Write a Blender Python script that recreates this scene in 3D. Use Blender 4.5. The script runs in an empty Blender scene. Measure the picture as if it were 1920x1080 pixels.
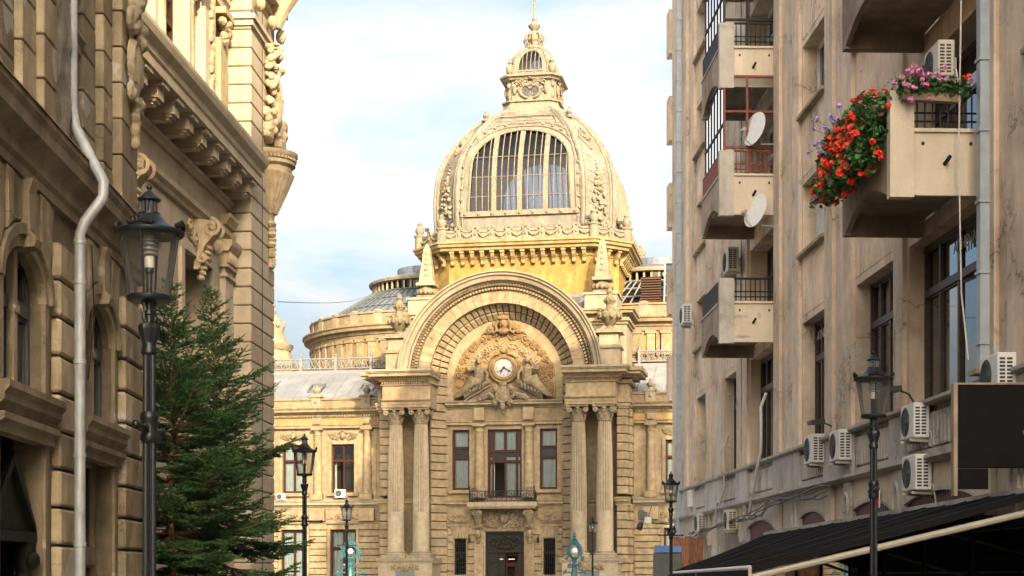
import bpy, bmesh, math, random
from mathutils import Vector, Matrix, Euler
R = math.radians; PI = math.pi
scene = bpy.context.scene
COL = scene.collection
random.seed(7)

# ------------------------------------------------------------------ camera, sky, sun, exposure
cam_d = bpy.data.cameras.new('camera'); cam = bpy.data.objects.new('camera', cam_d); COL.objects.link(cam)
cam.location = (0, 0, 1.6); cam.rotation_euler = (R(90), 0, 0)
cam_d.sensor_width = 36; cam_d.lens = 56.25; cam_d.shift_y = 535/1920; cam_d.clip_start = 0.1; cam_d.clip_end = 3000
scene.camera = cam

SUN_AZ = 16.5; SUN_EL = 25.0          # degrees to the right of straight behind the camera / above the horizon
sdir = Vector((math.sin(R(SUN_AZ))*math.cos(R(SUN_EL)), -math.cos(R(SUN_AZ))*math.cos(R(SUN_EL)), math.sin(R(SUN_EL))))
sd = bpy.data.lights.new('sun', 'SUN'); sd.energy = 2.1; sd.angle = R(0.55); sd.color = (1.0, 0.82, 0.54)
sun = bpy.data.objects.new('sun', sd); COL.objects.link(sun); sun.location = (20, -60, 60)
sun.rotation_euler = (-sdir).to_track_quat('-Z', 'Y').to_euler()

world = bpy.data.worlds.new('World'); scene.world = world; world.use_nodes = True
nt = world.node_tree; nt.nodes.clear()
def N(t, **kw):
    n = nt.nodes.new(t)
    for k, v in kw.items(): setattr(n, k, v)
    return n
w_out = N('ShaderNodeOutputWorld'); w_bg = N('ShaderNodeBackground'); w_bg.inputs['Strength'].default_value = 0.13
sky = N('ShaderNodeTexSky', sky_type='NISHITA'); sky.sun_disc = False
sky.sun_elevation = R(SUN_EL); sky.sun_rotation = R(180-SUN_AZ); sky.air_density = 1.0; sky.dust_density = 10.0; sky.ozone_density = 1.0
# broken high cloud: noise laid on a flat cloud deck seen from below, tinted from the sky's own brightness
tc = N('ShaderNodeTexCoord'); sx = N('ShaderNodeSeparateXYZ'); nt.links.new(tc.outputs['Generated'], sx.inputs[0])
za = N('ShaderNodeMath', operation='ADD'); za.inputs[1].default_value = 0.16
zm = N('ShaderNodeMath', operation='MAXIMUM'); zm.inputs[1].default_value = 0.0
nt.links.new(sx.outputs['Z'], zm.inputs[0]); nt.links.new(zm.outputs[0], za.inputs[0])
dx = N('ShaderNodeMath', operation='DIVIDE'); dy = N('ShaderNodeMath', operation='DIVIDE')
nt.links.new(sx.outputs['X'], dx.inputs[0]); nt.links.new(za.outputs[0], dx.inputs[1])
nt.links.new(sx.outputs['Y'], dy.inputs[0]); nt.links.new(za.outputs[0], dy.inputs[1])
cb = N('ShaderNodeCombineXYZ'); nt.links.new(dx.outputs[0], cb.inputs[0]); nt.links.new(dy.outputs[0], cb.inputs[1]); cb.inputs[2].default_value = 3.7
nz = N('ShaderNodeTexNoise'); nz.inputs['Scale'].default_value = 1.5; nz.inputs['Detail'].default_value = 9; nz.inputs['Roughness'].default_value = 0.56; nz.inputs['Distortion'].default_value = 0.35
nt.links.new(cb.outputs[0], nz.inputs['Vector'])
rp = N('ShaderNodeValToRGB'); rp.color_ramp.elements[0].position = 0.42; rp.color_ramp.elements[1].position = 0.62
nt.links.new(nz.outputs['Fac'], rp.inputs[0])
bw = N('ShaderNodeRGBToBW'); nt.links.new(sky.outputs[0], bw.inputs[0])
hs = N('ShaderNodeMixRGB', blend_type='MULTIPLY'); hs.inputs[0].default_value = 1; hs.inputs[2].default_value = (0.96, 0.945, 0.93, 1)
nt.links.new(bw.outputs[0], hs.inputs[1])
thin = N('ShaderNodeMixRGB'); thin.inputs[0].default_value = 0.0           # thin veil over the whole sky
sat = N('ShaderNodeHueSaturation'); sat.inputs['Saturation'].default_value = 1.25; sat.inputs['Value'].default_value = 0.76; nt.links.new(sky.outputs[0], sat.inputs['Color'])
nt.links.new(sat.outputs[0], thin.inputs[1]); nt.links.new(hs.outputs[0], thin.inputs[2])
cm = N('ShaderNodeMixRGB'); nt.links.new(rp.outputs[0], cm.inputs[0]); nt.links.new(thin.outputs[0], cm.inputs[1]); nt.links.new(hs.outputs[0], cm.inputs[2])
nt.links.new(cm.outputs[0], w_bg.inputs['Color']); nt.links.new(w_bg.outputs[0], w_out.inputs[0])

vs = scene.view_settings; vs.view_transform = 'Standard'; vs.look = 'None'; vs.gamma = 1.0; vs.exposure = 2.28; vs.use_curve_mapping = False
scene.cycles.max_bounces = 8; scene.cycles.transparent_max_bounces = 12; scene.cycles.diffuse_bounces = 4
scene.cycles.caustics_reflective = False; scene.cycles.caustics_refractive = False

# ------------------------------------------------------------------ mesh helpers
class MB:
    def __init__(s): s.v = []; s.f = []
    def add(s, vs, fs):
        o = len(s.v); s.v += [tuple(v) for v in vs]; s.f += [tuple(i+o for i in f) for f in fs]; return s
    def box(s, x0, x1, y0, y1, z0, z1):
        return s.add([(x0,y0,z0),(x1,y0,z0),(x1,y1,z0),(x0,y1,z0),(x0,y0,z1),(x1,y0,z1),(x1,y1,z1),(x0,y1,z1)],
                     [(0,3,2,1),(4,5,6,7),(0,1,5,4),(1,2,6,5),(2,3,7,6),(3,0,4,7)])
    def block(s, x0, x1, y0, y1, z0, z1, b=0.03):      # front face (towards -Y) chamfered
        return s.add([(x0,y1,z0),(x1,y1,z0),(x1,y1,z1),(x0,y1,z1),(x0,y0+b,z0),(x1,y0+b,z0),(x1,y0+b,z1),(x0,y0+b,z1),
                      (x0+b,y0,z0+b),(x1-b,y0,z0+b),(x1-b,y0,z1-b),(x0+b,y0,z1-b)],
                     [(3,2,1,0),(0,1,5,4),(1,2,6,5),(2,3,7,6),(3,0,4,7),(4,5,9,8),(5,6,10,9),(6,7,11,10),(7,4,8,11),(8,9,10,11)])
    def prismy(s, poly, y0, y1):                        # polygon (x,z) extruded along Y
        n = len(poly)
        return s.add([(x,y0,z) for x,z in poly]+[(x,y1,z) for x,z in poly],
                     [tuple(range(n)), tuple(range(2*n-1,n-1,-1))]+[(i,(i+1)%n,n+(i+1)%n,n+i) for i in range(n)])
    def prismx(s, poly, x0, x1):                        # profile (y,z) extruded along X
        n = len(poly)
        return s.add([(x0,y,z) for y,z in poly]+[(x1,y,z) for y,z in poly],
                     [tuple(range(n)), tuple(range(2*n-1,n-1,-1))]+[(i,(i+1)%n,n+(i+1)%n,n+i) for i in range(n)])
    def prismz(s, poly, z0, z1):
        n = len(poly)
        return s.add([(x,y,z0) for x,y in poly]+[(x,y,z1) for x,y in poly],
                     [tuple(range(n)), tuple(range(2*n-1,n-1,-1))]+[(i,(i+1)%n,n+(i+1)%n,n+i) for i in range(n)])
    def lathe(s, prof, c=(0,0,0), n=20, a0=0, a1=2*PI, sx=1, sy=1, flute=0, nf=0):
        full = abs(a1-a0-2*PI) < 1e-6; m = n if full else n+1; vs = []; fs = []
        for r, z in prof:
            for i in range(m):
                a = a0+(a1-a0)*i/n; rr = r
                if flute: rr = r*(1-flute*(0.5+0.5*math.cos(a*nf))**2)
                vs.append((c[0]+rr*math.cos(a)*sx, c[1]+rr*math.sin(a)*sy, c[2]+z))
        for j in range(len(prof)-1):
            for i in range(n):
                k = (i+1) % m if full else i+1
                fs.append((j*m+i, j*m+k, (j+1)*m+k, (j+1)*m+i))
        if full and prof[0][0] > 1e-6: fs.append(tuple(range(m-1,-1,-1)))
        if full and prof[-1][0] > 1e-6: fs.append(tuple((len(prof)-1)*m+i for i in range(m)))
        return s.add(vs, fs)
    def ring(s, prof, cx, cz, a0, a1, n, close=True):   # profile (r,y) swept about the Y axis through (cx,cz)
        m = len(prof); vs = []; fs = []
        for i in range(n+1):
            a = a0+(a1-a0)*i/n; ca, sa = math.cos(a), math.sin(a)
            vs += [(cx+r*ca, y, cz+r*sa) for r, y in prof]
        for i in range(n):
            for j in range(m if close else m-1):
                k = (j+1) % m; fs.append((i*m+j, i*m+k, (i+1)*m+k, (i+1)*m+j))
        if close: fs.append(tuple(range(m-1,-1,-1))); fs.append(tuple(n*m+j for j in range(m)))
        return s.add(vs, fs)
    def tube(s, pts, r, n=6, cap=True):
        pts = [Vector(p) for p in pts]; m = len(pts)
        rs = r if isinstance(r, (list, tuple)) else [r]*m
        vs = []; fs = []; up = None
        for i, p in enumerate(pts):
            t = (pts[min(i+1,m-1)]-pts[max(i-1,0)])
            if t.length < 1e-9: t = Vector((0,0,1))
            t.normalize()
            if up is None: up = Vector((0,0,1)) if abs(t.z) < 0.9 else Vector((1,0,0))
            u = t.cross(up)
            if u.length < 1e-6: u = t.cross(Vector((0,1,0)))
            u.normalize(); w = u.cross(t); up = w
            for k in range(n):
                a = 2*PI*k/n; vs.append(p+(u*math.cos(a)+w*math.sin(a))*rs[i])
        for i in range(m-1):
            for k in range(n): fs.append((i*n+k, i*n+(k+1)%n, (i+1)*n+(k+1)%n, (i+1)*n+k))
        if cap: fs.append(tuple(range(n-1,-1,-1))); fs.append(tuple((m-1)*n+k for k in range(n)))
        return s.add(vs, fs)
    def blob(s, c, rad, rot=None, n=8, m=5):
        if not isinstance(rad, (tuple, list)): rad = (rad,)*3
        M = Euler(rot).to_matrix() if rot else None; vs = []; fs = []
        P = lambda x, y, z: (M @ Vector((x*rad[0],y*rad[1],z*rad[2])) if M else Vector((x*rad[0],y*rad[1],z*rad[2])))+Vector(c)
        vs.append(P(0,0,-1))
        for j in range(1, m):
            t = PI*j/m
            for i in range(n): a = 2*PI*i/n; vs.append(P(math.sin(t)*math.cos(a), math.sin(t)*math.sin(a), -math.cos(t)))
        vs.append(P(0,0,1)); L = len(vs)-1
        for i in range(n): fs.append((0, 1+(i+1)%n, 1+i)); fs.append((L, L-n+i, L-n+(i+1)%n))
        for j in range(m-2):
            for i in range(n): a = 1+j*n; fs.append((a+i, a+(i+1)%n, a+n+(i+1)%n, a+n+i))
        return s.add(vs, fs)
    def volute(s, c, r, turns=1.6, th=0.05, d=1, a0=0, n=6, k=22, out=0.6):   # spiral scroll in the XZ plane
        pts = []; rs = []
        for i in range(k+1):
            t = i/k; a = a0+d*t*turns*2*PI; rr = r*(1-t)**0.85
            pts.append((c[0]+rr*math.cos(a), c[1]-t*th*out, c[2]+rr*math.sin(a))); rs.append(th*(1-0.35*t))
        s.tube(pts, rs, n); s.blob((c[0], c[1]-th*out, c[2]), th*1.5, n=6, m=4); return s
    def hexa(s, q0, q1, inset=0.0, lift=None):         # solid between two quads; q0 is the shown face, chamfered by inset
        q0 = [Vector(p) for p in q0]; q1 = [Vector(p) for p in q1]
        c = sum(q0, Vector())/4
        if inset <= 0:
            return s.add(q0+q1, [(0,1,2,3),(7,6,5,4),(0,4,5,1),(1,5,6,2),(2,6,7,3),(3,7,4,0)])
        mid = [p+(q-p).normalized()*inset for p, q in zip(q0, q1)]
        fr = [p+(c-p).normalized()*inset*1.4 for p in q0]
        return s.add(fr+mid+q1, [(0,1,2,3),(0,4,5,1),(1,5,6,2),(2,6,7,3),(3,7,4,0),(4,8,9,5),(5,9,10,6),(6,10,11,7),(7,11,8,4),(11,10,9,8)])

def mesh_of(name, mb, smooth=None, fix=True):
    me = bpy.data.meshes.new(name); me.from_pydata(mb.v, [], mb.f)
    if fix:
        bm = bmesh.new(); bm.from_mesh(me); bmesh.ops.recalc_face_normals(bm, faces=bm.faces); bm.to_mesh(me); bm.free()
    if smooth is not None:
        me.polygons.foreach_set('use_smooth', [True]*len(me.polygons)); me.set_sharp_from_angle(angle=R(smooth))
    return me
def link(name, me, mat=None, parent=None, loc=None, rot=None):
    o = bpy.data.objects.new(name, me); COL.objects.link(o)
    if mat and me and not me.materials: me.materials.append(mat)
    if parent: o.parent = parent
    if loc: o.location = loc
    if rot: o.rotation_euler = rot
    return o
def obj(name, mb, mat, parent=None, smooth=None, loc=None, rot=None, fix=True):
    return link(name, mesh_of(name, mb, smooth, fix), mat, parent, loc, rot)
def tag(o, label=None, cat=None, group=None, kind=None):
    if label: o['label'] = label
    if cat: o['category'] = cat
    if group: o['group'] = group
    if kind: o['kind'] = kind
    return o
def thing(name, label, cat, loc=(0,0,0), rotz=0, group=None):
    o = bpy.data.objects.new(name, None); COL.objects.link(o); o.location = loc; o.rotation_euler = (0,0,rotz)
    o.empty_display_size = 0.3
    return tag(o, label, cat, group)
def copy_tree(o, parent=None):
    c = o.copy(); COL.objects.link(c); c.parent = parent
    for ch in list(o.children): copy_tree(ch, c)
    return c
_cache = {}
def bevbox_mesh(dx, dy, dz, b, mat):                   # shared bevelled stone, centred
    k = (round(dx,3), round(dy,3), round(dz,3), b, mat.name)
    if k not in _cache:
        bm = bmesh.new(); bmesh.ops.create_cube(bm, size=1)
        for v in bm.verts: v.co = (v.co.x*dx, v.co.y*dy, v.co.z*dz)
        bmesh.ops.bevel(bm, geom=bm.edges[:], offset=b, segments=1, affect='EDGES', profile=0.5)
        me = bpy.data.meshes.new('stone_block'); bm.to_mesh(me); bm.free(); me.materials.append(mat); _cache[k] = me
    return _cache[k]
def stone(name, parent, mat, x0, x1, y0, y1, z0, z1, b=0.025):
    return link(name, bevbox_mesh(x1-x0, y1-y0, z1-z0, b, mat), None, parent, ((x0+x1)/2,(y0+y1)/2,(z0+z1)/2))
def wall_holes(mb, x0, x1, z0, z1, holes, y0, y1):     # wall with rectangular openings, thickness gives the reveals
    xs = sorted({x0, x1, *[h[0] for h in holes], *[h[1] for h in holes]}); xs = [x for x in xs if x0 <= x <= x1]
    for a, b in zip(xs, xs[1:]):
        m = (a+b)/2; hs = sorted((h[2], h[3]) for h in holes if h[0] < m < h[1]); z = z0
        for h0, h1 in hs:
            if h0 > z: mb.box(a, b, y0, y1, z, h0)
            z = max(z, h1)
        if z < z1: mb.box(a, b, y0, y1, z, z1)
    return mb
_glyph = {}
def glyph(ch, size=1.0, ext=0.02):
    if ch not in _glyph:
        cu = bpy.data.curves.new('glyph', 'FONT'); cu.body = ch; cu.size = 1; cu.extrude = 0.03; cu.align_x = 'CENTER'; cu.resolution_u = 2
        o = bpy.data.objects.new('glyph', cu); COL.objects.link(o); bpy.context.view_layer.update()
        me = bpy.data.meshes.new_from_object(o.evaluated_get(bpy.context.evaluated_depsgraph_get()))
        _glyph[ch] = ([v.co.copy() for v in me.vertices], [tuple(p.vertices) for p in me.polygons])
        xs = [v.x for v in _glyph[ch][0]] or [0]; _glyph[ch] += ((max(xs)-min(xs)) if ch != ' ' else 0.3,)
        bpy.data.objects.remove(o); bpy.data.curves.remove(cu); bpy.data.meshes.remove(me)
    return _glyph[ch]
def text_line(mb, s, x, y, z, size, gap=0.12, ext=1.0):  # flat text standing in the XZ plane, facing -Y
    for ch in s:
        v, f, w = glyph(ch); x += w*size/2
        mb.add([(x+p.x*size, y-p.z*ext, z+p.y*size) for p in v], f); x += w*size/2+gap*size
    return x
def ctext(mb, s, cx, y, z, size, gap=0.12, ext=1.0):
    w = sum(glyph(c)[2]*size+gap*size for c in s)-gap*size
    text_line(mb, s, cx-w/2, y, z, size, gap, ext)

# ------------------------------------------------------------------ materials
def mat_new(name):
    m = bpy.data.materials.new(name); m.use_nodes = True; t = m.node_tree
    b = t.nodes['Principled BSDF']; return m, t, b
def stone_mat(name, base, var=0.25, streak=0.3, stain=(0.35,0.30,0.24), stain_amt=0.35, rough=0.85, bump=0.25, rnd=0.12, scale=1.0, grime=0.35, crack=0.0):
    m, t, b = mat_new(name); L = t.links.new; nn = t.nodes.new
    g = nn('ShaderNodeNewGeometry')
    def noise(sc, det, vec=None, ro=0.6):
        n = nn('ShaderNodeTexNoise'); n.inputs['Scale'].default_value = sc; n.inputs['Detail'].default_value = det; n.inputs['Roughness'].default_value = ro
        L(vec or g.outputs['Position'], n.inputs['Vector']); return n
    def ramp(src, p0, p1, c0=(0,0,0,1), c1=(1,1,1,1)):
        r = nn('ShaderNodeValToRGB'); r.color_ramp.elements[0].position = p0; r.color_ramp.elements[1].position = p1
        r.color_ramp.elements[0].color = c0; r.color_ramp.elements[1].color = c1; L(src, r.inputs[0]); return r
    def mix(a, b_, fac, mode='MULTIPLY'):
        x = nn('ShaderNodeMixRGB'); x.blend_type = mode
        if isinstance(fac, float): x.inputs[0].default_value = fac
        else: L(fac, x.inputs[0])
        for i, s_ in ((1, a), (2, b_)):
            if isinstance(s_, tuple): x.inputs[i].default_value = s_
            else: L(s_, x.inputs[i])
        return x.outputs[0]
    big = noise(0.55*scale, 5); mid = noise(3.2*scale, 6); fine = noise(38*scale, 4, ro=0.7)
    mp = nn('ShaderNodeMapping'); mp.inputs['Scale'].default_value = (1.7*scale, 1.7*scale, 0.42*scale); L(g.outputs['Position'], mp.inputs[0])
    st = noise(1.0, 6, mp.outputs[0])
    lo = tuple(c*(1-var) for c in base)+(1,); hi = tuple(min(1, c*(1+var*0.7)) for c in base)+(1,)
    c = ramp(mid.outputs['Fac'], 0.3, 0.7, lo, hi).outputs[0]
    sm = ramp(big.outputs['Fac'], 0.48, 0.72); c = mix(c, stain+(1,), sm.outputs[0], 'MIX') if stain_amt >= 1 else mix(c, mix(c, stain+(1,), stain_amt, 'MIX'), sm.outputs[0], 'MIX')
    c = mix(c, ramp(st.outputs['Fac'], 0.36, 0.58, (1-streak*0.9,)*3+(1,)).outputs[0], 1.0)
    c = mix(c, ramp(fine.outputs['Fac'], 0.25, 0.7, (0.72,0.70,0.66,1)).outputs[0], 0.55)
    oi = nn('ShaderNodeObjectInfo'); c = mix(c, ramp(oi.outputs['Random'], 0, 1, (1-rnd*1.5,1-rnd*1.6,1-rnd*1.8,1), (1+rnd*0.3,1+rnd*0.25,1,1)).outputs[0], 1.0)
    if crack:
        wv = nn('ShaderNodeVectorMath'); wv.operation = 'MULTIPLY_ADD'; wv.inputs[1].default_value = (0.9,0.9,0.9); L(mid.outputs['Color'], wv.inputs[0]); L(g.outputs['Position'], wv.inputs[2])
        vo = nn('ShaderNodeTexVoronoi'); vo.feature = 'DISTANCE_TO_EDGE'; vo.inputs['Scale'].default_value = 0.55; L(wv.outputs[0], vo.inputs['Vector'])
        cr = ramp(vo.outputs['Distance'], 0.004, 0.016, (0,0,0,1), (1,1,1,1)); mk = ramp(big.outputs['Fac'], 0.47, 0.58)
        im = nn('ShaderNodeMixRGB'); im.inputs[1].default_value = (1,1,1,1); L(mk.outputs[0], im.inputs[0]); L(cr.outputs[0], im.inputs[2]); c = mix(c, im.outputs[0], crack)
        pt_ = noise(0.9, 3); pk = ramp(pt_.outputs['Fac'], 0.60, 0.615); c = mix(c, mix(c, (0.50,0.47,0.42,1), 0.55, 'MIX'), pk.outputs[0], 'MIX')
    L(c, b.inputs['Base Color']); b.inputs['Roughness'].default_value = rough; b.inputs['Specular IOR Level'].default_value = 0.25
    bp = nn('ShaderNodeBump'); bp.inputs['Strength'].default_value = bump; bp.inputs['Distance'].default_value = 0.02
    add = nn('ShaderNodeMath'); add.operation = 'ADD'; L(fine.outputs['Fac'], add.inputs[0]); L(mid.outputs['Fac'], add.inputs[1])
    L(add.outputs[0], bp.inputs['Height']); L(bp.outputs[0], b.inputs['Normal'])
    return m
def plain(name, base, rough=0.5, metal=0.0, var=0.12, scale=8, bump=0.0, spec=0.5, rnd=0.0, island=0.0):
    m, t, b = mat_new(name); L = t.links.new; nn = t.nodes.new
    g = nn('ShaderNodeNewGeometry'); n = nn('ShaderNodeTexNoise'); n.inputs['Scale'].default_value = scale; n.inputs['Detail'].default_value = 5
    L(g.outputs['Position'], n.inputs['Vector'])
    r = nn('ShaderNodeValToRGB'); r.color_ramp.elements[0].position = 0.3; r.color_ramp.elements[1].position = 0.7
    r.color_ramp.elements[0].color = tuple(c*(1-var) for c in base)+(1,); r.color_ramp.elements[1].color = tuple(min(1,c*(1+var)) for c in base)+(1,)
    L(n.outputs['Fac'], r.inputs[0]); out = r.outputs[0]
    for amt, src in ((rnd, 'o'), (island, 'i')):
        if amt:
            s_ = nn('ShaderNodeObjectInfo').outputs['Random'] if src == 'o' else g.outputs['Random Per Island']
            q = nn('ShaderNodeValToRGB'); q.color_ramp.elements[0].color = (1-amt,)*3+(1,); q.color_ramp.elements[1].color = (1+amt,)*3+(1,); L(s_, q.inputs[0])
            x = nn('ShaderNodeMixRGB'); x.blend_type = 'MULTIPLY'; x.inputs[0].default_value = 1; L(out, x.inputs[1]); L(q.outputs[0], x.inputs[2]); out = x.outputs[0]
    L(out, b.inputs['Base Color']); b.inputs['Roughness'].default_value = rough; b.inputs['Metallic'].default_value = metal; b.inputs['Specular IOR Level'].default_value = spec
    if bump:
        bp = nn('ShaderNodeBump'); bp.inputs['Strength'].default_value = bump; bp.inputs['Distance'].default_value = 0.01; L(n.outputs['Fac'], bp.inputs['Height']); L(bp.outputs[0], b.inputs['Normal'])
    return m
def glass_mat(name, tint=(0.9,0.93,0.95), ior=1.5, refl=1.0, pale_mix=0.0):
    m = bpy.data.materials.new(name); m.use_nodes = True; t = m.node_tree; t.nodes.clear(); L = t.links.new; nn = t.nodes.new
    o = nn('ShaderNodeOutputMaterial'); tr = nn('ShaderNodeBsdfTransparent'); tr.inputs[0].default_value = tint+(1,)
    gl = nn('ShaderNodeBsdfGlossy'); gl.inputs['Roughness'].default_value = 0.015; gl.inputs[0].default_value = (refl,)*3+(1,)
    fr = nn('ShaderNodeFresnel'); fr.inputs[0].default_value = ior
    n = nn('ShaderNodeTexNoise'); n.inputs['Scale'].default_value = 0.9; n.inputs['Detail'].default_value = 1
    g = nn('ShaderNodeNewGeometry'); L(g.outputs['Position'], n.inputs['Vector'])
    bp = nn('ShaderNodeBump'); bp.inputs['Strength'].default_value = 0.02; bp.inputs['Distance'].default_value = 0.02; L(n.outputs['Fac'], bp.inputs['Height']); L(bp.outputs[0], gl.inputs['Normal'])
    mx = nn('ShaderNodeMixShader'); L(fr.outputs[0], mx.inputs[0]); L(tr.outputs[0], mx.inputs[1]); L(gl.outputs[0], mx.inputs[2]); last = mx.outputs[0]
    if pale_mix:
        df = nn('ShaderNodeBsdfTranslucent'); df.inputs[0].default_value = (0.7,0.7,0.66,1); m2 = nn('ShaderNodeMixShader'); m2.inputs[0].default_value = pale_mix; L(last, m2.inputs[1]); L(df.outputs[0], m2.inputs[2]); last = m2.outputs[0]
    L(last, o.inputs[0])
    return m

M = {}
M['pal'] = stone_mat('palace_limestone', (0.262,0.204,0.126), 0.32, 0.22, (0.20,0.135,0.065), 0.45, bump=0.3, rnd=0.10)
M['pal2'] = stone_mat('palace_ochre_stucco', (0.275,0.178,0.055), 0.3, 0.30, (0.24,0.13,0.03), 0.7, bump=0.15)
M['pal_joint'] = stone_mat('palace_dark_joint', (0.085,0.058,0.03), 0.3, 0.2, (0.05,0.035,0.02), 0.5)  # joint grime, darkened to put the missing gap shade into the colour
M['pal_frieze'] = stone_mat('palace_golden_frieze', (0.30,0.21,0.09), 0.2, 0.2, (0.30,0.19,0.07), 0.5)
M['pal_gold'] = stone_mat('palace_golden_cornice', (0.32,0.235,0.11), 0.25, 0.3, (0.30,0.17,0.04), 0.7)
M['pal_dark'] = stone_mat('palace_dark_stone', (0.17,0.125,0.07), 0.3, 0.35, (0.12,0.09,0.06), 0.5)
M['pal_white'] = stone_mat('palace_pale_stone', (0.28,0.235,0.162), 0.2, 0.25, (0.30,0.24,0.17), 0.4)
M['tymp'] = stone_mat('tympanum_sandstone', (0.195,0.128,0.062), 0.22, 0.15, (0.34,0.20,0.08), 0.4)
M['statue'] = stone_mat('statue_stone', (0.215,0.172,0.110), 0.4, 0.3, (0.10,0.07,0.04), 0.6, scale=2)
M['dome'] = stone_mat('dome_lead', (0.195,0.178,0.145), 0.26, 0.30, (0.30,0.27,0.22), 0.5, rough=0.7, bump=0.12)
M['domeo'] = stone_mat('dome_ornament', (0.225,0.192,0.140), 0.34, 0.25, (0.26,0.20,0.13), 0.5, scale=2)
M['zinc'] = stone_mat('zinc_roof', (0.175,0.186,0.205), 0.08, 0.10, (0.42,0.42,0.43), 0.4, rough=0.5, bump=0.05)
M['slate'] = plain('slate_roof', (0.10,0.115,0.14), 0.5, var=0.3, scale=3, rnd=0.15)
M['brown'] = plain('brown_window_paint', (0.030,0.008,0.0036), 0.55, var=0.2, scale=6, spec=0.2)
M['bronze'] = plain('dark_bronze_door', (0.012,0.012,0.009), 0.6, 0.0, var=0.4, scale=9, bump=0.3, spec=0.15)
M['redwood'] = plain('red_door_leaf', (0.035,0.005,0.003), 0.6, var=0.3, spec=0.15)
M['iron'] = plain('black_wrought_iron', (0.010,0.010,0.011), 0.55, 0.0, var=0.3, scale=20, spec=0.25)
M['lampiron'] = plain('lamp_cast_iron', (0.009,0.012,0.015), 0.42, 0.2, var=0.3, scale=25, bump=0.15)
M['dkframe'] = plain('dark_brown_frame', (0.055,0.040,0.030), 0.5, var=0.25, spec=0.3)
M['crest'] = plain('roof_cresting', (0.14,0.14,0.138), 0.6, var=0.1)
M['glass'] = glass_mat('window_glass', (0.82,0.87,0.90))
M['glass_dark'] = glass_mat('old_window_glass', (0.45,0.52,0.55), 1.75, pale_mix=0.05)
M['glass_mirror'] = glass_mat('office_window_glass', (0.35,0.40,0.42), 2.4)
M['glass_dome'] = glass_mat('dome_glass', (0.40,0.47,0.55), 1.6)
M['glass_lamp'] = glass_mat('lantern_glass', (0.95,0.955,0.95), 1.28, pale_mix=0.26)  # pale translucent mix paints in the sky's reflection on the panes
M['reflect_sheet'] = plain('grey_green_reflection', (0.16,0.20,0.19), 0.9, var=0.1, scale=3)  # colour of a sheet that paints a grey-green reflection behind glass
M['slat_brown'] = plain('brown_slats', (0.06,0.028,0.016), 0.7, var=0.3)
M['ac_yellow'] = plain('yellowed_ac_casing', (0.50,0.46,0.36), 0.55, var=0.12, scale=3)
M['curtain'] = plain('white_curtain', (0.25,0.275,0.245), 0.9, var=0.08, scale=3)
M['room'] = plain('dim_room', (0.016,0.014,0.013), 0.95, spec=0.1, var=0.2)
M['white'] = plain('white_paint', (0.74,0.73,0.70), 0.5, var=0.06)
M['black'] = plain('black_paint', (0.015,0.015,0.015), 0.5, var=0.2)
M['clock'] = plain('clock_enamel', (0.28,0.27,0.24), 0.4, var=0.03)
M['brownstone'] = stone_mat('dirty_brown_stone', (0.48,0.40,0.285), 0.28, 0.36, (0.17,0.12,0.075), 0.5, bump=0.5, rnd=0.26, crack=0.5)
M['brownstone_d'] = stone_mat('dirty_brown_stone_dark', (0.34,0.278,0.195), 0.28, 0.36, (0.11,0.08,0.05), 0.5, bump=0.5, rnd=0.18)
M['plaster'] = stone_mat('broken_plaster', (0.34,0.31,0.26), 0.35, 0.2, (0.20,0.17,0.13), 0.5, bump=1.0, scale=2.0)
M['sandstone'] = stone_mat('pale_sandstone', (0.53,0.445,0.325), 0.13, 0.16, (0.36,0.27,0.17), 0.4, bump=0.25, rnd=0.08)
M['sandorn'] = stone_mat('carved_sandstone', (0.53,0.42,0.27), 0.22, 0.2, (0.22,0.15,0.08), 0.5, bump=0.4, scale=2)
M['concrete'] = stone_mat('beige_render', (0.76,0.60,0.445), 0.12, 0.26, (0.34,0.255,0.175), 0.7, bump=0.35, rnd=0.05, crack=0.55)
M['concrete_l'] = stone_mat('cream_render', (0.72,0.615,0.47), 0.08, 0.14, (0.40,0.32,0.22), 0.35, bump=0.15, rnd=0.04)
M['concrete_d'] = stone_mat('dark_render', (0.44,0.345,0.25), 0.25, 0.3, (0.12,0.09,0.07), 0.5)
M['concrete_g'] = stone_mat('grey_render', (0.60,0.555,0.49), 0.13, 0.30, (0.22,0.20,0.17), 0.6, bump=0.3, crack=0.4)
M['pipe'] = plain('galvanised_pipe', (0.34,0.36,0.37), 0.5, 0.2, var=0.18, scale=6, bump=0.05)
M['pipe2'] = plain('painted_grey_pipe', (0.30,0.34,0.36), 0.45, 0.2, var=0.12, scale=4)
M['acwhite'] = plain('ac_casing', (0.62,0.61,0.56), 0.5, var=0.07, scale=4)
M['acdark'] = plain('ac_dark', (0.03,0.03,0.03), 0.6)
M['rust'] = plain('rusty_paint', (0.20,0.055,0.03), 0.7, var=0.4, scale=18)
M['awning'] = plain('black_awning_fabric', (0.006,0.0064,0.0088), 0.9, var=0.7, scale=2.2, bump=0.1, spec=0.12)
M['beige'] = plain('beige_metal', (0.38,0.35,0.27), 0.5, var=0.1)
M['signblack'] = plain('black_panel', (0.006,0.0045,0.004), 0.8, var=0.25, scale=6, spec=0.2)
M['red'] = plain('red_plastic', (0.55,0.02,0.015), 0.35, var=0.1)
M['blue'] = plain('blue_plastic', (0.02,0.14,0.42), 0.4, var=0.1)
M['greygreen'] = plain('grey_green_metal', (0.075,0.085,0.08), 0.5, var=0.15)
M['plank'] = plain('stained_plank', (0.20,0.075,0.03), 0.7, var=0.45, scale=5, rnd=0.3)
M['turq'] = plain('turquoise_paint', (0.020,0.088,0.10), 0.5, var=0.25, scale=9)
M['globe'] = plain('milk_glass', (0.78,0.76,0.70), 0.25, var=0.03)
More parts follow.
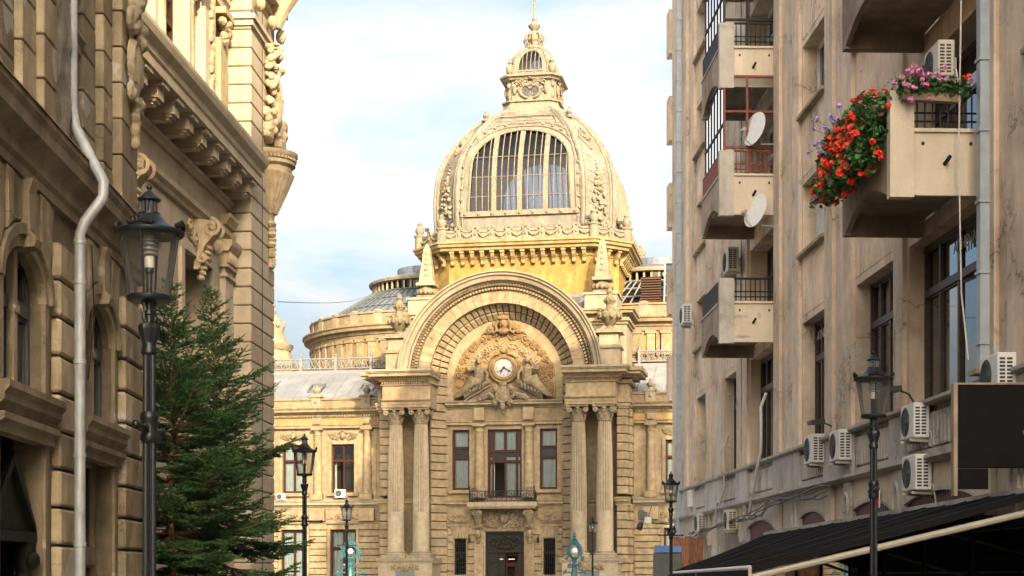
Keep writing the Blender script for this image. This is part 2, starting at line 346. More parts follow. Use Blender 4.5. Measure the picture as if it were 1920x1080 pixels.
M['bark'] = plain('spruce_bark', (0.20,0.115,0.060), 0.9, var=0.4, scale=30, bump=0.6)
M['twig'] = plain('spruce_twig', (0.16,0.10,0.055), 0.9, var=0.3, scale=20)
M['dish'] = plain('dish_enamel', (0.66,0.66,0.62), 0.45, var=0.05)
M['wire'] = plain('cable_rubber', (0.03,0.03,0.03), 0.6)
M['wirew'] = plain('cable_white', (0.55,0.52,0.46), 0.6)
M['asphalt'] = plain('asphalt', (0.06,0.06,0.058), 0.9, var=0.25, scale=14, bump=0.2)
M['paving'] = plain('granite_setts', (0.42,0.40,0.36), 0.85, var=0.25, scale=7, bump=0.2)
M['maroon'] = plain('maroon_boards', (0.10,0.025,0.022), 0.6, var=0.3, scale=7)
M['flag_leaf'] = plain('geranium_leaf', (0.045,0.13,0.03), 0.6, var=0.3, scale=20, island=0.45)
M['fl_red'] = plain('red_petal', (0.85,0.06,0.02), 0.6, var=0.2, scale=12, island=0.2)
M['fl_pink'] = plain('pink_petal', (0.70,0.25,0.42), 0.6, var=0.2, scale=12, island=0.2)
M['fl_lilac'] = plain('lilac_petal', (0.50,0.36,0.66), 0.6, var=0.2, scale=12, island=0.2)
def needle_mat():
    m, t, b = mat_new('spruce_needles'); L = t.links.new; nn = t.nodes.new
    g = nn('ShaderNodeNewGeometry'); r = nn('ShaderNodeValToRGB'); e = r.color_ramp.elements
    e[0].color = (0.014,0.052,0.024,1); e[1].color = (0.098,0.19,0.062,1); L(g.outputs['Random Per Island'], r.inputs[0])
    n = nn('ShaderNodeTexNoise'); n.inputs['Scale'].default_value = 2.2; n.inputs['Detail'].default_value = 3; L(g.outputs['Position'], n.inputs['Vector'])
    q = nn('ShaderNodeValToRGB'); q.color_ramp.elements[0].position = 0.35; q.color_ramp.elements[1].position = 0.65
    q.color_ramp.elements[0].color = (0.75,0.85,0.95,1); q.color_ramp.elements[1].color = (1.2,1.15,0.85,1); L(n.outputs['Fac'], q.inputs[0])
    x = nn('ShaderNodeMixRGB'); x.blend_type = 'MULTIPLY'; x.inputs[0].default_value = 1; L(r.outputs[0], x.inputs[1]); L(q.outputs[0], x.inputs[2])
    L(x.outputs[0], b.inputs['Base Color']); b.inputs['Roughness'].default_value = 0.55; b.inputs['Specular IOR Level'].default_value = 0.3
    return m
M['needle'] = needle_mat()

# ------------------------------------------------------------------ shared builders
def window(parent, x0, x1, z0, z1, y, xs=(), zs=(), fw=0.09, bw_=0.06, dep=0.10, fm='brown', gm='glass', curtain=None, skip=(), name='window', room=0.8, cmat='curtain'):
    """frame with mullions at x fractions xs and transoms at z fractions zs; each pane its own child; dim room box behind"""
    f = MB(); gx = [x0]+[x0+(x1-x0)*t for t in xs]+[x1]; gz = [z0]+[z0+(z1-z0)*t for t in zs]+[z1]
    f.box(x0,x0+fw,y,y+dep,z0,z1); f.box(x1-fw,x1,y,y+dep,z0,z1); f.box(x0+fw,x1-fw,y,y+dep,z0,z0+fw); f.box(x0+fw,x1-fw,y,y+dep,z1-fw,z1)
    for x in gx[1:-1]: f.box(x-bw_/2,x+bw_/2,y+0.012,y+dep,z0+fw,z1-fw)
    for z in gz[1:-1]: f.box(x0+fw,x1-fw,y-0.012,y+dep-0.02,z-bw_*0.7,z+bw_*0.7)
    w = obj(name, f, M[fm], parent)
    k = 0
    for i in range(len(gx)-1):
        for j in range(len(gz)-1):
            if (i, j) in skip: continue
            a = gx[i]+(fw if i == 0 else bw_/2); b = gx[i+1]-(fw if i == len(gx)-2 else bw_/2)
            c = gz[j]+(fw if j == 0 else bw_*0.7); d = gz[j+1]-(fw if j == len(gz)-2 else bw_*0.7)
            s_ = 0.018  # sash
            sm = MB(); 
            for q in ((a,a+s_*2,c,d),(b-s_*2,b,c,d),(a+s_*2,b-s_*2,c,c+s_*2),(a+s_*2,b-s_*2,d-s_*2,d)): sm.box(q[0],q[1],y+0.03,y+dep-0.03,q[2],q[3])
            obj('sash', sm, M[fm], w)
            p = MB().add([(a,y+dep*0.5,c),(b,y+dep*0.5,c),(b,y+dep*0.5,d),(a,y+dep*0.5,d)], [(0,1,2,3)]); obj('pane', p, M[gm], w, fix=False); k += 1
    if curtain:
        for (u0, u1, v0, v1) in curtain:
            cm_ = MB(); a = x0+fw+(x1-x0-2*fw)*u0; b = x0+fw+(x1-x0-2*fw)*u1; n = max(8, int((b-a)/0.05)); zz0 = z0+fw+(z1-z0-2*fw)*v0; zz1 = z0+fw+(z1-z0-2*fw)*v1
            vs_ = []; fs_ = []
            for i in range(n+1):
                x = a+(b-a)*i/n; yy = y+dep+0.10+0.03*math.sin(i*1.7)+0.015*math.sin(i*0.61)
                vs_ += [(x,yy,zz0),(x,yy,zz1)]
            for i in range(n): fs_.append((2*i,2*i+2,2*i+3,2*i+1))
            obj('curtain', cm_.add(vs_, fs_), M[cmat], w, smooth=60, fix=False)
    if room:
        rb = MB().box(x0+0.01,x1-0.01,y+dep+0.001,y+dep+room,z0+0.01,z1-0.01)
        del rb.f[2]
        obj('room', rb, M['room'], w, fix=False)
    return w
def scatter_relief(mb, cx, y, cz, w, h, n, seed, s=1.0, sym=True):   # carved acanthus: leaf lobes and scrolls
    rd = random.Random(seed)
    for i in range(n):
        u = rd.random(); v = rd.uniform(-1, 1); x = u*w/2; z = v*h/2*(1-0.55*u)
        sz = rd.uniform(0.05, 0.11)*s; ang = rd.uniform(-1.2, 1.2)
        for sg in ((1,-1) if sym else (1,)):
            mb.blob((cx+sg*x, y-0.03*s, cz+z), (sz*1.7, 0.06*s, sz*0.75), (0, sg*ang, 0), 7, 4)
    for i in range(max(2, n//6)):
        u = rd.uniform(0.25, 0.95); x = u*w/2; z = rd.uniform(-0.5, 0.5)*h*(1-0.6*u); r = rd.uniform(0.09, 0.16)*s
        for sg in ((1,-1) if sym else (1,)): mb.volute((cx+sg*x, y-0.04*s, cz+z), r, 1.3, 0.035*s, sg, rd.random()*6, 5, 14)
    return mb
def carve(o, vox, smooth=True):                        # fuse overlapping sculpture pieces into one carved surface
    r = o.modifiers.new('carve', 'REMESH'); r.mode = 'VOXEL'; r.voxel_size = vox; r.use_smooth_shade = smooth
    return o
# ------------------------------------------------------------------ ground
g = MB(); n_ = 12
for i in range(n_+1):
    for j in range(n_+1): g.v.append((-420+840*i/n_, -320+840*j/n_, 0))
for i in range(n_):
    for j in range(n_): a = i*(n_+1)+j; g.f.append((a, a+n_+1, a+n_+2, a+1))
tag(obj('ground', g, M['paving'], fix=False), kind='structure')
rd_ = MB().add([(-2.6,-60,0.004),(3.0,-60,0.004),(1.2,84,0.004),(-4.4,84,0.004)], [(0,1,2,3)])
tag(obj('street', rd_, M['asphalt'], fix=False), kind='structure')
rd2 = MB().add([(-120,84,0.004),(120,63,0.004),(120,75,0.004),(-120,96,0.004)], [(0,1,2,3)])
tag(obj('avenue', rd2, M['asphalt'], fix=False), kind='structure')
for nm, xa, xb, sl in (('pavement_left', -9.0, -2.75, -0.0125), ('pavement_right', 3.15, 9.5, -0.0125)):
    k = MB().hexa([(xa,-60,0.13),(xb,-60,0.13),(xb+sl*138,78,0.13),(xa+sl*138,78,0.13)], [(xa,-60,-0.05),(xb,-60,-0.05),(xb+sl*138,78,-0.05),(xa+sl*138,78,-0.05)])
    o = obj(nm, k, M['paving']); tag(o, kind='structure')

# ------------------------------------------------------------------ palace
P = thing('palace', 'ornate cream stone bank palace with great arched portal, clock and glazed dome', 'palace', ((941-960)/3000*105, 105, 0), R(-10))
ZC = 14.5
PAL = M['pal']
def mold(name, prof, x0, x1, mat, parent=P): return obj(name, MB().prismx(prof, x0, x1), mat, parent)
def cornice_prof(y, z0, z1, out, back=0.3):            # classical stepped cornice: (y,z) profile, projecting towards -Y
    h = z1-z0
    return [(y+back,z0),(y-out*0.12,z0),(y-out*0.12,z0+h*0.16),(y-out*0.30,z0+h*0.24),(y-out*0.36,z0+h*0.42),(y-out*0.80,z0+h*0.46),(y-out*0.80,z0+h*0.70),(y-out*0.90,z0+h*0.76),(y-out,z0+h*0.92),(y-out,z1),(y+back,z1)]

# portal back wall with openings
TY = 1.0
b = MB(); wall_holes(b, -4.0, 4.0, 0, 13.0, [(-3.53,-2.37,7.15,11.15),(-1.15,1.15,6.6,11.15),(2.37,3.53,7.15,11.15),(-1.3,1.3,0.2,4.35),(-3.4,-2.6,1.5,3.9),(2.6,3.4,1.5,3.9)], TY, TY+0.5)
obj('portal_wall', b, PAL, P)
b = MB()
for s in (-1, 1):
    b.box(*sorted((s*4.6, s*8.15)), 0.55, 6.0, 0, 13.0); b.box(*sorted((s*4.75, s*8.15)), 0.55, 6.0, 13.0, 15.0)
b.box(-8.1, 8.1, 3.0, 6.0, 13.0, 15.0)
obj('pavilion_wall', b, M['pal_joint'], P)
# splayed jamb quoins, outer quoins
ch = 0.56; m_ = None
for s in (-1, 1):
    jm = MB(); e = 0.02; z0, z1 = e, ch-e
    A = [(s*4.8,-0.02), (s*3.76, TY+0.07)]; B = [(s*4.95, 0.9), (s*4.1, TY+0.3)]
    jm.hexa([(A[0][0],A[0][1],z0),(A[1][0],A[1][1],z0),(A[1][0],A[1][1],z1),(A[0][0],A[0][1],z1)], [(B[0][0],B[0][1],z0),(B[1][0],B[1][1],z0),(B[1][0],B[1][1],z1),(B[0][0],B[0][1],z1)], 0.07)
    me = mesh_of('jamb_stone', jm); me.materials.append(PAL)
    for k in range(26):
        z = ch*k
        if z+ch <= ZC+0.12: link('jamb_stone', me, None, P, (0,0,z+0.0))
        if z < 12.3 and not (5.9 < z < 6.5): stone('quoin', P, PAL, *sorted((s*7.55, s*8.28)), -0.02, 0.6, z+e, z+ch-e, 0.05)
        if z < 12.3 and not (5.9 < z < 6.5): stone('return_quoin', P, PAL, *sorted((s*8.15, s*8.5)), 0.75, 2.1, z+e, z+ch-e, 0.05)
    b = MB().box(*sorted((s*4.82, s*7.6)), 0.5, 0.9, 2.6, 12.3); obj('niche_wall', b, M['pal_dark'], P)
    # a string course on the pavilion
    mold('string_course', cornice_prof(-0.02, 6.02, 6.55, 0.28, 0.55), *sorted((s*7.5, s*8.4)), PAL)
    mold('string_course', cornice_prof(0.52, 6.02, 6.55, 0.25, 0.3), *sorted((s*4.83, s*7.48)), PAL)
# splay voussoirs: two rows round the half circle
nv = 34
for row, (t0, t1) in enumerate(((0.0, 0.5), (0.5, 1.0))):
    r0 = 4.8-0.94*t0; r1 = 4.8-0.94*t1; y0 = -0.02+1.0*t0; y1 = -0.02+1.0*t1; da = PI/nv; g_ = 0.012
    def pt(r, y, a): return (r*math.cos(a), y, r*math.sin(a))
    a0, a1 = g_/2, da-g_/2; dl = 0.02
    vb = MB().hexa([pt(r0-dl,y0+dl,a0),pt(r1+dl,y1-dl,a0),pt(r1+dl,y1-dl,a1),pt(r0-dl,y0+dl,a1)], [pt(r0+0.35,y0+0.35,a0),pt(r1+0.35,y1+0.35,a0),pt(r1+0.35,y1+0.35,a1),pt(r0+0.35,y0+0.35,a1)], 0.06)
    me = mesh_of('voussoir', vb); me.materials.append(PAL)
    for k in range(nv): link('voussoir', me, None, P, (0,0,ZC), (0,-da*k,0))
# plain front voussoirs
nf = 31; da = PI/nf; vb = MB()
vb.hexa([pt(4.80,-0.32,0.0012),pt(4.80,-0.32,da-0.0012),pt(5.62,-0.32,da-0.0012),pt(5.62,-0.32,0.0012)], [pt(4.80,0.2,0.003),pt(4.80,0.2,da-0.003),pt(5.62,0.2,da-0.003),pt(5.62,0.2,0.003)], 0.010)
me = mesh_of('arch_stone', vb); me.materials.append(PAL)
for k in range(nf): link('arch_stone', me, None, P, (0,0,ZC), (0,-da*k,0))
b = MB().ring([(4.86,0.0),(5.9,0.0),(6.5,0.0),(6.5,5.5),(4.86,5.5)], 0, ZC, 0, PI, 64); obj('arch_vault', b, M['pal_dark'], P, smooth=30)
b = MB().ring([(6.08,0.0),(6.08,-0.55),(6.18,-0.62),(6.22,-0.86),(6.32,-0.90),(6.46,-0.94),(6.52,-1.08),(6.64,-1.10),(6.70,-1.22),(6.80,-1.22),(6.80,-0.9),(6.62,-0.75),(6.62,4.0),(6.1,4.0)], 0, ZC, 0, PI, 72); obj('archivolt_cornice', b, M['pal_white'], P, smooth=25)
b = MB().ring([(5.84,0.0),(5.84,-0.42),(5.9,-0.52),(5.97,-0.56),(6.04,-0.52),(6.07,-0.45),(6.07,0.0)], 0, ZC, 0, PI, 72)
for k in range(96):
    a = PI*(k+0.5)/96; b.blob((5.96*math.cos(a), -0.57, ZC+5.96*math.sin(a)), (0.10,0.07,0.075), (0,-a,0), 6, 4)
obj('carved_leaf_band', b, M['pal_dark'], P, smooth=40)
obj('dentil_bed', MB().ring([(5.63,0.0),(5.63,-0.36),(5.70,-0.36),(5.70,-0.40),(5.83,-0.40),(5.83,0.0)], 0, ZC, 0, PI, 72), M['pal_dark'], P)  # bed coloured darker to paint shade between the dentils
b = MB()
for k in range(84):
    a = PI*(k+0.5)/84; da2 = 0.0105
    b.hexa([pt(5.66,-0.56,a-da2),pt(5.66,-0.56,a+da2),pt(5.80,-0.56,a+da2),pt(5.80,-0.56,a-da2)], [pt(5.66,-0.36,a-da2),pt(5.66,-0.36,a+da2),pt(5.80,-0.36,a+da2),pt(5.80,-0.36,a-da2)])
    for q in range(8): pass
# lift the dentils to the arch centre (built about z = 0)
nd = 84*8; L_ = len(b.v)
b.v = b.v[:L_-nd]+[(x,y,z+ZC) for x,y,z in b.v[L_-nd:]]
obj('dentil_ring', b, PAL, P)

# columns
colm = MB().lathe([(0.575,3.02),(0.56,3.06),(0.555,5.55)], n=40); 
colf = MB().lathe([(0.555,5.55),(0.55,5.62)], n=40)
fl = MB().lathe([(0.545,5.6),(0.53,7.5),(0.49,9.5),(0.42,11.38)], n=126, flute=0.17, nf=18)
cm2 = MB(); cm2.add(colm.v, colm.f); cm2.add(colf.v, colf.f); cm2.add(fl.v, fl.f)
col_me = mesh_of('column', cm2, 40); col_me.materials.append(M['pal_white'])
bs = MB().box(-0.80,0.80,-0.80,0.80,2.62,2.78); bs.lathe([(0.78,2.78),(0.80,2.84),(0.76,2.90),(0.66,2.92),(0.64,2.96),(0.68,2.99),(0.62,3.03),(0.57,3.05)], n=32)
base_me = mesh_of('column_base', bs, 40); base_me.materials.append(M['pal_white'])
cp = MB().lathe([(0.42,11.36),(0.47,11.40),(0.43,11.44),(0.43,11.9),(0.52,12.1),(0.60,12.18)], n=20)
for k in range(16):
    a = 2*PI*k/16; hh = 11.62 if k % 2 else 11.85
    cp.blob((0.47*math.cos(a), 0.47*math.sin(a), hh), (0.05,0.11,0.20), (0.0,0.25,a), 6, 5); cp.blob((0.55*math.cos(a), 0.55*math.sin(a), hh+0.17), (0.06,0.10,0.05), (0,0.2,a), 6, 4)
for sx_, sy_ in ((1,-1),(-1,-1),(1,1),(-1,1)):
    cp.volute((sx_*0.50, sy_*0.56, 12.12), 0.21, 1.5, 0.055, -sx_, PI/2, 6, 18)
    cp.blob((sx_*0.52, sy_*0.46, 12.12), (0.16,0.2,0.16), None, 8, 5)
cp.blob((0,-0.55,12.2), (0.14,0.08,0.10)); cp.blob((0,-0.52,12.0), (0.10,0.08,0.14))
cp.prismz([(-0.72,-0.72),(-0.5,-0.58),(0.5,-0.58),(0.72,-0.72),(0.58,-0.5),(0.58,0.5),(0.72,0.72),(0.5,0.58),(-0.5,0.58),(-0.72,0.72),(-0.58,0.5),(-0.58,-0.5)], 12.29, 12.42)
cap_me = mesh_of('capital', cp, 40); cap_me.materials.append(M['statue'])
for x in (-6.9,-5.2,5.2,6.9):
    c = link('column', col_me, None, P, (x,-1.0,0)); link('capital', cap_me, None, c); link('column_base', base_me, None, c)
for s in (-1, 1):
    b = MB().box(*sorted((s*4.25, s*7.85)), -1.95, 0.55, 0, 2.30); pd = obj('pedestal', b, M['pal_white'], P)
    mold('pedestal_cap', cornice_prof(-1.95, 2.25, 2.61, 0.14, 2.5), *sorted((s*4.12, s*7.98)), M['pal_white'], pd)
    b = MB().box(s*6.05-0.62, s*6.05+0.62, -1.99, -1.94, 0.5, 1.75); 
    obj('plaque', b, M['greygreen'], pd)
    b = MB(); scatter_relief(b, s*6.05, -2.0, 1.98, 1.7, 0.32, 22, 31); b.blob((s*6.05,-2.02,1.98),(0.16,0.1,0.18)); obj('garland', b, M['statue'], pd, smooth=40)
    # entablature over the column pair
    x0, x1 = sorted((s*4.45, s*7.65))
    e = obj('entablature', MB().box(x0, x1, -1.62, 3.0, 12.42, 14.32), PAL, P)
    mold('architrave', [(-1.3,12.44),(-1.68,12.44),(-1.68,12.62),(-1.72,12.62),(-1.72,12.78),(-1.80,12.84),(-1.86,12.90),(-1.86,12.96),(-1.3,12.96)], x0-0.05, x1+0.05, PAL, e)
    dn = MB()
    for k in range(20): xx = x0+0.04+(x1-x0-0.08)*k/19; dn.box(xx-0.045, xx+0.045, -1.80, -1.6, 13.98, 14.12)
    for k in range(17):
        yy = -1.5+k*0.16
        for xf in (x0-0.14, x1): dn.box(xf, xf+0.14, yy-0.045, yy+0.045, 13.98, 14.12)
    obj('dentils', dn, PAL, e)
    # cornice slab returns round three sides: nested boxes
    for zz0, zz1, o_ in ((13.86,13.97,0.10),(14.13,14.24,0.24),(14.24,14.40,0.34),(14.40,14.62,0.78),(14.62,14.70,0.86),(14.70,14.84,0.94)):
        xa, xb = (x0-o_, x1+o_*0.25) if s < 0 else (x0-o_*0.25, x1+o_)
        obj('cornice_course', MB().box(xa, xb, -1.62-o_, 3.0, zz0+0.002, zz1), PAL if zz0 < 14.6 else M['pal_white'], e)
    obj('lead_flashing', MB().hexa([(x0-0.9 if s<0 else x0+0.3, -2.5, 14.85),(x1-0.3 if s<0 else x1+0.9, -2.5, 14.85),(x1-0.3 if s<0 else x1+0.9, 0.0, 15.05),(x0-0.9 if s<0 else x0+0.3,0.0,15.05)], [(x0-0.9 if s<0 else x0+0.3,-2.5,14.845),(x1-0.3 if s<0 else x1+0.9,-2.5,14.845),(x1-0.3 if s<0 else x1+0.9,0.0,14.845),(x0-0.9 if s<0 else x0+0.3,0.0,14.845)]), M['zinc'], e)
    # outer stepped-back entablature
    xo0, xo1 = sorted((s*7.66, s*8.35)); b = MB().box(xo0, xo1, -0.1, 3.0, 12.3, 14.3); e2 = obj('side_entablature', b, PAL, P)
    xs_ = (xo0-0.9, xo1) if s < 0 else (xo0, xo1+0.9)
    for zz0, zz1, o_ in ((12.44,12.66,0.08),(12.66,12.9,0.16),(13.9,14.12,0.2),(14.26,14.42,0.45),(14.42,14.62,0.85),(14.62,14.86,0.98)):
        xa, xb = (xo0-o_, xo1) if s < 0 else (xo0, xo1+o_)
        obj('cornice_course', MB().box(xa, xb, -0.1-o_, 2.9, zz0+0.004, zz1-0.003), PAL, e2)
    # attic pedestal with urn
    ux = s*7.05
    pdm = MB().box(ux-0.75, ux+0.75, -0.2, 1.3, 14.85, 16.3); pdm.box(ux-0.62, ux+0.62, -0.08, 1.2, 16.3, 17.3)
    u = obj('attic_pedestal', pdm, M['pal_white'], P)
    for zz, o_ in ((14.95,0.10),(16.2,0.12),(16.32,0.06),(17.2,0.14),(17.34,0.02)): obj('pedestal_moulding', MB().box(ux-0.75-o_, ux+0.75+o_, -0.2-o_, 1.3+o_, zz, zz+0.1), M['pal_white'], u)
    um = MB().lathe([(0.34,17.44),(0.30,17.6),(0.22,17.7),(0.42,17.95),(0.70,18.25),(0.74,18.5),(0.62,18.72),(0.30,18.85),(0.22,19.1),(0.34,19.25),(0.36,19.5),(0.24,19.62),(0.16,19.8),(0.22,19.95),(0.12,20.15),(0.02,20.3)], (ux,0.55,0), 20)
    for k in range(10):
        a = 2*PI*k/10; um.blob((ux+0.74*math.cos(a), 0.55+0.74*math.sin(a), 18.38), (0.10,0.16,0.24), (0,0,a), 7, 5); um.blob((ux+0.62*math.cos(a+0.3), 0.55+0.62*math.sin(a+0.3), 18.70), (0.09,0.12,0.1), (0,0,a), 6, 4)
        um.blob((ux+0.36*math.cos(a), 0.55+0.36*math.sin(a), 19.38), (0.07,0.09,0.12), (0,0,a), 6, 4)
    obj('urn', um, M['statue'], P, smooth=45)

# tympanum
b = MB(); pts = [(3.92*math.cos(PI*k/40), ZC+3.92*math.sin(PI*k/40)) for k in range(41)]
b.prismy([(-3.92,12.9)]+list(reversed(pts))+[(3.92,12.9)], TY, TY+0.3); obj('tympanum', b, PAL, P)
b = MB(); pts = [(3.42*math.cos(PI*k/40), ZC-0.35+3.55*math.sin(PI*k/40)) for k in range(41)]
b.prismy([(-3.42,13.2)]+list(reversed(pts))+[(3.42,13.2)], TY-0.14, TY+0.01); tp = obj('relief_panel', b, M['tymp'], P)
# scroll border of the panel
b = MB()
for k in range(-9, 10):
    a = PI/2+k*0.155; rr = 3.18; cx = rr*math.cos(a); cz = ZC-0.35+rr*1.03*math.sin(a)
    if k: b.volute((cx, TY-0.19, cz), 0.20+0.06*(abs(k)%2), 1.4, 0.07, 1 if k > 0 else -1, a+PI*(abs(k)%2), 6, 16)
    a2 = a+0.078; b.blob((3.24*math.cos(a2), TY-0.18, ZC-0.35+3.34*math.sin(a2)), (0.20,0.06,0.08), (0,-a2+PI/2,0), 7, 4)
for s in (-1, 1):
    b.volute((s*1.25, TY-0.19, 16.15), 0.28, 1.5, 0.05, s, 0.6, 6, 20); b.tube([(s*1.0,TY-0.18,16.0),(s*1.5,TY-0.18,15.9),(s*1.9,TY-0.18,15.3),(s*2.3,TY-0.18,15.15)], 0.05, 6)
    b.volute((s*2.55, TY-0.19, 15.05), 0.26, 1.5, 0.05, -s, 0.2, 6, 20); b.volute((s*2.95, TY-0.18, 14.75), 0.2, 1.4, 0.045, s, 0.9, 6, 16)
    scatter_relief(b, s*2.75, TY-0.14, 13.9, 1.0, 1.4, 34, 5+s, 1.0, False)
    scatter_relief(b, s*2.35, TY-0.15, 14.9, 1.3, 0.9, 26, 15+s, 1.1, False)
    for k in range(26):
        q = random.Random(k+s*31); an = q.uniform(0.25,1.45); rr_ = q.uniform(2.95,3.35); b.blob((s*rr_*math.cos(an), TY-0.17, ZC-0.35+rr_*math.sin(an)), (0.16,0.09,0.09), (0,q.uniform(-1.5,1.5),0), 7, 4)
    for k in range(40): 
        q = random.Random(k+s*90); b.blob((s*(2.65+q.uniform(-0.55,0.55)), TY-0.16, 13.95+q.uniform(-0.75,0.75)), (0.12,0.09,0.10), None, 6, 4)
obj('scroll_border', b, M['tymp'], P, smooth=40)
# inscription along two arcs
b = MB()
def arc_text(mb, s, cx, cz, r, y, size, span):
    n = len(s); ws = [glyph(c)[2]+0.18 for c in s]; tot = sum(ws); acc = 0
    for c, w in zip(s, ws):
        a = PI/2+span/2-span*(acc+w/2)/tot; acc += w
        v, f, _ = glyph(c); ca, sa = math.cos(a-PI/2), math.sin(a-PI/2)
        bx, bz = cx+r*math.cos(a), cz+r*math.sin(a)
        mb.add([(bx+(p.x*ca-p.y*sa)*size, y-p.z*2.2, bz+(p.x*sa+p.y*ca)*size) for p in v], f)
arc_text(b, 'CASA DE DEPUNERI CONSEMNATIUNI', 0, ZC-0.35, 2.36, TY-0.16, 0.52, 2.55)
arc_text(b, 'SI ECONOMIE', 0, ZC-0.35, 1.80, TY-0.16, 0.47, 1.5)
obj('inscription', b, M['pal_white'], P)
# crowned head keystone
b = MB(); b.blob((0,TY-0.45,18.05),(0.30,0.28,0.40)); b.blob((0,TY-0.75,18.0),(0.07,0.10,0.12)); b.blob((0,TY-0.4,17.6),(0.42,0.25,0.25))
for k in range(-3,4): b.blob((k*0.115,TY-0.5,18.55-0.03*abs(k)),(0.06,0.10,0.17))
b.blob((0,TY-0.5,18.38),(0.44,0.28,0.09))
for s in (-1, 1):
    b.volute((s*0.85,TY-0.35,17.75),0.26,1.6,0.09,-s,PI/2,7,20); b.tube([(s*0.36,TY-0.45,18.3),(s*0.5,TY-0.5,18.0),(s*0.45,TY-0.5,17.6),(s*0.7,TY-0.4,17.45)],0.1,7); b.blob((s*0.62,TY-0.4,18.0),(0.14,0.14,0.3),(0,s*0.4,0)); b.tube([(s*0.85,TY-0.3,17.5),(s*1.3,TY-0.25,17.55),(s*1.55,TY-0.2,17.35)],[0.11,0.08,0.04],6)
carve(obj('crowned_head', b, M['tymp'], P), 0.035)
# clock
CZ = 15.18
b = MB().ring([(0.62,0.72),(0.62,0.60),(0.70,0.55),(0.80,0.55),(0.84,0.62),(0.92,0.64),(0.98,0.60),(1.05,0.66),(1.06,0.90),(0.62,0.90)], 0, CZ, 0, 2*PI, 48); ck = obj('clock', b, M['tymp'], P, smooth=40)
b = MB().ring([(0.0,0.70),(0.63,0.70),(0.63,0.74),(0.0,0.74)], 0, CZ, 0, 2*PI, 40); obj('clock_face', b, M['clock'], ck)
b = MB()
for h in range(1, 13):
    a = PI/2-h*PI/6; ctext(b, str(h), 0.49*math.cos(a), 0.696, CZ+0.48*math.sin(a)-0.075, 0.215, 0.06, 0.1)
for q in range(60):
    a = q*PI/30; b.hexa([(r*math.cos(a+d), 0.697, CZ+r*math.sin(a+d)) for r, d in ((0.585,-0.008),(0.605,-0.008),(0.605,0.008),(0.585,0.008))], [(r*math.cos(a+d), 0.701, CZ+r*math.sin(a+d)) for r, d in ((0.585,-0.008),(0.605,-0.008),(0.605,0.008),(0.585,0.008))])
obj('numerals', b, M['black'], ck)
for nm, ang, ln, w in (('minute_hand', R(90-122), 0.54, 0.05), ('hour_hand', R(90-221), 0.40, 0.065)):
    c_, s_ = math.cos(ang), math.sin(ang)
    pl = [(-0.10,-w),(ln*0.6,-w*0.8),(ln*0.78,-w*1.7),(ln,0),(ln*0.78,w*1.7),(ln*0.6,w*0.8),(-0.10,w)]
    obj(nm, MB().prismy([(u*c_-v*s_, CZ+u*s_+v*c_) for u, v in pl], 0.675 if 'min' in nm else 0.683, 0.688 if 'min' in nm else 0.693), M['black'], ck)
b = MB().blob((0,0.68,CZ),(0.07,0.03,0.07)); obj('hub', b, M['black'], ck)
b = MB().blob((0,0.55,CZ+1.12),(0.20,0.14,0.20))
for k in range(-2,3): b.blob((k*0.11,0.55,CZ+1.3-abs(k)*0.06),(0.06,0.09,0.12))
for s in (-1,1):
    b.volute((s*0.36,0.55,CZ+1.02),0.17,1.4,0.06,-s,PI/2,6,16); b.tube([(s*0.3,0.52,CZ+0.92),(s*0.62,0.52,CZ+0.85),(s*0.85,0.55,CZ+0.62)],[0.1,0.08,0.04],6)
obj('clock_crest', b, M['tymp'], ck, smooth=40)
# entablature under the tympanum, broken pediment, shield, statues
mold('portal_cornice', cornice_prof(TY, 12.55, 13.02, 0.55, 0.35), -3.95, 3.95, M['pal_white'])
b = MB().box(-3.95, 3.95, TY-0.12, TY+0.1, 11.55, 12.5); obj('portal_frieze', b, PAL, P)
mold('portal_architrave', [(TY-0.05,11.45),(TY-0.2,11.45),(TY-0.2,11.6),(TY-0.26,11.66),(TY-0.26,11.72),(TY-0.05,11.72)], -3.95, 3.95, PAL)
for s in (-1, 1):
    b = MB().box(s*1.65-0.36, s*1.65+0.36, TY-0.42, TY, 11.73, 12.56); obj('pilaster_block', b, PAL, P)
    # raking cornice
    b = MB(); prof = [(TY+0.1,0.0),(TY-0.35,0.0),(TY-0.35,0.12),(TY-0.6,0.2),(TY-0.72,0.36),(TY-0.72,0.42),(TY+0.1,0.42)]
    for (u, w) in ((2.62,13.03),(0.92,13.98)): b.v += [(s*u, y, w+z) for y, z in prof]
    n = len(prof); b.f += [tuple(range(n)), tuple(range(2*n-1,n-1,-1))]+[(i,(i+1)%n,n+(i+1)%n,n+i) for i in range(n)]
    obj('raking_cornice', b, M['pal_white'], P)
b = MB().prismy([(-2.5,13.02),(2.5,13.02),(0.9,13.92),(-0.9,13.92)], TY-0.25, TY+0.05); obj('pediment', b, M['statue'], P)
b = MB(); b.blob((0,TY-0.75,13.35),(0.42,0.22,0.62)); b.blob((0,TY-0.80,12.6),(0.2,0.14,0.3)); b.blob((0,TY-0.7,12.2),(0.14,0.10,0.14)); b.blob((0,TY-0.7,14.05),(0.3,0.16,0.16))
b.ring([(0.36,TY-0.86),(0.46,TY-0.92),(0.52,TY-0.8),(0.4,TY-0.7)], 0, 13.3, 0, 2*PI, 24)
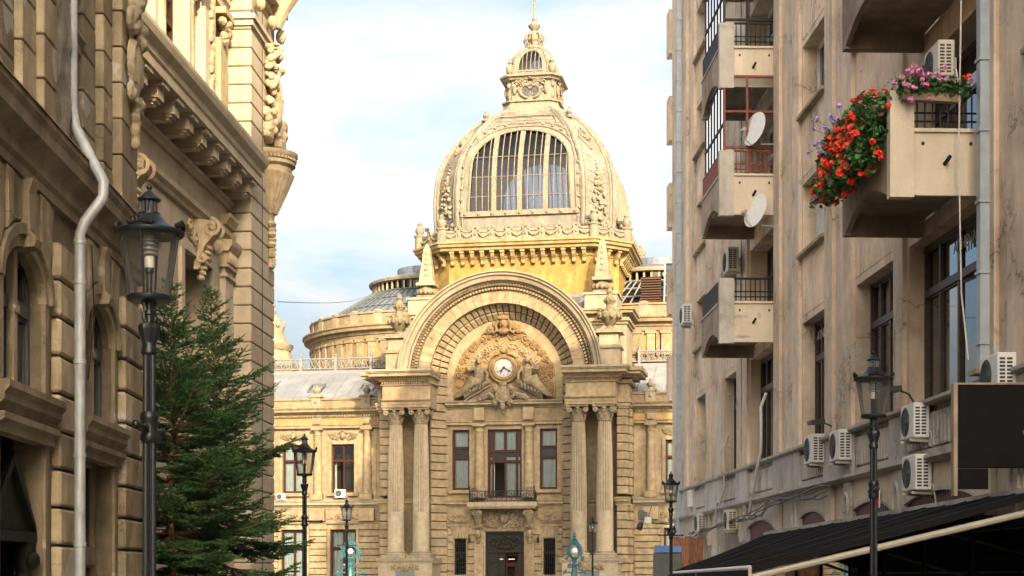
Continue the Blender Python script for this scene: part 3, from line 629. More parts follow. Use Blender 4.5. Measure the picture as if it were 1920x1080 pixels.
for s in (-1, 1):
    b.volute((s*0.55,TY-0.75,13.8),0.22,1.5,0.09,s,PI/2,7,18); b.volute((s*0.55,TY-0.75,12.85),0.2,1.5,0.08,-s,-PI/2,7,18); b.volute((s*1.35,TY-0.62,13.22),0.2,1.5,0.07,s,0,6,18)
    b.tube([(s*0.5,TY-0.72,13.1),(s*0.9,TY-0.7,13.45),(s*1.3,TY-0.65,13.3),(s*1.75,TY-0.6,13.12)],[0.12,0.12,0.1,0.05],7)
    for k in range(5): b.blob((s*(0.75+0.2*k),TY-0.66,13.35-0.07*k),(0.16,0.08,0.08),(0,s*(0.5-0.3*k),0),7,4)
carve(obj('shield_cartouche', b, M['statue'], P), 0.035)
for s in (-1, 1):        # reclining figures on the pediment slopes
    X = lambda x, y, z: (s*x, TY-0.5+y, z)
    b = MB(); b.tube([X(1.62,0.0,14.25),X(1.60,-0.05,14.65),X(1.62,0,15.05),X(1.63,0,15.35)],[0.36,0.33,0.36,0.13],9)
    b.blob(X(1.60,-0.08,15.62),(0.17,0.19,0.22)); b.blob(X(1.66,0.0,15.72),(0.2,0.2,0.19))
    b.tube([X(1.55,-0.05,14.25),X(2.05,-0.3,14.15),X(2.45,-0.28,13.75),X(2.9,-0.22,13.4),X(3.3,-0.15,13.2)],[0.34,0.30,0.23,0.17,0.11],9)
    b.tube([X(1.65,0.05,14.2),X(2.15,-0.02,14.45),X(2.5,-0.05,13.9),X(2.95,-0.02,13.5)],[0.30,0.25,0.2,0.12],8)
    b.tube([X(1.35,-0.05,15.15),X(1.02,-0.15,14.75),X(1.05,-0.25,14.3)],[0.15,0.12,0.09],7)
    b.tube([X(1.88,0,15.15),X(2.3,0.02,15.0),X(2.45,0.0,15.3)],[0.15,0.11,0.08],7)
    for k in range(9): b.tube([X(1.2+0.22*k,-0.22,14.25-0.10*k),X(1.3+0.22*k,-0.32,13.95-0.09*k),X(1.3+0.22*k,-0.3,13.75-0.06*k)],[0.05,0.07,0.05],6)
    carve(obj('reclining_statue', b, M['statue'], P), 0.032)
# portal half columns, windows, balcony
cs = MB().lathe([(0.42,7.05),(0.42,7.2),(0.36,7.24),(0.37,7.32),(0.33,7.36),(0.33,8.6),(0.29,10.95),(0.32,11.0),(0.29,11.06),(0.29,11.2),(0.34,11.26),(0.40,11.34)], n=24); cs.box(-0.42,0.42,-0.42,0.42,11.34,11.45); cs.box(-0.45,0.45,-0.45,0.45,6.6,7.05)
cme = mesh_of('portal_column', cs, 35); cme.materials.append(PAL)
for s in (-1, 1): link('portal_column', cme, None, P, (s*1.67, TY-0.12, 0))
for s in (-1, 1):
    window(P, s*2.95-0.58, s*2.95+0.58, 7.15, 11.15, TY+0.18, (), (0.53,0.70), 0.11, 0.09, curtain=[(0,1,0,0.54),(0,1,0.72,1)])
    for q in (-1,1): obj('window_surround', MB().box(s*2.95+q*0.66-0.08, s*2.95+q*0.66+0.08, TY-0.06, TY+0.15, 7.0, 11.3), PAL, P)
    obj('window_sill', MB().box(s*2.95-0.85, s*2.95+0.85, TY-0.22, TY+0.17, 6.92, 7.13), PAL, P)
    # low grilled window and its flat arch
    gw = window(P, s*3.0-0.4, s*3.0+0.4, 1.5, 3.9, TY+0.22, (), (0.62,), 0.06, 0.05, fm='bronze', gm='glass_dark')
    gr = MB()
    for k in range(5): gr.tube([(s*3.0-0.3+0.15*k,TY+0.12,1.55),(s*3.0-0.3+0.15*k,TY+0.12,3.85)],0.018,5)
    for z in (1.75,2.3,2.9,3.4,3.7): gr.tube([(s*3.0-0.38,TY+0.12,z),(s*3.0+0.38,TY+0.12,z)],0.018,5)
    for k in range(4): gr.volute((s*3.0-0.24+0.16*k,TY+0.1,3.55),0.07,1.2,0.014,1,0,4,10); gr.volute((s*3.0-0.24+0.16*k,TY+0.1,2.0),0.07,1.2,0.014,-1,0,4,10)
    obj('grille', gr, M['iron'], gw)
    for k in range(-2,3):
        vb = MB(); x = s*3.0+k*0.21
        vb.hexa([(x-0.1,TY-0.10,3.94),(x+0.1,TY-0.10,3.94),(x+0.1+0.05*k+0.03,TY-0.10,4.72),(x-0.1+0.05*k-0.03,TY-0.10,4.72)], [(x-0.1,TY,3.94),(x+0.1,TY,3.94),(x+0.1+0.05*k+0.03,TY,4.72),(x-0.1+0.05*k-0.03,TY,4.72)], 0.02); obj('flat_arch_stone', vb, PAL, P)
    obj('course_backing', MB().box(s*2.15-0.34,s*2.15+0.34,TY-0.01,TY+0.02,0.3,4.6).box(s*3.66-0.18,s*3.66+0.18,TY-0.01,TY+0.02,0.3,4.6), M['pal_joint'], P)
    for k in range(9):
        z = 0.3+0.48*k
        if z < 4.4: stone('course_block', P, PAL, s*2.15-0.36, s*2.15+0.36, TY-0.10, TY+0.05, z+0.02, z+0.46, 0.03); stone('course_block', P, PAL, s*3.66-0.2, s*3.66+0.2, TY-0.10, TY+0.05, z+0.02, z+0.46, 0.03)
    obj('frieze_scroll', scatter_relief(MB().box(s*3.05-0.85,s*3.05+0.85,TY-0.05,TY,5.0,5.6), s*3.05, TY-0.06, 5.3, 1.6, 0.5, 26, 3, 1.0), PAL, P, smooth=40)
    mold('string_course', cornice_prof(TY, 5.92, 6.5, 0.35, 0.2), *sorted((s*2.3, s*3.95)), PAL)
    mold('sill_course', [(TY,4.72),(TY-0.14,4.72),(TY-0.14,4.85),(TY-0.2,4.92),(TY,4.92)], *sorted((s*2.3, s*3.95)), PAL)
    # consoles and door pilasters
    b = MB(); b.tube([(s*1.72,TY-0.15,4.6),(s*1.72,TY-0.25,4.95),(s*1.72,TY-0.55,5.4),(s*1.72,TY-0.75,5.8)],[0.16,0.24,0.30,0.30],8)
    for q in (-1,1): b.volute((s*1.72+q*0.2,TY-0.8,5.62),0.22,1.4,0.07,q,PI/2,6,14); b.volute((s*1.72+q*0.14,TY-0.3,4.75),0.14,1.4,0.05,-q,PI/2,6,14)
    b.blob((s*1.72,TY-0.3,4.2),(0.22,0.2,0.3)); b.blob((s*1.72,TY-0.42,4.2),(0.1,0.12,0.12)); b.blob((s*1.72,TY-0.22,3.85),(0.12,0.12,0.3))
    obj('console', b, M['statue'], P, smooth=45)
    obj('door_pilaster', MB().box(s*1.72-0.30,s*1.72+0.30,TY-0.16,TY,0.2,3.7), PAL, P)
    wl = MB().tube([(s*2.3,TY-0.15,4.1),(s*2.3,TY-0.4,4.1),(s*2.3,TY-0.42,3.9)],0.03,5); wl.lathe([(0.03,3.6),(0.09,3.66),(0.1,3.85),(0.05,3.98),(0.0,4.02)], (s*2.3,TY-0.42,0), 8)
    obj('wall_lantern', wl, M['iron'], P)
window(P, -1.15, 1.15, 6.6, 11.15, TY+0.18, (0.155,0.5,0.845), (0.53,0.68), 0.11, 0.09, curtain=[(0,0.15,0,0.6),(0.52,1,0,0.6),(0.16,0.45,0.68,1),(0.55,0.84,0.68,1)], skip=((1,0),))
b = MB().box(-2.32,2.32,TY-1.15,TY,5.98,6.28); b.box(-2.24,2.24,TY-1.05,TY,5.86,5.98); bal = obj('balcony_slab', b, M['pal_white'], P)
b = MB(); yf = TY-1.05
for z in (6.36,7.0): b.tube([(-2.15,TY,z),(-2.15,yf,z),(2.15,yf,z),(2.15,TY,z)],0.03,6)
for k in range(27): x = -2.12+4.24*k/26; b.tube([(x,yf,6.3),(x,yf,7.0)],0.014,5)
for k in range(13):
    x = -1.95+3.9*k/12; b.volute((x,yf-0.02,6.78),0.15,1.4,0.02,1 if k%2 else -1,0.5,5,14); b.volute((x,yf-0.02,6.52),0.13,1.4,0.02,-1 if k%2 else 1,2.5,5,14)
for s in (-1,1):
    b.tube([(s*2.15,yf,6.28),(s*2.15,yf,7.2)],0.045,6); b.blob((s*2.15,yf,7.25),0.07); b.volute((s*1.75,yf,7.15),0.13,1.4,0.025,s,0,5,12); b.volute((s*1.95,yf,7.15),0.13,1.4,0.025,-s,3,5,12)
    for k in range(4): y = TY-0.1-0.25*k; b.tube([(s*2.15,y,6.3),(s*2.15,y,7.0)],0.014,5)
obj('balcony_railing', b, M['iron'], P, smooth=50)
b = MB().box(-1.42,1.42,TY-0.1,TY,4.4,5.85); scatter_relief(b, 0, TY-0.12, 5.05, 2.7, 1.1, 60, 8, 1.2); b.blob((0,TY-0.25,5.2),(0.3,0.18,0.35)); b.volute((-0.5,TY-0.2,5.5),0.2,1.5,0.06,1,0,6,16); b.volute((0.5,TY-0.2,5.5),0.2,1.5,0.06,-1,PI,6,16)
obj('overdoor_panel', b, M['statue'], P, smooth=40)
dr = MB(); dr.box(-1.3,-1.18,TY+0.1,TY+0.3,0.2,4.35); dr.box(1.18,1.3,TY+0.1,TY+0.3,0.2,4.35); dr.box(-1.18,1.18,TY+0.1,TY+0.3,4.22,4.35); dr.box(-1.18,1.18,TY+0.08,TY+0.3,2.98,3.12)
d = obj('door', dr, M['bronze'], P)
obj('transom_panel', scatter_relief(MB().box(-1.18,1.18,TY+0.2,TY+0.26,3.12,4.22), 0, TY+0.18, 3.65, 2.1, 0.9, 36, 77, 0.9), M['bronze'], d, smooth=40)
lf = MB().box(-1.18,0.0,TY+0.18,TY+0.24,0.2,2.98)
for z0, z1 in ((0.3,1.2),(1.3,2.2),(2.3,2.88)): lf.block(-1.05,-0.45,TY+0.15,TY+0.2,z0,z1,0.03); lf.block(-0.4,-0.08,TY+0.15,TY+0.2,z0,z1,0.03)
obj('door_leaf', lf, M['bronze'], d)
lf = MB().box(0.88,1.18,TY+0.18,TY+0.24,0.2,2.98); obj('door_side_panel', lf, M['bronze'], d)
lf = MB(); wall_holes(lf, 0.0, 0.88, 0.2, 2.98, [(0.12,0.62,0.2,2.05),(0.1,0.78,2.3,2.75)], TY+0.42, TY+0.48); obj('inner_door', lf, M['redwood'], d)
obj('vestibule', MB().box(-1.3,1.3,TY+0.9,TY+0.95,0.2,4.35), M['room'], d)
lt = MB().box(-0.35,-0.1,TY+0.14,TY+0.15,2.52,2.56); lt.box(0.2,0.62,TY+0.40,TY+0.41,2.52,2.57); obj('door_notice', lt, M['white'], d)

# wings, both sides
WY = 2.0
def wing(s):
    far = 26.0 if s < 0 else 17.0
    cols = [9.62+3.48*k for k in range(5 if s < 0 else 3)]
    wc = [c+1.74 for c in cols[:-1]]
    holes = []
    for c in wc: holes += [(*sorted((s*(c-0.8), s*(c+0.8))), 7.1, 10.4), (*sorted((s*(c-0.92), s*(c+0.92))), 0.6, 4.6)]
    b = MB(); wall_holes(b, *sorted((s*8.2, s*far)), 0, 12.1, holes, WY, WY+0.5); obj('wing_wall', b, PAL, P)
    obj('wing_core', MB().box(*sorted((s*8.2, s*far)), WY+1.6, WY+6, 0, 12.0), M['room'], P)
    for c in cols:
        w = MB().lathe([(0.34,6.98),(0.35,7.08),(0.30,7.14),(0.30,8.4),(0.255,10.95),(0.30,11.0),(0.26,11.05),(0.26,11.18),(0.33,11.28),(0.37,11.34)], (0,0,0), 20); w.box(-0.4,0.4,-0.4,0.3,6.6,6.98); w.box(-0.4,0.4,-0.4,0.3,11.34,11.48)
        k_ = ('wcol',)
        if k_ not in _cache: _cache[k_] = mesh_of('wing_column', w, 35); _cache[k_].materials.append(PAL)
        link('wing_column', _cache[k_], None, P, (s*c, WY-0.12, 0))
        obj('pilaster_strip', MB().box(s*c-0.62, s*c+0.62, WY-0.05, WY+0.02, 6.6, 11.45), PAL, P)
        obj('pedestal_block', MB().box(s*c-0.52, s*c+0.52, WY-0.42, WY, 5.15, 5.95), PAL, P)
        b = MB().box(s*c-0.34, s*c+0.34, WY-0.34, WY, 11.5, 12.2); b.block(s*c-0.26, s*c+0.26, WY-0.44, WY-0.3, 11.7, 12.1, 0.04); 
        for q in (-1,0,1): b.blob((s*c+q*0.15,WY-0.46,11.78),(0.05,0.05,0.09),None,6,4)
        obj('frieze_block', b, PAL, P)
        # parapet finial
        b = MB().box(s*c-0.32, s*c+0.32, WY-0.62, WY+0.1, 12.86, 13.55); b.box(s*c-0.40,s*c+0.40,WY-0.7,WY+0.15,13.55,13.66)
        b.lathe([(0.28,13.66),(0.2,13.74),(0.16,13.82),(0.27,13.96),(0.28,14.06),(0.16,14.2),(0.08,14.26),(0.10,14.32),(0.0,14.42)], (s*c,WY-0.28,0), 12); b.blob((s*c,WY-0.66,13.25),(0.12,0.06,0.12))
        for q in (-1,1): b.volute((s*c+q*0.48,WY-0.3,13.42),0.17,1.4,0.06,-q,PI/2,6,14)
        obj('parapet_finial', b, M['pal_white'], P, smooth=40)
    for i, c in enumerate(wc):
        op = (s < 0 and i == 0)
        window(P, s*c-0.8, s*c+0.8, 7.1, 10.4, WY+0.2, (0.5,), (0.66,), 0.10, 0.08, curtain=None if op else [(0,1,0,0.64),(0,1,0.68,1)], skip=((0,0),) if op else ())
        if op: window(P, s*c-0.8, s*c+0.8, 7.1, 10.4, WY+0.32, (0.5,), (0.66,), 0.03, 0.04, curtain=[(0.03,0.12,0,0.64)], name='inner_window', skip=((0,0),(1,0),(0,1),(1,1)), room=0)
        for q in (-1,1): obj('window_surround', MB().box(s*c+q*0.9-0.1, s*c+q*0.9+0.1, WY-0.08, WY+0.1, 6.95, 10.6), PAL, P)
        obj('window_sill', MB().box(s*c-1.1, s*c+1.1, WY-0.22, WY+0.18, 6.86, 7.08), PAL, P)
        b = MB(); scatter_relief(b, s*c, WY-0.02, 10.95, 1.9, 0.55, 30, 12+i, 0.95); b.blob((s*c,WY-0.1,11.0),(0.2,0.14,0.3)); b.blob((s*c,WY-0.14,11.28),(0.12,0.1,0.1)); obj('window_crest', b, M['statue'], P, smooth=40)
        window(P, s*c-0.92, s*c+0.92, 0.6, 4.6, WY+0.22, (0.5,), (0.68,), 0.12, 0.08, curtain=[(0,1,0,0.66),(0,1,0.7,1)])
        obj('window_surround', MB().box(s*c-1.1, s*c-0.93, WY-0.06, WY+0.1, 0, 4.75), PAL, P); obj('window_surround', MB().box(s*c+0.93, s*c+1.1, WY-0.06, WY+0.1, 0, 4.75), PAL, P)
        obj('frieze_scroll', scatter_relief(MB(), s*c, WY-0.02, 5.45, 2.1, 0.42, 30, 40+i, 0.9), PAL, P, smooth=40)
    for k in range(11):      # banded ground-floor courses
        z = 0.2+0.435*k
        segs = []
        edges = [8.5]+sum([[c-1.12, c+1.12] for c in wc], [])+[far]
        for a, c in zip(edges[::2], edges[1::2]):
            if a > (22 if s < 0 else 15): continue
            stone('band_course', P, PAL, *sorted((s*a, s*c)), WY-0.13, WY+0.02, z+0.022, z+0.413, 0.03)
    for a, c in zip(edges[::2], edges[1::2]): obj('course_backing', MB().box(*sorted((s*(a+0.02), s*(c-0.02))), WY-0.012, WY+0.03, 0.1, 4.9), M['pal_joint'], P)  # dark sheet behind the courses, painting in shade between them
    mold('string_course', cornice_prof(WY, 5.96, 6.6, 0.42, 0.1), *sorted((s*8.45, s*far)), M['pal_white'])
    mold('base_band', [(WY,4.95),(WY-0.12,4.95),(WY-0.16,5.03),(WY-0.16,5.1),(WY,5.1)], *sorted((s*8.45, s*far)), PAL)
    mold('wing_architrave', [(WY+0.1,11.48),(WY-0.28,11.48),(WY-0.28,11.62),(WY-0.34,11.66),(WY-0.34,11.72),(WY+0.1,11.72)], *sorted((s*8.3, s*far)), PAL)
    obj('wing_frieze', MB().box(*sorted((s*8.3, s*far)), WY-0.25, WY+0.3, 11.72, 12.22), M['pal_frieze'], P)
    dn = MB(); k = 8.4
    while k < min(far, 21): dn.box(*sorted((s*k, s*(k+0.1))), WY-0.42, WY-0.2, 12.22, 12.34); k += 0.19
    obj('wing_dentils', dn, PAL, P)
    mold('wing_cornice', cornice_prof(WY-0.25, 12.30, 12.85, 0.55, 0.5), *sorted((s*8.3, s*far)), PAL)
    mold('wing_parapet', [(WY+0.2,12.85),(WY-0.48,12.85),(WY-0.48,13.32),(WY-0.56,13.36),(WY-0.56,13.48),(WY+0.2,13.48)], *sorted((s*8.3, s*far)), PAL)
    # zinc roof with standing seams
    y0, z0, y1, z1 = WY+0.3, 13.3, 7.6, 16.0; hip = far-6.5 if s < 0 else far
    b = MB().hexa([(s*8.0,y0,z0),(s*far,y0,z0),(s*hip,y1,z1),(s*8.0,y1,z1)], [(s*8.0,y0,z0-0.15),(s*far,y0,z0-0.15),(s*hip,y1,z1-0.15),(s*8.0,y1,z1-0.15)]); rf = obj('zinc_roof', b, M['zinc'], P)
    sm = MB(); k = 8.6
    while k < far-0.5:
        t1 = 1.0 if k < hip else (far-k)/(far-hip)
        q0 = (s*k, y0, z0+0.03); q1 = (s*k, y0+(y1-y0)*t1, z0+(z1-z0)*t1+0.03); sm.tube([q0, q1], 0.035, 4); k += 0.95
    obj('standing_seam', sm, M['zinc'], rf)
    for c in ((14.0, 10.3) if s < 0 else (11.6,)):       # skylights
        t = 0.42; yy = y0+(y1-y0)*t; zz = z0+(z1-z0)*t; sl = (z1-z0)/(y1-y0); X0, X1 = sorted((s*(c-0.5), s*(c+0.5)))
        f = MB()
        for (xa, xb, ya, yb) in ((X0,X0+0.1,-0.6,0.6),(X1-0.1,X1,-0.6,0.6),(X0+0.1,X1-0.1,-0.6,-0.48),(X0+0.1,X1-0.1,0.48,0.6)):
            f.hexa([(xa,yy+ya,zz+sl*ya+0.2),(xb,yy+ya,zz+sl*ya+0.2),(xb,yy+yb,zz+sl*yb+0.2),(xa,yy+yb,zz+sl*yb+0.2)], [(xa,yy+ya,zz+sl*ya-0.05),(xb,yy+ya,zz+sl*ya-0.05),(xb,yy+yb,zz+sl*yb-0.05),(xa,yy+yb,zz+sl*yb-0.05)])
        sk = obj('skylight', f, M['greygreen'], rf)
    # iron cresting along the roof top
    b = MB().box(*sorted((s*8.0, s*hip)), y1-0.15, y1+0.3, z1-0.1, z1+0.15)
    b.tube([(s*8.0,y1,z1+1.0),(s*hip,y1,z1+1.0)],0.06,6); b.tube([(s*8.0,y1,z1+0.3),(s*hip,y1,z1+0.3)],0.05,6); k = 8.3
    while k < hip:
        b.tube([(s*k,y1,z1+0.3),(s*(k+0.35),y1,z1+1.0)],0.035,4); b.tube([(s*(k+0.35),y1,z1+0.3),(s*k,y1,z1+1.0)],0.035,4); k += 0.4
    k = 8.3
    while k < hip+0.1:
        b.box(s*k-0.09,s*k+0.09,y1-0.09,y1+0.09,z1,z1+1.15); b.blob((s*k,y1,z1+1.25),0.12,None,8,5); k += 2.6
    obj('roof_balustrade', b, M['crest'], rf)
wing(-1); wing(1)
# ------------------------------------------------------------------ palace: attic, rotundas, drum, dome
for s in (-1, 1):
    # stepped attic block between portal and drum
    b = MB().box(*sorted((s*3.0, s*7.9)), 2.9, 6.6, 15.0, 18.9); at = obj('attic_block', b, M['pal_white'], P)
    for zz0, zz1, o_ in ((18.2,18.4,0.1),(18.4,18.62,0.22),(18.9,19.1,0.45),(19.1,19.25,0.55)): obj('attic_cornice', MB().box(*sorted((s*3.0, s*(7.9+o_))), 2.9-o_, 6.6, zz0+0.002, zz1), PAL, at)
    b = MB().box(*sorted((s*5.0, s*7.2)), 3.6, 6.4, 19.25, 20.35); b.box(*sorted((s*4.9, s*7.3)), 3.5, 6.5, 20.35, 20.5); obj('obelisk_plinth', b, M['pal_white'], P)
    ox, oy = s*6.1, 4.7
    b = MB().box(ox-0.62,ox+0.62,oy-0.62,oy+0.62,20.5,20.75)
    for k in range(12): a = 2*PI*k/12; b.blob((ox+0.62*math.cos(a), oy+0.62*math.sin(a), 21.0), (0.16,0.16,0.22), (0,0,a), 7, 5)
    b.lathe([(0.5,20.75),(0.72,20.95),(0.72,21.1),(0.5,21.25),(0.45,21.4)], (ox,oy,0), 16)
    obk = obj('obelisk_base', b, M['statue'], P, smooth=45)
    b = MB().box(ox-0.66,ox+0.66,oy-0.66,oy+0.66,21.42,21.62)
    b.hexa([(ox-0.50,oy-0.50,21.62),(ox+0.50,oy-0.50,21.62),(ox+0.50,oy+0.50,21.62),(ox-0.50,oy+0.50,21.62)], [(ox-0.21,oy-0.21,24.0),(ox+0.21,oy-0.21,24.0),(ox+0.21,oy+0.21,24.0),(ox-0.21,oy+0.21,24.0)])
    b.hexa([(ox-0.21,oy-0.21,24.0),(ox+0.21,oy-0.21,24.0),(ox+0.21,oy+0.21,24.0),(ox-0.21,oy+0.21,24.0)], [(ox-0.03,oy-0.03,24.4),(ox+0.03,oy-0.03,24.4),(ox+0.03,oy+0.03,24.4),(ox-0.03,oy+0.03,24.4)])
    for z in (22.05,22.9,23.6): w_ = 0.52-0.122*(z-21.62); b.box(ox-w_,ox+w_,oy-w_,oy+w_,z,z+0.07)
    for k in range(5): b.blob((ox,oy-0.47+0.12*k*0.45,22.2+0.38*k),(0.16-0.015*k,0.07,0.13),None,7,4)
    obj('obelisk', b, M['pal_white'], P)
# sloping metal roof behind the arch
b = MB().hexa([(-5.2,4.2,19.6),(5.2,4.2,19.6),(5.2,7.2,21.3),(-5.2,7.2,21.3)], [(-5.2,4.2,19.2),(5.2,4.2,19.2),(5.2,7.2,19.2),(-5.2,7.2,19.2)]); br = obj('back_roof', b, M['zinc'], P)
for c in (3.6,):
    for k in range(3): 
        x = c-0.6+0.5*k; obj('roof_light', MB().hexa([(x,4.9,20.05),(x+0.44,4.9,20.05),(x+0.44,5.9,20.62),(x,5.9,20.62)], [(x,4.9,19.95),(x+0.44,4.9,19.95),(x+0.44,5.9,20.5),(x,5.9,20.5)]), M['greygreen'], br)

def rotunda(s):
    cx, cy = s*8.7, 17.2
    a0, a1 = (PI*0.98, PI*1.75) if s < 0 else (PI*1.25, PI*2.02)
    b = MB().lathe([(9.2,14.5),(9.2,16.3),(9.35,16.3),(9.35,16.6),(9.1,16.62),(9.1,18.55)], (cx,cy,0), 72, a0, a1); r = obj('rotunda_wall', b, PAL, P, smooth=20)
    b = MB().lathe([(9.1,18.5),(9.22,18.5),(9.25,18.75),(9.35,18.8),(9.38,19.0),(9.72,19.08),(9.75,19.28),(9.85,19.36),(9.85,19.46),(9.2,19.5),(9.2,20.3),(9.3,20.32),(9.3,20.44),(8.9,20.46),(8.7,20.2)], (cx,cy,0), 72, a0, a1); obj('rotunda_cornice', b, PAL, r, smooth=20)
    n = 22
    for k in range(n):
        a = a0+(a1-a0)*(k+0.5)/n; t = (cx+9.12*math.cos(a), cy+9.12*math.sin(a), 0)
        pl = obj('rotunda_pilaster', MB().block(-0.30,0.30,-0.14,0.05,16.62,18.5,0.03).box(-0.38,0.38,-0.2,0.02,18.3,18.5), PAL, r); pl.location = t; pl.rotation_euler = (0,0,a+PI/2)
        a2 = a0+(a1-a0)*(k+1.0)/n; t2 = (cx+9.1*math.cos(a2), cy+9.1*math.sin(a2), 0)
        if k % 3 == 1:
            for q in (-1,1):
                w = MB().box(q*0.34-0.22,q*0.34+0.22,-0.02,0.1,16.75,18.25); w2 = obj('rotunda_window', w, M['room'], r); w2.location = t2; w2.rotation_euler = (0,0,a2+PI/2)
                w = MB().box(q*0.34-0.29,q*0.34-0.22,-0.06,0.05,16.7,18.32).box(q*0.34+0.22,q*0.34+0.29,-0.06,0.05,16.7,18.32); w3 = obj('window_surround', w, PAL, r); w3.location = t2; w3.rotation_euler = (0,0,a2+PI/2)
        else:
            w = MB().block(-0.36,0.36,-0.06,0.03,16.85,18.15,0.05); w2 = obj('rotunda_panel', w, M['pal_frieze'], r); w2.location = t2; w2.rotation_euler = (0,0,a2+PI/2)
        if k % 2 == 0:
            w = MB().box(-0.34,0.34,-0.16,0.2,19.5,20.46).blob((0,-0.05,20.48),(0.36,0.2,0.12)); w2 = obj('parapet_block', w, M['pal_white'], r, smooth=30); w2.location = t2[:2]+(0,); w2.rotation_euler = (0,0,a2+PI/2)
    nn_ = 30
    rf = obj('rotunda_roof_base', MB().lathe([(8.8,20.2),(8.6,20.35),(4.7,22.75),(4.6,22.4),(8.5,20.0)], (cx,cy,0), nn_, a0, a1), M['slate'] if s < 0 else M['glass_dome'], r)
    ribs = MB(); 
    for k in range(nn_+1):
        a = a0+(a1-a0)*k/nn_; ribs.tube([(cx+8.6*math.cos(a),cy+8.6*math.sin(a),20.42),(cx+4.75*math.cos(a),cy+4.75*math.sin(a),22.82)],0.05 if s<0 else 0.07,4)
    for rr, zz in ((8.6,20.42),(7.3,21.23),(6.0,22.04),(4.8,22.8)): ribs.tube([(cx+rr*math.cos(a0+(a1-a0)*k/nn_),cy+rr*math.sin(a0+(a1-a0)*k/nn_),zz) for k in range(nn_+1)],0.05 if s<0 else 0.07,4)
    obj('roof_rib', ribs, M['greygreen'] if s < 0 else M['crest'], rf)
    b = MB().lathe([(4.5,22.6),(4.5,22.75),(4.62,22.8)], (cx,cy,0), 40); b.lathe([(4.5,23.5),(4.75,23.55),(4.8,23.72),(4.3,23.9)], (cx,cy,0), 40)
    for k in range(52): a = 2*PI*k/52; b.box(cx+4.45*math.cos(a)-0.07,cx+4.45*math.cos(a)+0.07,cy+4.45*math.sin(a)-0.07,cy+4.45*math.sin(a)+0.07,22.75,23.5)
    ln = obj('roof_lantern', b, M['pal_white'], r)
    obj('lantern_glazing', MB().lathe([(4.35,22.75),(4.35,23.5)], (cx,cy,0), 40), M['glass_dome'], ln)
    obj('lantern_roof', MB().lathe([(4.7,23.75),(2.6,24.4),(2.6,24.9),(0.0,25.0)], (cx,cy,0), 40), M['slate'], ln)
rotunda(-1); rotunda(1)
# greenhouse-like glass gable and louvres right of the drum
b = MB(); x0, x1, y0, z0, z1 = 9.9, 13.6, 9.0, 20.3, 23.6
gx = [x0+(x1-x0)*k/5 for k in range(6)]; gz = [z0+(z1-z0)*k/4 for k in range(5)]
for x in gx: b.hexa([(x-0.06,y0,z0),(x+0.06,y0,z0),(x+0.06,y0+1.2,z1),(x-0.06,y0+1.2,z1)], [(x-0.06,y0+0.15,z0),(x+0.06,y0+0.15,z0),(x+0.06,y0+1.35,z1),(x-0.06,y0+1.35,z1)])
for k, z in enumerate(gz): yy = y0+1.2*k/4; b.box(x0,x1,yy-0.03,yy+0.12,z-0.06,z+0.06)
gh = obj('glass_roof_gable', b, M['crest'], P)
obj('gable_glazing', MB().hexa([(x0,y0+0.08,z0),(x1,y0+0.08,z0),(x1,y0+1.28,z1),(x0,y0+1.28,z1)], [(x0,y0+0.16,z0),(x1,y0+0.16,z0),(x1,y0+1.36,z1),(x0,y0+1.36,z1)]), M['glass_dome'], gh)
obj('gable_interior', MB().box(x0,x1,y0+2.2,y0+2.3,z0,z1-0.4), M['concrete_g'], gh)
lv = MB().box(8.35,9.75,8.35,8.4,19.4,22.3); lo_ = obj('louvre_panel', lv, M['room'], P)
for k in range(16):
    z = 19.5+0.175*k; obj('louvre_slat', MB().hexa([(8.35,8.2,z),(9.75,8.2,z),(9.75,8.34,z+0.11),(8.35,8.34,z+0.11)], [(8.35,8.22,z-0.03),(9.75,8.22,z-0.03),(9.75,8.36,z+0.08),(8.35,8.36,z+0.08)]), M['slat_brown'], lo_)
# far left corner turret
tx, ty = -19.2, 10.5
b = MB().box(tx-2.2,tx+2.2,ty-2.2,ty+2.2,12,16.9); b.lathe([(1.9,16.9),(1.5,17.4),(1.3,18.0),(1.35,18.1),(1.5,18.3),(1.55,18.5),(1.15,18.6),(0.95,19.0),(0.8,19.5),(0.85,19.7),(0.75,20.2),(0.45,20.6),(0.2,20.8),(0.28,20.95),(0.28,21.1),(0.12,21.25),(0.22,21.5),(0.1,21.7),(0.16,21.9),(0.05,22.1),(0.0,22.6)], (tx,ty,0), 16)
for k in range(8): a = 2*PI*k/8; b.blob((tx+1.3*math.cos(a),ty+1.3*math.sin(a),18.25),(0.16,0.25,0.25),(0,0,a),7,5); b.blob((tx+0.85*math.cos(a),ty+0.85*math.sin(a),20.0),(0.12,0.2,0.28),(0,0,a),7,5)
obj('corner_turret', b, M['pal_white'], P, smooth=40)

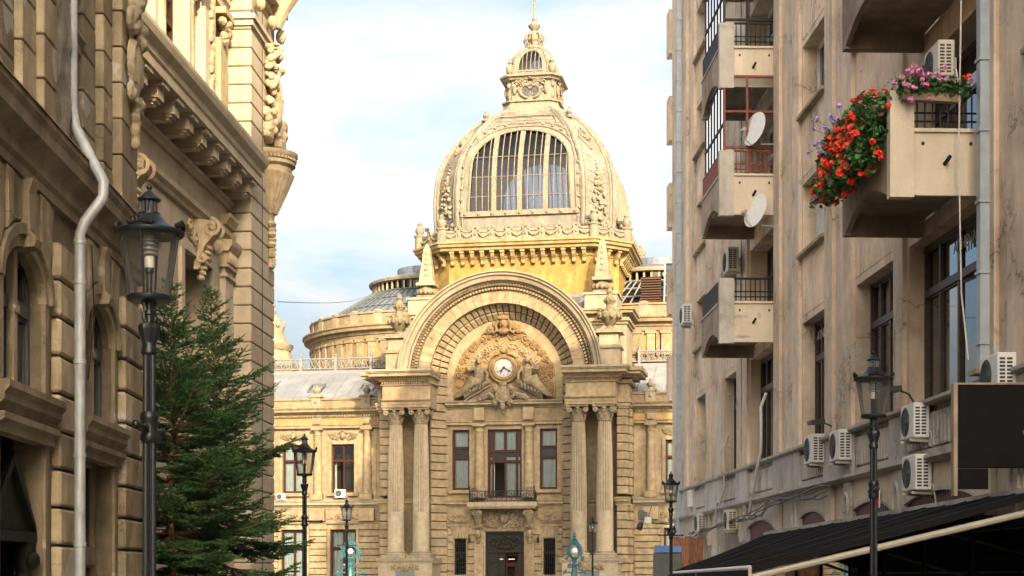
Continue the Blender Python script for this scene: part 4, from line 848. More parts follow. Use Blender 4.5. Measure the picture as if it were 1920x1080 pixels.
# drum: chamfered square
DCY = 13.3
def cham(h, a): return [(-a,-h),(a,-h),(h,-a),(h,a),(a,h),(-a,h),(-h,a),(-h,-a)]
def cpoly(h, a, z): return [(x, DCY+y, z) for x, y in cham(h, a)]
def stack(mb, levels):                                  # loft chamfered squares
    base = len(mb.v)
    for h, a, z in levels: mb.v += cpoly(h, a, z)
    for j in range(len(levels)-1):
        for i in range(8): k = (i+1) % 8; mb.f.append((base+j*8+i, base+j*8+k, base+(j+1)*8+k, base+(j+1)*8+i))
    return mb
DW, DA = 6.8, 4.95
obj('drum_wall', stack(MB(), [(DW,DA,18.5),(DW,DA,24.2)]), M['pal2'], P, fix=False)
for v_, f_ in (): pass
obj('drum_cornice', stack(MB(), [(DW,DA,23.55),(DW+0.08,DA+0.05,23.6),(DW+0.10,DA+0.05,24.0),(DW+0.75,DA+0.45,24.06),(DW+0.78,DA+0.46,24.22),(DW+0.95,DA+0.55,24.30),(DW+0.98,DA+0.56,24.46),(DW+1.08,DA+0.62,24.52),(DW+1.08,DA+0.62,24.66),(DW-0.6,DA-0.3,24.80)]), M['pal_gold'], P, fix=False)
def face_frames(h, a):                                 # the eight faces as (centre, along, outward, half length)
    pts = cham(h, a); out = []
    for i in range(8):
        p, q = Vector((*pts[i],0)), Vector((*pts[(i+1)%8],0)); d = (q-p); L_ = d.length; d.normalize(); out.append(((p+q)/2, d, Vector((d.y,-d.x,0)), L_/2))
    return out
mb_ = MB().box(-0.16,0.16,-0.62,0.05,23.90,24.05); mb_.prismx([(0.0,23.2),(-0.12,23.12),(-0.22,23.2),(-0.2,23.4),(-0.42,23.62),(-0.55,23.9),(0.0,23.9)], -0.13, 0.13); mb_.blob((0,-0.2,23.2),(0.14,0.09,0.09),None,7,4)
mod_me = mesh_of('modillion', mb_); mod_me.materials.append(M['pal_gold'])
for fi, (c, d, o, hl) in enumerate(face_frames(DW+0.06, DA+0.05)):
    if fi in (3, 4, 5): continue
    n = max(2, int(hl*2/0.70)); ang = math.atan2(d.y, d.x)
    for k in range(n):
        p = c+d*(hl*2*((k+0.5)/n-0.5)); link('modillion', mod_me, None, P, (p.x, DCY+p.y, 0), (0,0,ang))
# swag cresting round the drum
for fi, (c, d, o, hl) in enumerate(face_frames(DW+0.62, DA+0.36)):
    if fi in (3,4,5): continue
    n = max(1, int(round(hl*2/1.22))); ang = math.atan2(d.y, d.x); b = MB().box(-hl,hl,-0.08,0.12,24.66,24.95)
    for k in range(n+1):
        x = -hl+hl*2*k/n; b.box(x-0.2,x+0.2,-0.14,0.14,24.66,25.5); b.ring([(0.10,-0.16),(0.24,-0.2),(0.30,-0.12),(0.3,0.1),(0.10,0.1)], x, 25.48, -0.3, PI+0.3, 12); b.blob((x,-0.16,25.2),(0.09,0.08,0.16),None,7,4)
        if k < n:
            w = hl*2/n; b.box(x+0.2,x+w-0.2,-0.06,0.1,25.32,25.48); b.tube([(x+0.2+ (w-0.4)*t/8, -0.10, 25.3-0.30*math.sin(PI*t/8)) for t in range(9)], [0.05,0.065,0.08,0.09,0.10,0.09,0.08,0.065,0.05], 7); b.box(x+0.2,x+w-0.2,0.0,0.08,24.95,25.32)
    o_ = obj('swag_cresting', b, M['domeo'], P, smooth=35); o_.location = (c.x, DCY+c.y, 0); o_.rotation_euler = (0,0,ang)
for sx_, sy_ in ((-1,-1),(1,-1),(-1,1),(1,1)):
    for (px_, py_) in ((DA+0.4, DW+0.6), (DW+0.6, DA+0.4)):
        b = MB().lathe([(0.36,24.7),(0.36,25.5),(0.42,25.55),(0.42,25.65),(0.2,25.7),(0.34,25.95),(0.3,26.2),(0.14,26.35),(0.18,26.5),(0.0,26.7)], (sx_*px_, DCY+sy_*py_, 0), 12); obj('corner_urn', b, M['domeo'], P, smooth=40)
        fl_ = MB().box(-0.14,0.14,-0.1,0.1,0,0.2).tube([(0,0,-0.3),(0,0,0.0)],0.03,5); f2 = obj('floodlight', fl_, M['black'], P); f2.location = (sx_*(px_-0.5), DCY+sy_*(py_-0.1), 26.0)

# dome
AP = 0.872
prof = [(7.05,24.8),(7.22,25.6),(7.32,27.0),(7.32,28.4),(7.22,29.8),(6.88,31.0),(6.36,32.05),(5.88,32.8),(5.33,33.53),(4.76,34.15),(4.12,34.75),(3.45,35.25),(2.88,35.65),(2.5,35.95)]
def ap(z):
    for (r0, z0), (r1, z1) in zip(prof, prof[1:]):
        if z <= z1: t = max(0,(z-z0)/(z1-z0)); return (r0+(r1-r0)*t)*AP
    return prof[-1][0]*AP
FA = 0.70
def win_half(z):                                       # half width of the glazed arch at height z
    if z <= 30.6: return 3.66-0.05*(z-26.95)
    t = (z-30.6)/(33.5-30.6); return 3.48*math.sqrt(max(0, 1-t*t))
zs = [24.8,25.3,25.8,26.4,26.95]+[27.0+0.0]+[27.5+0.45*k for k in range(7)]+[30.6]+[30.6+2.9*math.sin(PI/2*k/12) for k in range(1,12)]+[33.5,34.0,34.5,35.0,35.4,35.7,35.95]
zs = sorted(set(round(z,3) for z in zs))
faceM = MB(); 
def dpt(x, z, off=0.0): return (x, -(ap(z)+off), z)
for z0, z1 in zip(zs, zs[1:]):
    h0, h1 = ap(z0)*FA, ap(z1)*FA
    if z0 >= 26.95-1e-6 and z1 <= 33.5+1e-6:
        w0, w1 = min(win_half(z0), h0-0.05), min(win_half(z1), h1-0.05)
        for s in (-1, 1): faceM.add([dpt(s*w0,z0),dpt(s*h0,z0),dpt(s*h1,z1),dpt(s*w1,z1)], [(0,1,2,3) if s > 0 else (3,2,1,0)])
    else: faceM.add([dpt(-h0,z0),dpt(h0,z0),dpt(h1,z1),dpt(-h1,z1)], [(0,1,2,3)])
me_face = mesh_of('dome_face', faceM, 30, fix=False); me_face.materials.append(M['dome'])
# window frame on the curve
def curve_tube(mb, pts, r, n=5): mb.tube([dpt(x,z,o) for x,z,o in pts], r, n)
outline = [(s_*win_half(z)) for s_ in (1,) for z in ()]
def win_outline(grow, off):
    zz = [27.0+0.4*k for k in range(9)]+[30.6+2.9*math.sin(PI/2*k/14) for k in range(1,15)]
    R_ = [(win_half(min(z,33.499))+grow if z < 33.49 else 0, z+(grow*(z-27)/6.5), off) for z in zz]
    return R_+[(-x,z,o) for x,z,o in reversed(R_[:-1])]
frame = MB(); curve_tube(frame, win_outline(0.0,0.05), 0.10, 6); curve_tube(frame, win_outline(0.38,0.06), 0.07, 6); curve_tube(frame, win_outline(0.72,0.03), 0.09, 6)
frame.box(-4.2,4.2,-ap(26.9)-0.16,-ap(26.9)+0.1,26.62,26.98)
for (x, z, o) in win_outline(0.55, 0.10)[::2]: frame.blob(dpt(x,z,o), 0.13, None, 7, 5)
for k in range(9): frame.blob(dpt(-3.9+7.8*k/8, 26.78, 0.16), 0.12, None, 7, 5)
fr_me = mesh_of('window_frame', frame, 40); fr_me.materials.append(M['domeo'])
mull = MB()
for x in (-1.83, 0.0, 1.83):
    zt = 33.4 if x == 0 else 30.6+2.9*math.sqrt(1-(x/3.48)**2); pts = [(x, 27+(zt-27)*k/14) for k in range(15)]
    for (xa, za), (xb, zb) in zip(pts, pts[1:]):
        hw_ = 0.17; mull.hexa([dpt(xa-hw_,za,0.06),dpt(xa+hw_,za,0.06),dpt(xb+hw_,zb,0.06),dpt(xb-hw_,zb,0.06)], [dpt(xa-hw_,za,-0.15),dpt(xa+hw_,za,-0.15),dpt(xb+hw_,zb,-0.15),dpt(xb-hw_,zb,-0.15)])
for i in range(4):
    for q in range(1, 4):
        x = -3.6+1.85*i+0.44*q-0.0; x = x if i else x+0.05
        if abs(x) > 3.44: zt = 29.5
        else: zt = 30.6+2.9*math.sqrt(1-(x/3.48)**2)
        if min(abs(x-m) for m in (-1.83,0,1.83)) < 0.25: continue
        curve_tube(mull, [(x, 27+(zt-27)*k/12, -0.02) for k in range(13)], 0.04, 4)
for z in (28.1, 29.6, 31.2):
    hw_ = win_half(z); curve_tube(mull, [(-hw_+2*hw_*k/8, z, -0.05) for k in range(9)], 0.035, 4)
mu_me = mesh_of('mullions', mull); mu_me.materials.append(M['domeo'])
gl = MB(); zz = [z for z in zs if 26.95-1e-6 <= z <= 33.5+1e-6]
for z0, z1 in zip(zz, zz[1:]):
    w0, w1 = win_half(z0), win_half(z1); gl.add([dpt(-w0,z0,-0.08),dpt(w0,z0,-0.08),dpt(w1,z1,-0.08),dpt(-w1,z1,-0.08)], [(0,1,2,3)])
gl_me = mesh_of('glazing', gl, 40, fix=False); gl_me.materials.append(M['glass_dome'])
ribm = MB()
for s in (-1, 1):
    for off, rad in ((0.06, 0.16), (0.03, 0.09)):
        k0 = 1.0 if rad > 0.1 else 0.92
        ribm.tube([(s*ap(z)*FA*k0, -(ap(z)+off), z) for z in zs], rad, 6)
for k in range(1, 5):
    z = 33.75+0.35*k; ribm.tube([(-ap(z)*FA*0.9,-(ap(z)+0.02),z),(ap(z)*FA*0.9,-(ap(z)+0.02),z)], 0.025, 4)
ribm.tube([(-ap(33.9)*FA*0.78,-(ap(33.9)+0.05),33.9),(-ap(34.9)*FA*0.8,-(ap(34.9)+0.05),34.95),(ap(34.9)*FA*0.8,-(ap(34.9)+0.05),34.95),(ap(33.9)*FA*0.78,-(ap(33.9)+0.05),33.9)], 0.06, 5)
rib_me = mesh_of('dome_rib', ribm, 50); rib_me.materials.append(M['dome'])
for k in range(4):
    f = link('dome_face', me_face, None, P, (0,DCY,0), (0,0,k*PI/2)); w = link('dome_window', mu_me, None, f); link('dome_rib', rib_me, None, f)
    link('window_frame', fr_me, None, f); link('glazing', gl_me, None, f)
# chamfer faces with foliage and lozenge
cf = MB()
for z0, z1 in zip(zs, zs[1:]):
    A0, A1 = ap(z0), ap(z1)
    cf.add([(A0*FA,-A0,z0),(A0,-A0*FA,z0),(A1,-A1*FA,z1),(A1*FA,-A1,z1)], [(0,1,2,3)])
cf_me = mesh_of('dome_corner', cf, 30, fix=False); cf_me.materials.append(M['dome'])
def cpt(u, z, off=0.0):                                # u in -1..1 across the corner face
    A = ap(z); p = Vector((A*FA,-A,z)).lerp(Vector((A,-A*FA,z)), (u+1)/2); return p+Vector((0.7071,-0.7071,0))*off
co = MB(); rd = random.Random(4)
for k in range(64):
    t = rd.random(); z = 25.9+3.9*t; wd = 0.62*(1-t)**0.8+0.06; u = rd.uniform(-1,1)*wd; s_ = rd.uniform(0.10,0.19)
    co.blob(cpt(u, z, 0.08), (s_, s_*0.8, s_*1.2), (rd.random()*3,rd.random()*3,rd.random()*3), 7, 5)
for k in range(6): co.blob(cpt(0, 29.4+0.28*k, 0.06), 0.17-0.022*k, None, 7, 5)
for sg in (-1,1): co.tube([cpt(sg*0.80, z, 0.05) for z in zs[:-2]], 0.10, 5)
for q in ((32.0,33.5),(31.75,33.75)):
    zc = (q[0]+q[1])/2; wdt = 0.42 if q[0] > 31.9 else 0.58
    co.tube([cpt(0,q[0],0.08),cpt(wdt,zc,0.08),cpt(0,q[1],0.08),cpt(-wdt,zc,0.08),cpt(0,q[0],0.08)], 0.07, 5)
co.blob(cpt(0,32.75,0.08),(0.3,0.3,0.3),None,8,5)
for z in (26.6,27.5,28.4,29.2,30.0,30.8,31.3): 
    co.tube([cpt(-0.72,z,0.01),cpt(-0.2,z-0.25,0.02)], 0.02, 4); co.tube([cpt(0.72,z,0.01),cpt(0.2,z-0.25,0.02)], 0.02, 4)
co_me = mesh_of('corner_foliage', co, 45); co_me.materials.append(M['domeo'])
for k in range(4):
    f = link('dome_corner', cf_me, None, P, (0,DCY,0), (0,0,k*PI/2)); link('corner_foliage', co_me, None, f)
    b = MB().lathe([(0.22,0),(0.25,0.1),(0.12,0.2),(0.24,0.4),(0.2,0.55),(0.08,0.65),(0.1,0.75),(0.0,0.95)], n=10)
    ff = obj('shoulder_finial', b, M['domeo'], P, smooth=40); a = PI/4+k*PI/2; ff.location = (4.3*math.cos(a), DCY+4.3*math.sin(a), 34.75)
# dome inner lining so light and sky show through the opposite glazing
# lantern
def lvl(mb, L_):
    return stack(mb, L_)
b = lvl(MB(), [(2.45,1.75,35.5),(2.6,1.85,35.6),(2.6,1.85,35.75),(2.35,1.7,35.9),(2.2,1.6,36.3),(2.2,1.6,36.45),(2.35,1.68,36.5),(2.35,1.68,36.62),(2.0,1.45,36.7),(2.0,1.45,38.2),(2.25,1.6,38.25),(2.3,1.65,38.4),(2.5,1.8,38.46),(2.5,1.8,38.6),(1.8,1.3,38.75)]); lan = obj('lantern', b, M['domeo'], P, fix=False)
for k in range(4):
    b = MB().ring([(0.52,-2.02),(0.56,-2.14),(0.68,-2.18),(0.78,-2.08),(0.78,-1.95)], 0, 37.35, 0, 2*PI, 24, close=False)
    b.v = [(x*1.25 if True else x, y, 37.35+(z-37.35)*0.85) for x,y,z in b.v]
    scatter_relief(b, 0, -2.1, 38.0, 2.3, 0.9, 30, 50+k, 1.1); b.blob((0,-2.25,38.5),(0.22,0.16,0.28)); b.blob((0,-2.2,36.7),(0.24,0.14,0.2))
    for s in (-1,1):
        b.volute((s*0.62,-2.15,38.2),0.24,1.5,0.08,s,0,6,16); b.volute((s*0.95,-2.08,37.5),0.2,1.4,0.07,-s,0,6,16); b.blob((s*1.25,-2.1,37.5),(0.16,0.14,0.42))
        b.tube([(s*0.3,-2.35,38.72),(s*0.9,-2.4,38.55),(s*1.5,-2.4,38.5)],0.09,6)
    c = obj('cartouche', b, M['domeo'], lan, smooth=45); c.location = (0,DCY,0); c.rotation_euler = (0,0,k*PI/2)
    b = MB().ring([(0.0,-2.03),(0.54,-2.03)], 0, 37.35, 0, 2*PI, 24, close=False); b.v = [(x*1.25, y, 37.35+(z-37.35)*0.85) for x,y,z in b.v]
    c2 = obj('oculus_glass', b, M['glass_dark'], c, fix=False)
    b = MB()
    for w_, h_ in ((0.6,0.4),(0.35,0.24)): b.tube([(0,-2.05,37.35-h_),(w_,-2.05,37.35),(0,-2.05,37.35+h_),(-w_,-2.05,37.35),(0,-2.05,37.35-h_)],0.03,4)
    b.tube([(0,-2.05,36.95),(0,-2.05,37.75)],0.03,4); obj('oculus_lattice', b, M['domeo'], c)
    a = PI/4+k*PI/2; b = MB().tube([(0,0,36.7),(0.1,0,37.2),(-0.05,0,37.8),(0.12,0,38.3)],[0.2,0.28,0.2,0.26],8); b.blob((0.18,0,37.9),(0.22,0.2,0.26)); b.blob((0.15,0,37.1),(0.2,0.25,0.35)); b.blob((0.05,0,38.5),(0.34,0.3,0.2))
    b.lathe([(0.22,38.6),(0.16,38.8),(0.30,39.0),(0.34,39.25),(0.26,39.5),(0.12,39.6),(0.2,39.72),(0.1,39.85),(0.12,40.0),(0.0,40.1)], (0.1,0,0), 12)
    u = obj('corner_caryatid', b, M['domeo'], lan, smooth=45); u.location = (2.28*math.cos(a), DCY+2.28*math.sin(a), 0); u.rotation_euler = (0,0,a)
pr2 = [(1.95,38.7),(1.92,39.2),(1.78,39.8),(1.5,40.4),(1.1,40.85),(0.7,41.1),(0.62,41.15)]
def ap2(z):
    for (r0, z0), (r1, z1) in zip(pr2, pr2[1:]):
        if z <= z1: return r0+(r1-r0)*max(0,(z-z0)/(z1-z0))
    return 0.6
zl = [38.7,39.0,39.3,39.6,39.8,40.0,40.2,40.4,40.55,40.7,40.85,41.0,41.15]
def wh2(z): return 1.0*math.sqrt(max(0, 1-((z-39.2)/1.6)**2)) if z > 39.2 else 1.0
b = MB(); g2 = MB(); f2 = MB()
for z0, z1 in zip(zl, zl[1:]):
    A0, A1 = ap2(z0), ap2(z1)
    if 39.0 <= z0 < 40.8:
        w0, w1 = min(wh2(z0),A0*0.7), min(wh2(z1),A1*0.7)
        for s in (-1,1): b.add([(s*w0,-A0,z0),(s*A0*0.72,-A0,z0),(s*A1*0.72,-A1,z1),(s*w1,-A1,z1)], [(0,1,2,3) if s>0 else (3,2,1,0)])
        g2.add([(-w0,-A0+0.05,z0),(w0,-A0+0.05,z0),(w1,-A1+0.05,z1),(-w1,-A1+0.05,z1)], [(0,1,2,3)])
    else: b.add([(-A0*0.72,-A0,z0),(A0*0.72,-A0,z0),(A1*0.72,-A1,z1),(-A1*0.72,-A1,z1)], [(0,1,2,3)])
    b.add([(A0*0.72,-A0,z0),(A0,-A0*0.72,z0),(A1,-A1*0.72,z1),(A1*0.72,-A1,z1)], [(0,1,2,3)])
for x in (-0.66,-0.33,0,0.33,0.66):
    zt = 39.2+1.6*math.sqrt(1-x*x); f2.tube([(x,-ap2(39+(zt-39)*k/8)-0.01,39+(zt-39)*k/8) for k in range(9)],0.035,4)
ol = [(1.0,39.0),(1.0,39.2)]+[(math.cos(PI/2*k/8),39.2+1.6*math.sin(PI/2*k/8)) for k in range(1,9)]
f2.tube([(x,-ap2(z)-0.02,z) for x,z in ol]+[(-x,-ap2(z)-0.02,z) for x,z in reversed(ol[:-1])],0.07,5); f2.box(-1.05,1.05,-2.0,-1.85,38.92,39.04)
for s in (-1,1): f2.tube([(s*ap2(z)*0.72,-ap2(z)-0.02,z) for z in zl],0.07,5)
m1, m2, m3 = mesh_of('cupola_face', b, 30, fix=False), mesh_of('cupola_glazing', g2, 30, fix=False), mesh_of('cupola_frame', f2)
m1.materials.append(M['dome']); m2.materials.append(M['glass_dome']); m3.materials.append(M['domeo'])
for k in range(4):
    f = link('cupola_face', m1, None, lan, (0,DCY,0), (0,0,k*PI/2)); link('cupola_glazing', m2, None, f); link('cupola_frame', m3, None, f)
b = MB().lathe([(0.75,41.05),(0.85,41.2),(0.8,41.35),(0.55,41.45),(0.5,41.7),(0.62,41.9),(0.5,42.3),(0.25,42.5),(0.2,42.7),(0.45,42.95),(0.5,43.1),(0.25,43.3),(0.14,43.5),(0.2,43.6),(0.1,43.8),(0.075,45.0),(0.12,45.05),(0.06,45.1),(0.05,46.0),(0.14,46.1),(0.14,46.25),(0.0,46.5)], (0,DCY,0), 16)
for k in range(8): a = 2*PI*k/8; b.tube([(0.6*math.cos(a),DCY+0.6*math.sin(a),41.5),(0.85*math.cos(a),DCY+0.85*math.sin(a),41.9),(0.7*math.cos(a),DCY+0.7*math.sin(a),42.3),(0.4*math.cos(a),DCY+0.4*math.sin(a),42.45)],0.09,5)
obj('spire', b, M['domeo'], P, smooth=40)

# the dome, lantern and cupola settle a little lower and slimmer towards the top
_done = set()
def remap(o, own):
    if o.type == 'MESH' and o.data.name not in _done:
        _done.add(o.data.name); off = 0 if own else DCY
        for v in o.data.vertices:
            z = v.co.z
            if z > 27:
                k = 1-0.085*min(1, max(0, (z-35.3)/0.8)); v.co.x *= k; v.co.y = off+(v.co.y-off)*k; v.co.z = 27+(z-27)*0.932
    for c in o.children: remap(c, own or abs(c.location.y) > 1)
for o in list(P.children):
    n = o.name.split('.')[0]
    if n in ('dome_face','dome_corner'): remap(o, True)
    elif n in ('lantern','spire'): remap(o, False)
    elif n == 'shoulder_finial': o.location.z = 27+(o.location.z-27)*0.932
for o in lan.children:
    if o.name.startswith('corner_caryatid'): o.location.x *= 0.915; o.location.y = DCY+(o.location.y-DCY)*0.915
# ------------------------------------------------------------------ near left building (dark brown stone)
LN = thing('brown_stone_building', 'soot-stained brown stone building at the left edge with rusticated piers and arched windows', 'building', (-4.5,0,0), R(90+1.91))
BS, BD = M['brownstone'], M['brownstone_d']
WC = [16.45, 19.92]; PW = 3.45
def arch_poly(c, hw, zs_, rise, n=12):
    return [(c+hw*math.cos(PI*k/n), zs_+rise*math.sin(PI*k/n)) for k in range(n+1)]
b = MB(); holes = []
wc_all = [WC[0]-PW*2, WC[0]-PW]+WC
for c in wc_all: holes += [(c-0.80, c+0.80, 3.46, 4.95), (c-0.84, c+0.84, 0.25, 3.08)]
wall_holes(b, -6.0, 22.45, 0, 5.66, holes, 0.0, 0.55); obj('lower_wall', b, BD, LN)
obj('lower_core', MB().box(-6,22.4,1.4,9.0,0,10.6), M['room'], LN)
for ci, c in enumerate(wc_all):
    if ci < 1: continue
    # spandrel fill turning the square head into an arch
    ap_ = arch_poly(c, 0.80, 4.50, 0.45)
    for s in (-1, 1):
        half = [p for p in ap_ if (p[0]-c)*s >= -1e-6]
        if s > 0: poly = [(c+0.80,4.96)]+[(c,4.96)]+list(reversed(half)) if False else half+[(c,4.96),(c+0.80,4.96)]
        else: poly = [(c-0.80,4.96),(c,4.96)]+half
        b = MB().prismy(poly, 0.03, 0.115); obj('arch_spandrel', b, BD, LN)
    # hood mould round the arch and stepped surround
    b = MB(); b2 = MB()
    for (grow, y0_, y1_, mb__) in ((0.10,-0.06,0.03,b),(0.22,-0.10,-0.02,b2)):
        o_ = arch_poly(c, 0.80+grow, 4.50, 0.45+grow, 20); i_ = arch_poly(c, 0.80+grow-0.11, 4.50, 0.45+grow-0.11, 20)
        for k in range(20): mb__.hexa([(i_[k][0],y0_,i_[k][1]),(o_[k][0],y0_,o_[k][1]),(o_[k+1][0],y0_,o_[k+1][1]),(i_[k+1][0],y0_,i_[k+1][1])], [(i_[k][0],y1_,i_[k][1]),(o_[k][0],y1_,o_[k][1]),(o_[k+1][0],y1_,o_[k+1][1]),(i_[k+1][0],y1_,i_[k+1][1])])
    obj('arch_moulding', b, BS, LN); obj('hood_mould', b2, BD, LN)
    b = MB().prismx([(0.02,4.92),(-0.17,4.94),(-0.19,5.02),(-0.13,5.10),(-0.12,5.5),(-0.16,5.64),(0.02,5.64)], c-0.12, c+0.12); obj('keystone', b, BS, LN)
    # fan of long voussoir stones up to the cornice
    nvs = 11
    for k in range(nvs):
        a_0 = PI*(0.12+0.76*k/nvs); a_1 = PI*(0.12+0.76*(k+1)/nvs); g_ = 0.006
        def ip(a): return (c+1.04*math.cos(a), 4.50+0.69*math.sin(a))
        def op(a):
            t = (a-PI/2)/(PI*0.38); x = c-1.16*t; return (x, 5.63)
        p0, p1, q0, q1 = ip(a_0+g_), ip(a_1-g_), op(a_0+g_), op(a_1-g_)
        if abs((a_0+a_1)/2-PI/2) < 0.06: continue
        yv = -0.05-0.03*((k*7)%3)/2
        b = MB().hexa([(p0[0],yv,p0[1]),(p1[0],yv,p1[1]),(q1[0],yv,q1[1]),(q0[0],yv,q0[1])], [(p0[0],0.02,p0[1]),(p1[0],0.02,p1[1]),(q1[0],0.02,q1[1]),(q0[0],0.02,q0[1])], 0.02); obj('fan_stone', b, BS, LN)
    window(LN, c-0.80, c+0.80, 3.46, 4.95, 0.12, (0.5,), (0.62,), 0.08, 0.10, 0.10, fm='greygreen', gm='glass_dark', curtain=[(0,1,0,1)], cmat='reflect_sheet')  # sheet behind the panes stands in for their teal-grey reflection
    m_ = MB().box(c-0.06,c+0.06,0.05,0.13,3.46,4.95); m_.box(c-0.075,c+0.075,0.03,0.13,4.28,4.36); obj('stone_mullion', m_, BS, LN)
    for s in (-1,1): obj('jamb', MB().box(*sorted((c+s*0.80,c+s*0.92)), -0.05,0.02,3.4,4.5), BS, LN); obj('jamb', MB().box(*sorted((c+s*0.86,c+s*1.0)), -0.035,0.01,0.25,3.1), BS, LN)
    obj('window_sill', MB().prismx([(0.3,3.18),(-0.08,3.18),(-0.11,3.24),(-0.15,3.28),(-0.15,3.34),(-0.20,3.40),(-0.20,3.47),(0.3,3.47)], c-1.12, c+1.12), BD, LN)
    obj('lintel_moulding', MB().prismx([(0.1,2.98),(-0.08,2.98),(-0.08,3.06),(-0.14,3.10),(-0.14,3.165),(0.1,3.165)], c-1.08, c+1.08), BD, LN)
    if ci == 2:      # doorway with little pediment
        d = obj('doorway', MB().box(c-0.84,c-0.7,0.3,0.42,0.25,3.08).box(c+0.7,c+0.84,0.3,0.42,0.25,3.08).box(c-0.7,c+0.7,0.3,0.42,2.95,3.08), M['bronze'], LN)
        pdm = MB().prismy([(c-0.85,2.05),(c+0.85,2.05),(c,2.75)], 0.12, 0.32); pdm.prismy([(c-0.92,2.02),(c-0.85,2.02),(c+0.05,2.76),(c,2.86)], 0.06, 0.32); pdm.prismy([(c+0.92,2.02),(c+0.85,2.02),(c-0.05,2.76),(c,2.86)], 0.055, 0.32); pdm.box(c-0.95,c+0.95,0.05,0.33,1.93,2.04)
        obj('door_pediment', pdm, M['bronze'], d)  # dark colour stands in for the shade inside the deep doorway
        cc = MB().lathe([(0.09,0.25),(0.09,1.6),(0.07,1.62),(0.10,1.70),(0.13,1.8),(0.13,1.93)], (c+0.62,0.14,0), 12); cc.blob((c+0.62,0.05,1.74),(0.12,0.09,0.1)); obj('door_column', cc, M['bronze'], d, smooth=40)
        obj('door_leaf', MB().box(c-0.7,c+0.7,0.45,0.5,0.25,2.95), M['bronze'], d)
    else:
        window(LN, c-0.84, c+0.84, 0.25, 3.08, 0.2, (0.5,), (0.55,), 0.10, 0.14, 0.12, fm='brownstone_d', gm='glass_dark')
# rusticated piers of the lower storey
jz = [1.91+0.42*k for k in range(-4, 9)]
for (x0, x1) in ((17.66,18.74),(21.10,22.45),(14.2,15.25)):
    for z0, z1 in zip(jz, jz[1:]):
        stone('pier_block', LN, BS, x0, x1, -0.11, 0.02, z0+0.016, min(z1, 5.62)-0.016, 0.028)
# cornice between storeys
obj('cornice', MB().prismx([(0.3,5.64),(-0.08,5.64),(-0.08,5.74),(-0.12,5.78),(-0.12,5.92),(-0.14,5.95),(-0.26,6.02),(-0.27,6.14),(-0.31,6.20),(-0.31,6.26),(0.1,6.36),(0.3,6.36)], -6, 22.55), BD, LN)
obj('cornice_flashing', MB().prismx([(-0.33,6.262),(-0.32,6.285),(0.08,6.385),(0.08,6.365)], -6, 22.56), M['brownstone_d'], LN)
# upper storey
obj('upper_wall', wall_holes(MB(), -6, 21.9, 6.36, 10.6, [(14.4,15.8,6.6,10.0),(18.35,19.7,6.55,10.4)], 0.25, 0.7), BD, LN)
window(LN, 18.35, 19.7, 6.55, 10.4, 0.38, (0.5,), (0.42,0.72), 0.12, 0.12, 0.12, fm='greygreen', gm='glass_dark')
window(LN, 14.4, 15.8, 6.6, 10.0, 0.34, (0.5,), (0.42,0.66), 0.12, 0.10, 0.12, fm='greygreen', gm='glass_dark')
for z, t in ((7.9,0.16),(8.75,0.2)): obj('window_transom', MB().prismx([(0.5,z),(0.2,z),(0.14,z+0.06),(0.14,z+t),(0.08,z+t+0.05),(0.08,z+t+0.1),(0.5,z+t+0.1)], 18.35, 19.7), BD, LN)
obj('window_column', MB().box(18.94,19.1,0.26,0.4,6.55,10.4), BS, LN)
uz = [6.38+0.47*k for k in range(10)]
def strip(x0, x1, y0, off):
    for k, (z0, z1) in enumerate(zip(uz, uz[1:])):
        o_ = off if k else 0
        stone('ashlar_block', LN, BS, x0, x1, y0, 0.3, z0+o_*0.23+0.008, z1+off*0.23-0.008, 0.014)
strip(15.85,16.4,0.05,0); strip(16.41,16.95,-0.03,1); strip(16.96,17.5,-0.11,0)
strip(19.72,20.38,0.12,1); strip(20.39,20.92,0.02,0); strip(20.93,21.92,-0.10,1)
# broken plaster patch: ragged sheet
rd = random.Random(3); b = MB(); zz = [6.3+0.12*k for k in range(36)]; lw = [17.50+0.10*math.sin(k*0.7)+rd.uniform(-0.05,0.05) for k in range(36)]
for k, z in enumerate(zz):
    e_ = 18.12; cols_ = 6
    for i in range(cols_+1): b.v.append((lw[k]+(e_-lw[k])*i/cols_, -0.10+rd.uniform(-0.025,0.025)+(0.05 if i in (0,) else 0), z))
for k in range(35):
    for i in range(6): a = k*7+i; b.f.append((a,a+1,a+8,a+7))
obj('broken_plaster', b, M['plaster'], LN, smooth=80, fix=False); obj('plaster_core', MB().box(17.52,18.12,-0.05,0.3,6.3,10.5), M['plaster'], LN)
for (x, z, w, h, y) in ((18.45,4.15,0.2,0.8,-0.125),(22.2,3.35,0.26,0.22,-0.125),(22.25,5.0,0.2,0.3,-0.12)):
    pts = [(x+w*math.cos(a)*rd.uniform(0.5,1), z+h*math.sin(a)*rd.uniform(0.6,1)) for a in [2*PI*k/14 for k in range(14)]]; obj('plaster_patch', MB().prismy(pts, y, y+0.03), M['plaster'], LN)
# cartouche on the end pilaster
b = MB(); c0 = (21.45, -0.25, 9.0)
b.blob((21.45,-0.16,8.35),(0.22,0.10,0.42)); b.ring([(0.24,-0.13),(0.3,-0.24),(0.38,-0.13)], 21.45, 8.4, 0, 2*PI, 20)
for k in range(16): rr = random.Random(k); b.blob((21.45+rr.uniform(-0.3,0.34),-0.18,8.75+0.11*k*0.9),(0.13,0.11,0.12),(rr.random(),rr.random(),0),7,5)
for k in range(7): b.blob((21.47+0.05*(k%2),-0.16,7.9-0.09*k),(0.13-0.012*k,0.08,0.09),None,7,4)
for s in (-1,1): b.volute((21.45+s*0.3,-0.16,8.95),0.17,1.5,0.06,s,0,6,16); b.volute((21.45+s*0.28,-0.16,7.95),0.14,1.5,0.05,-s,0,6,16)
carve(obj('cartouche', b, BS, LN), 0.022)
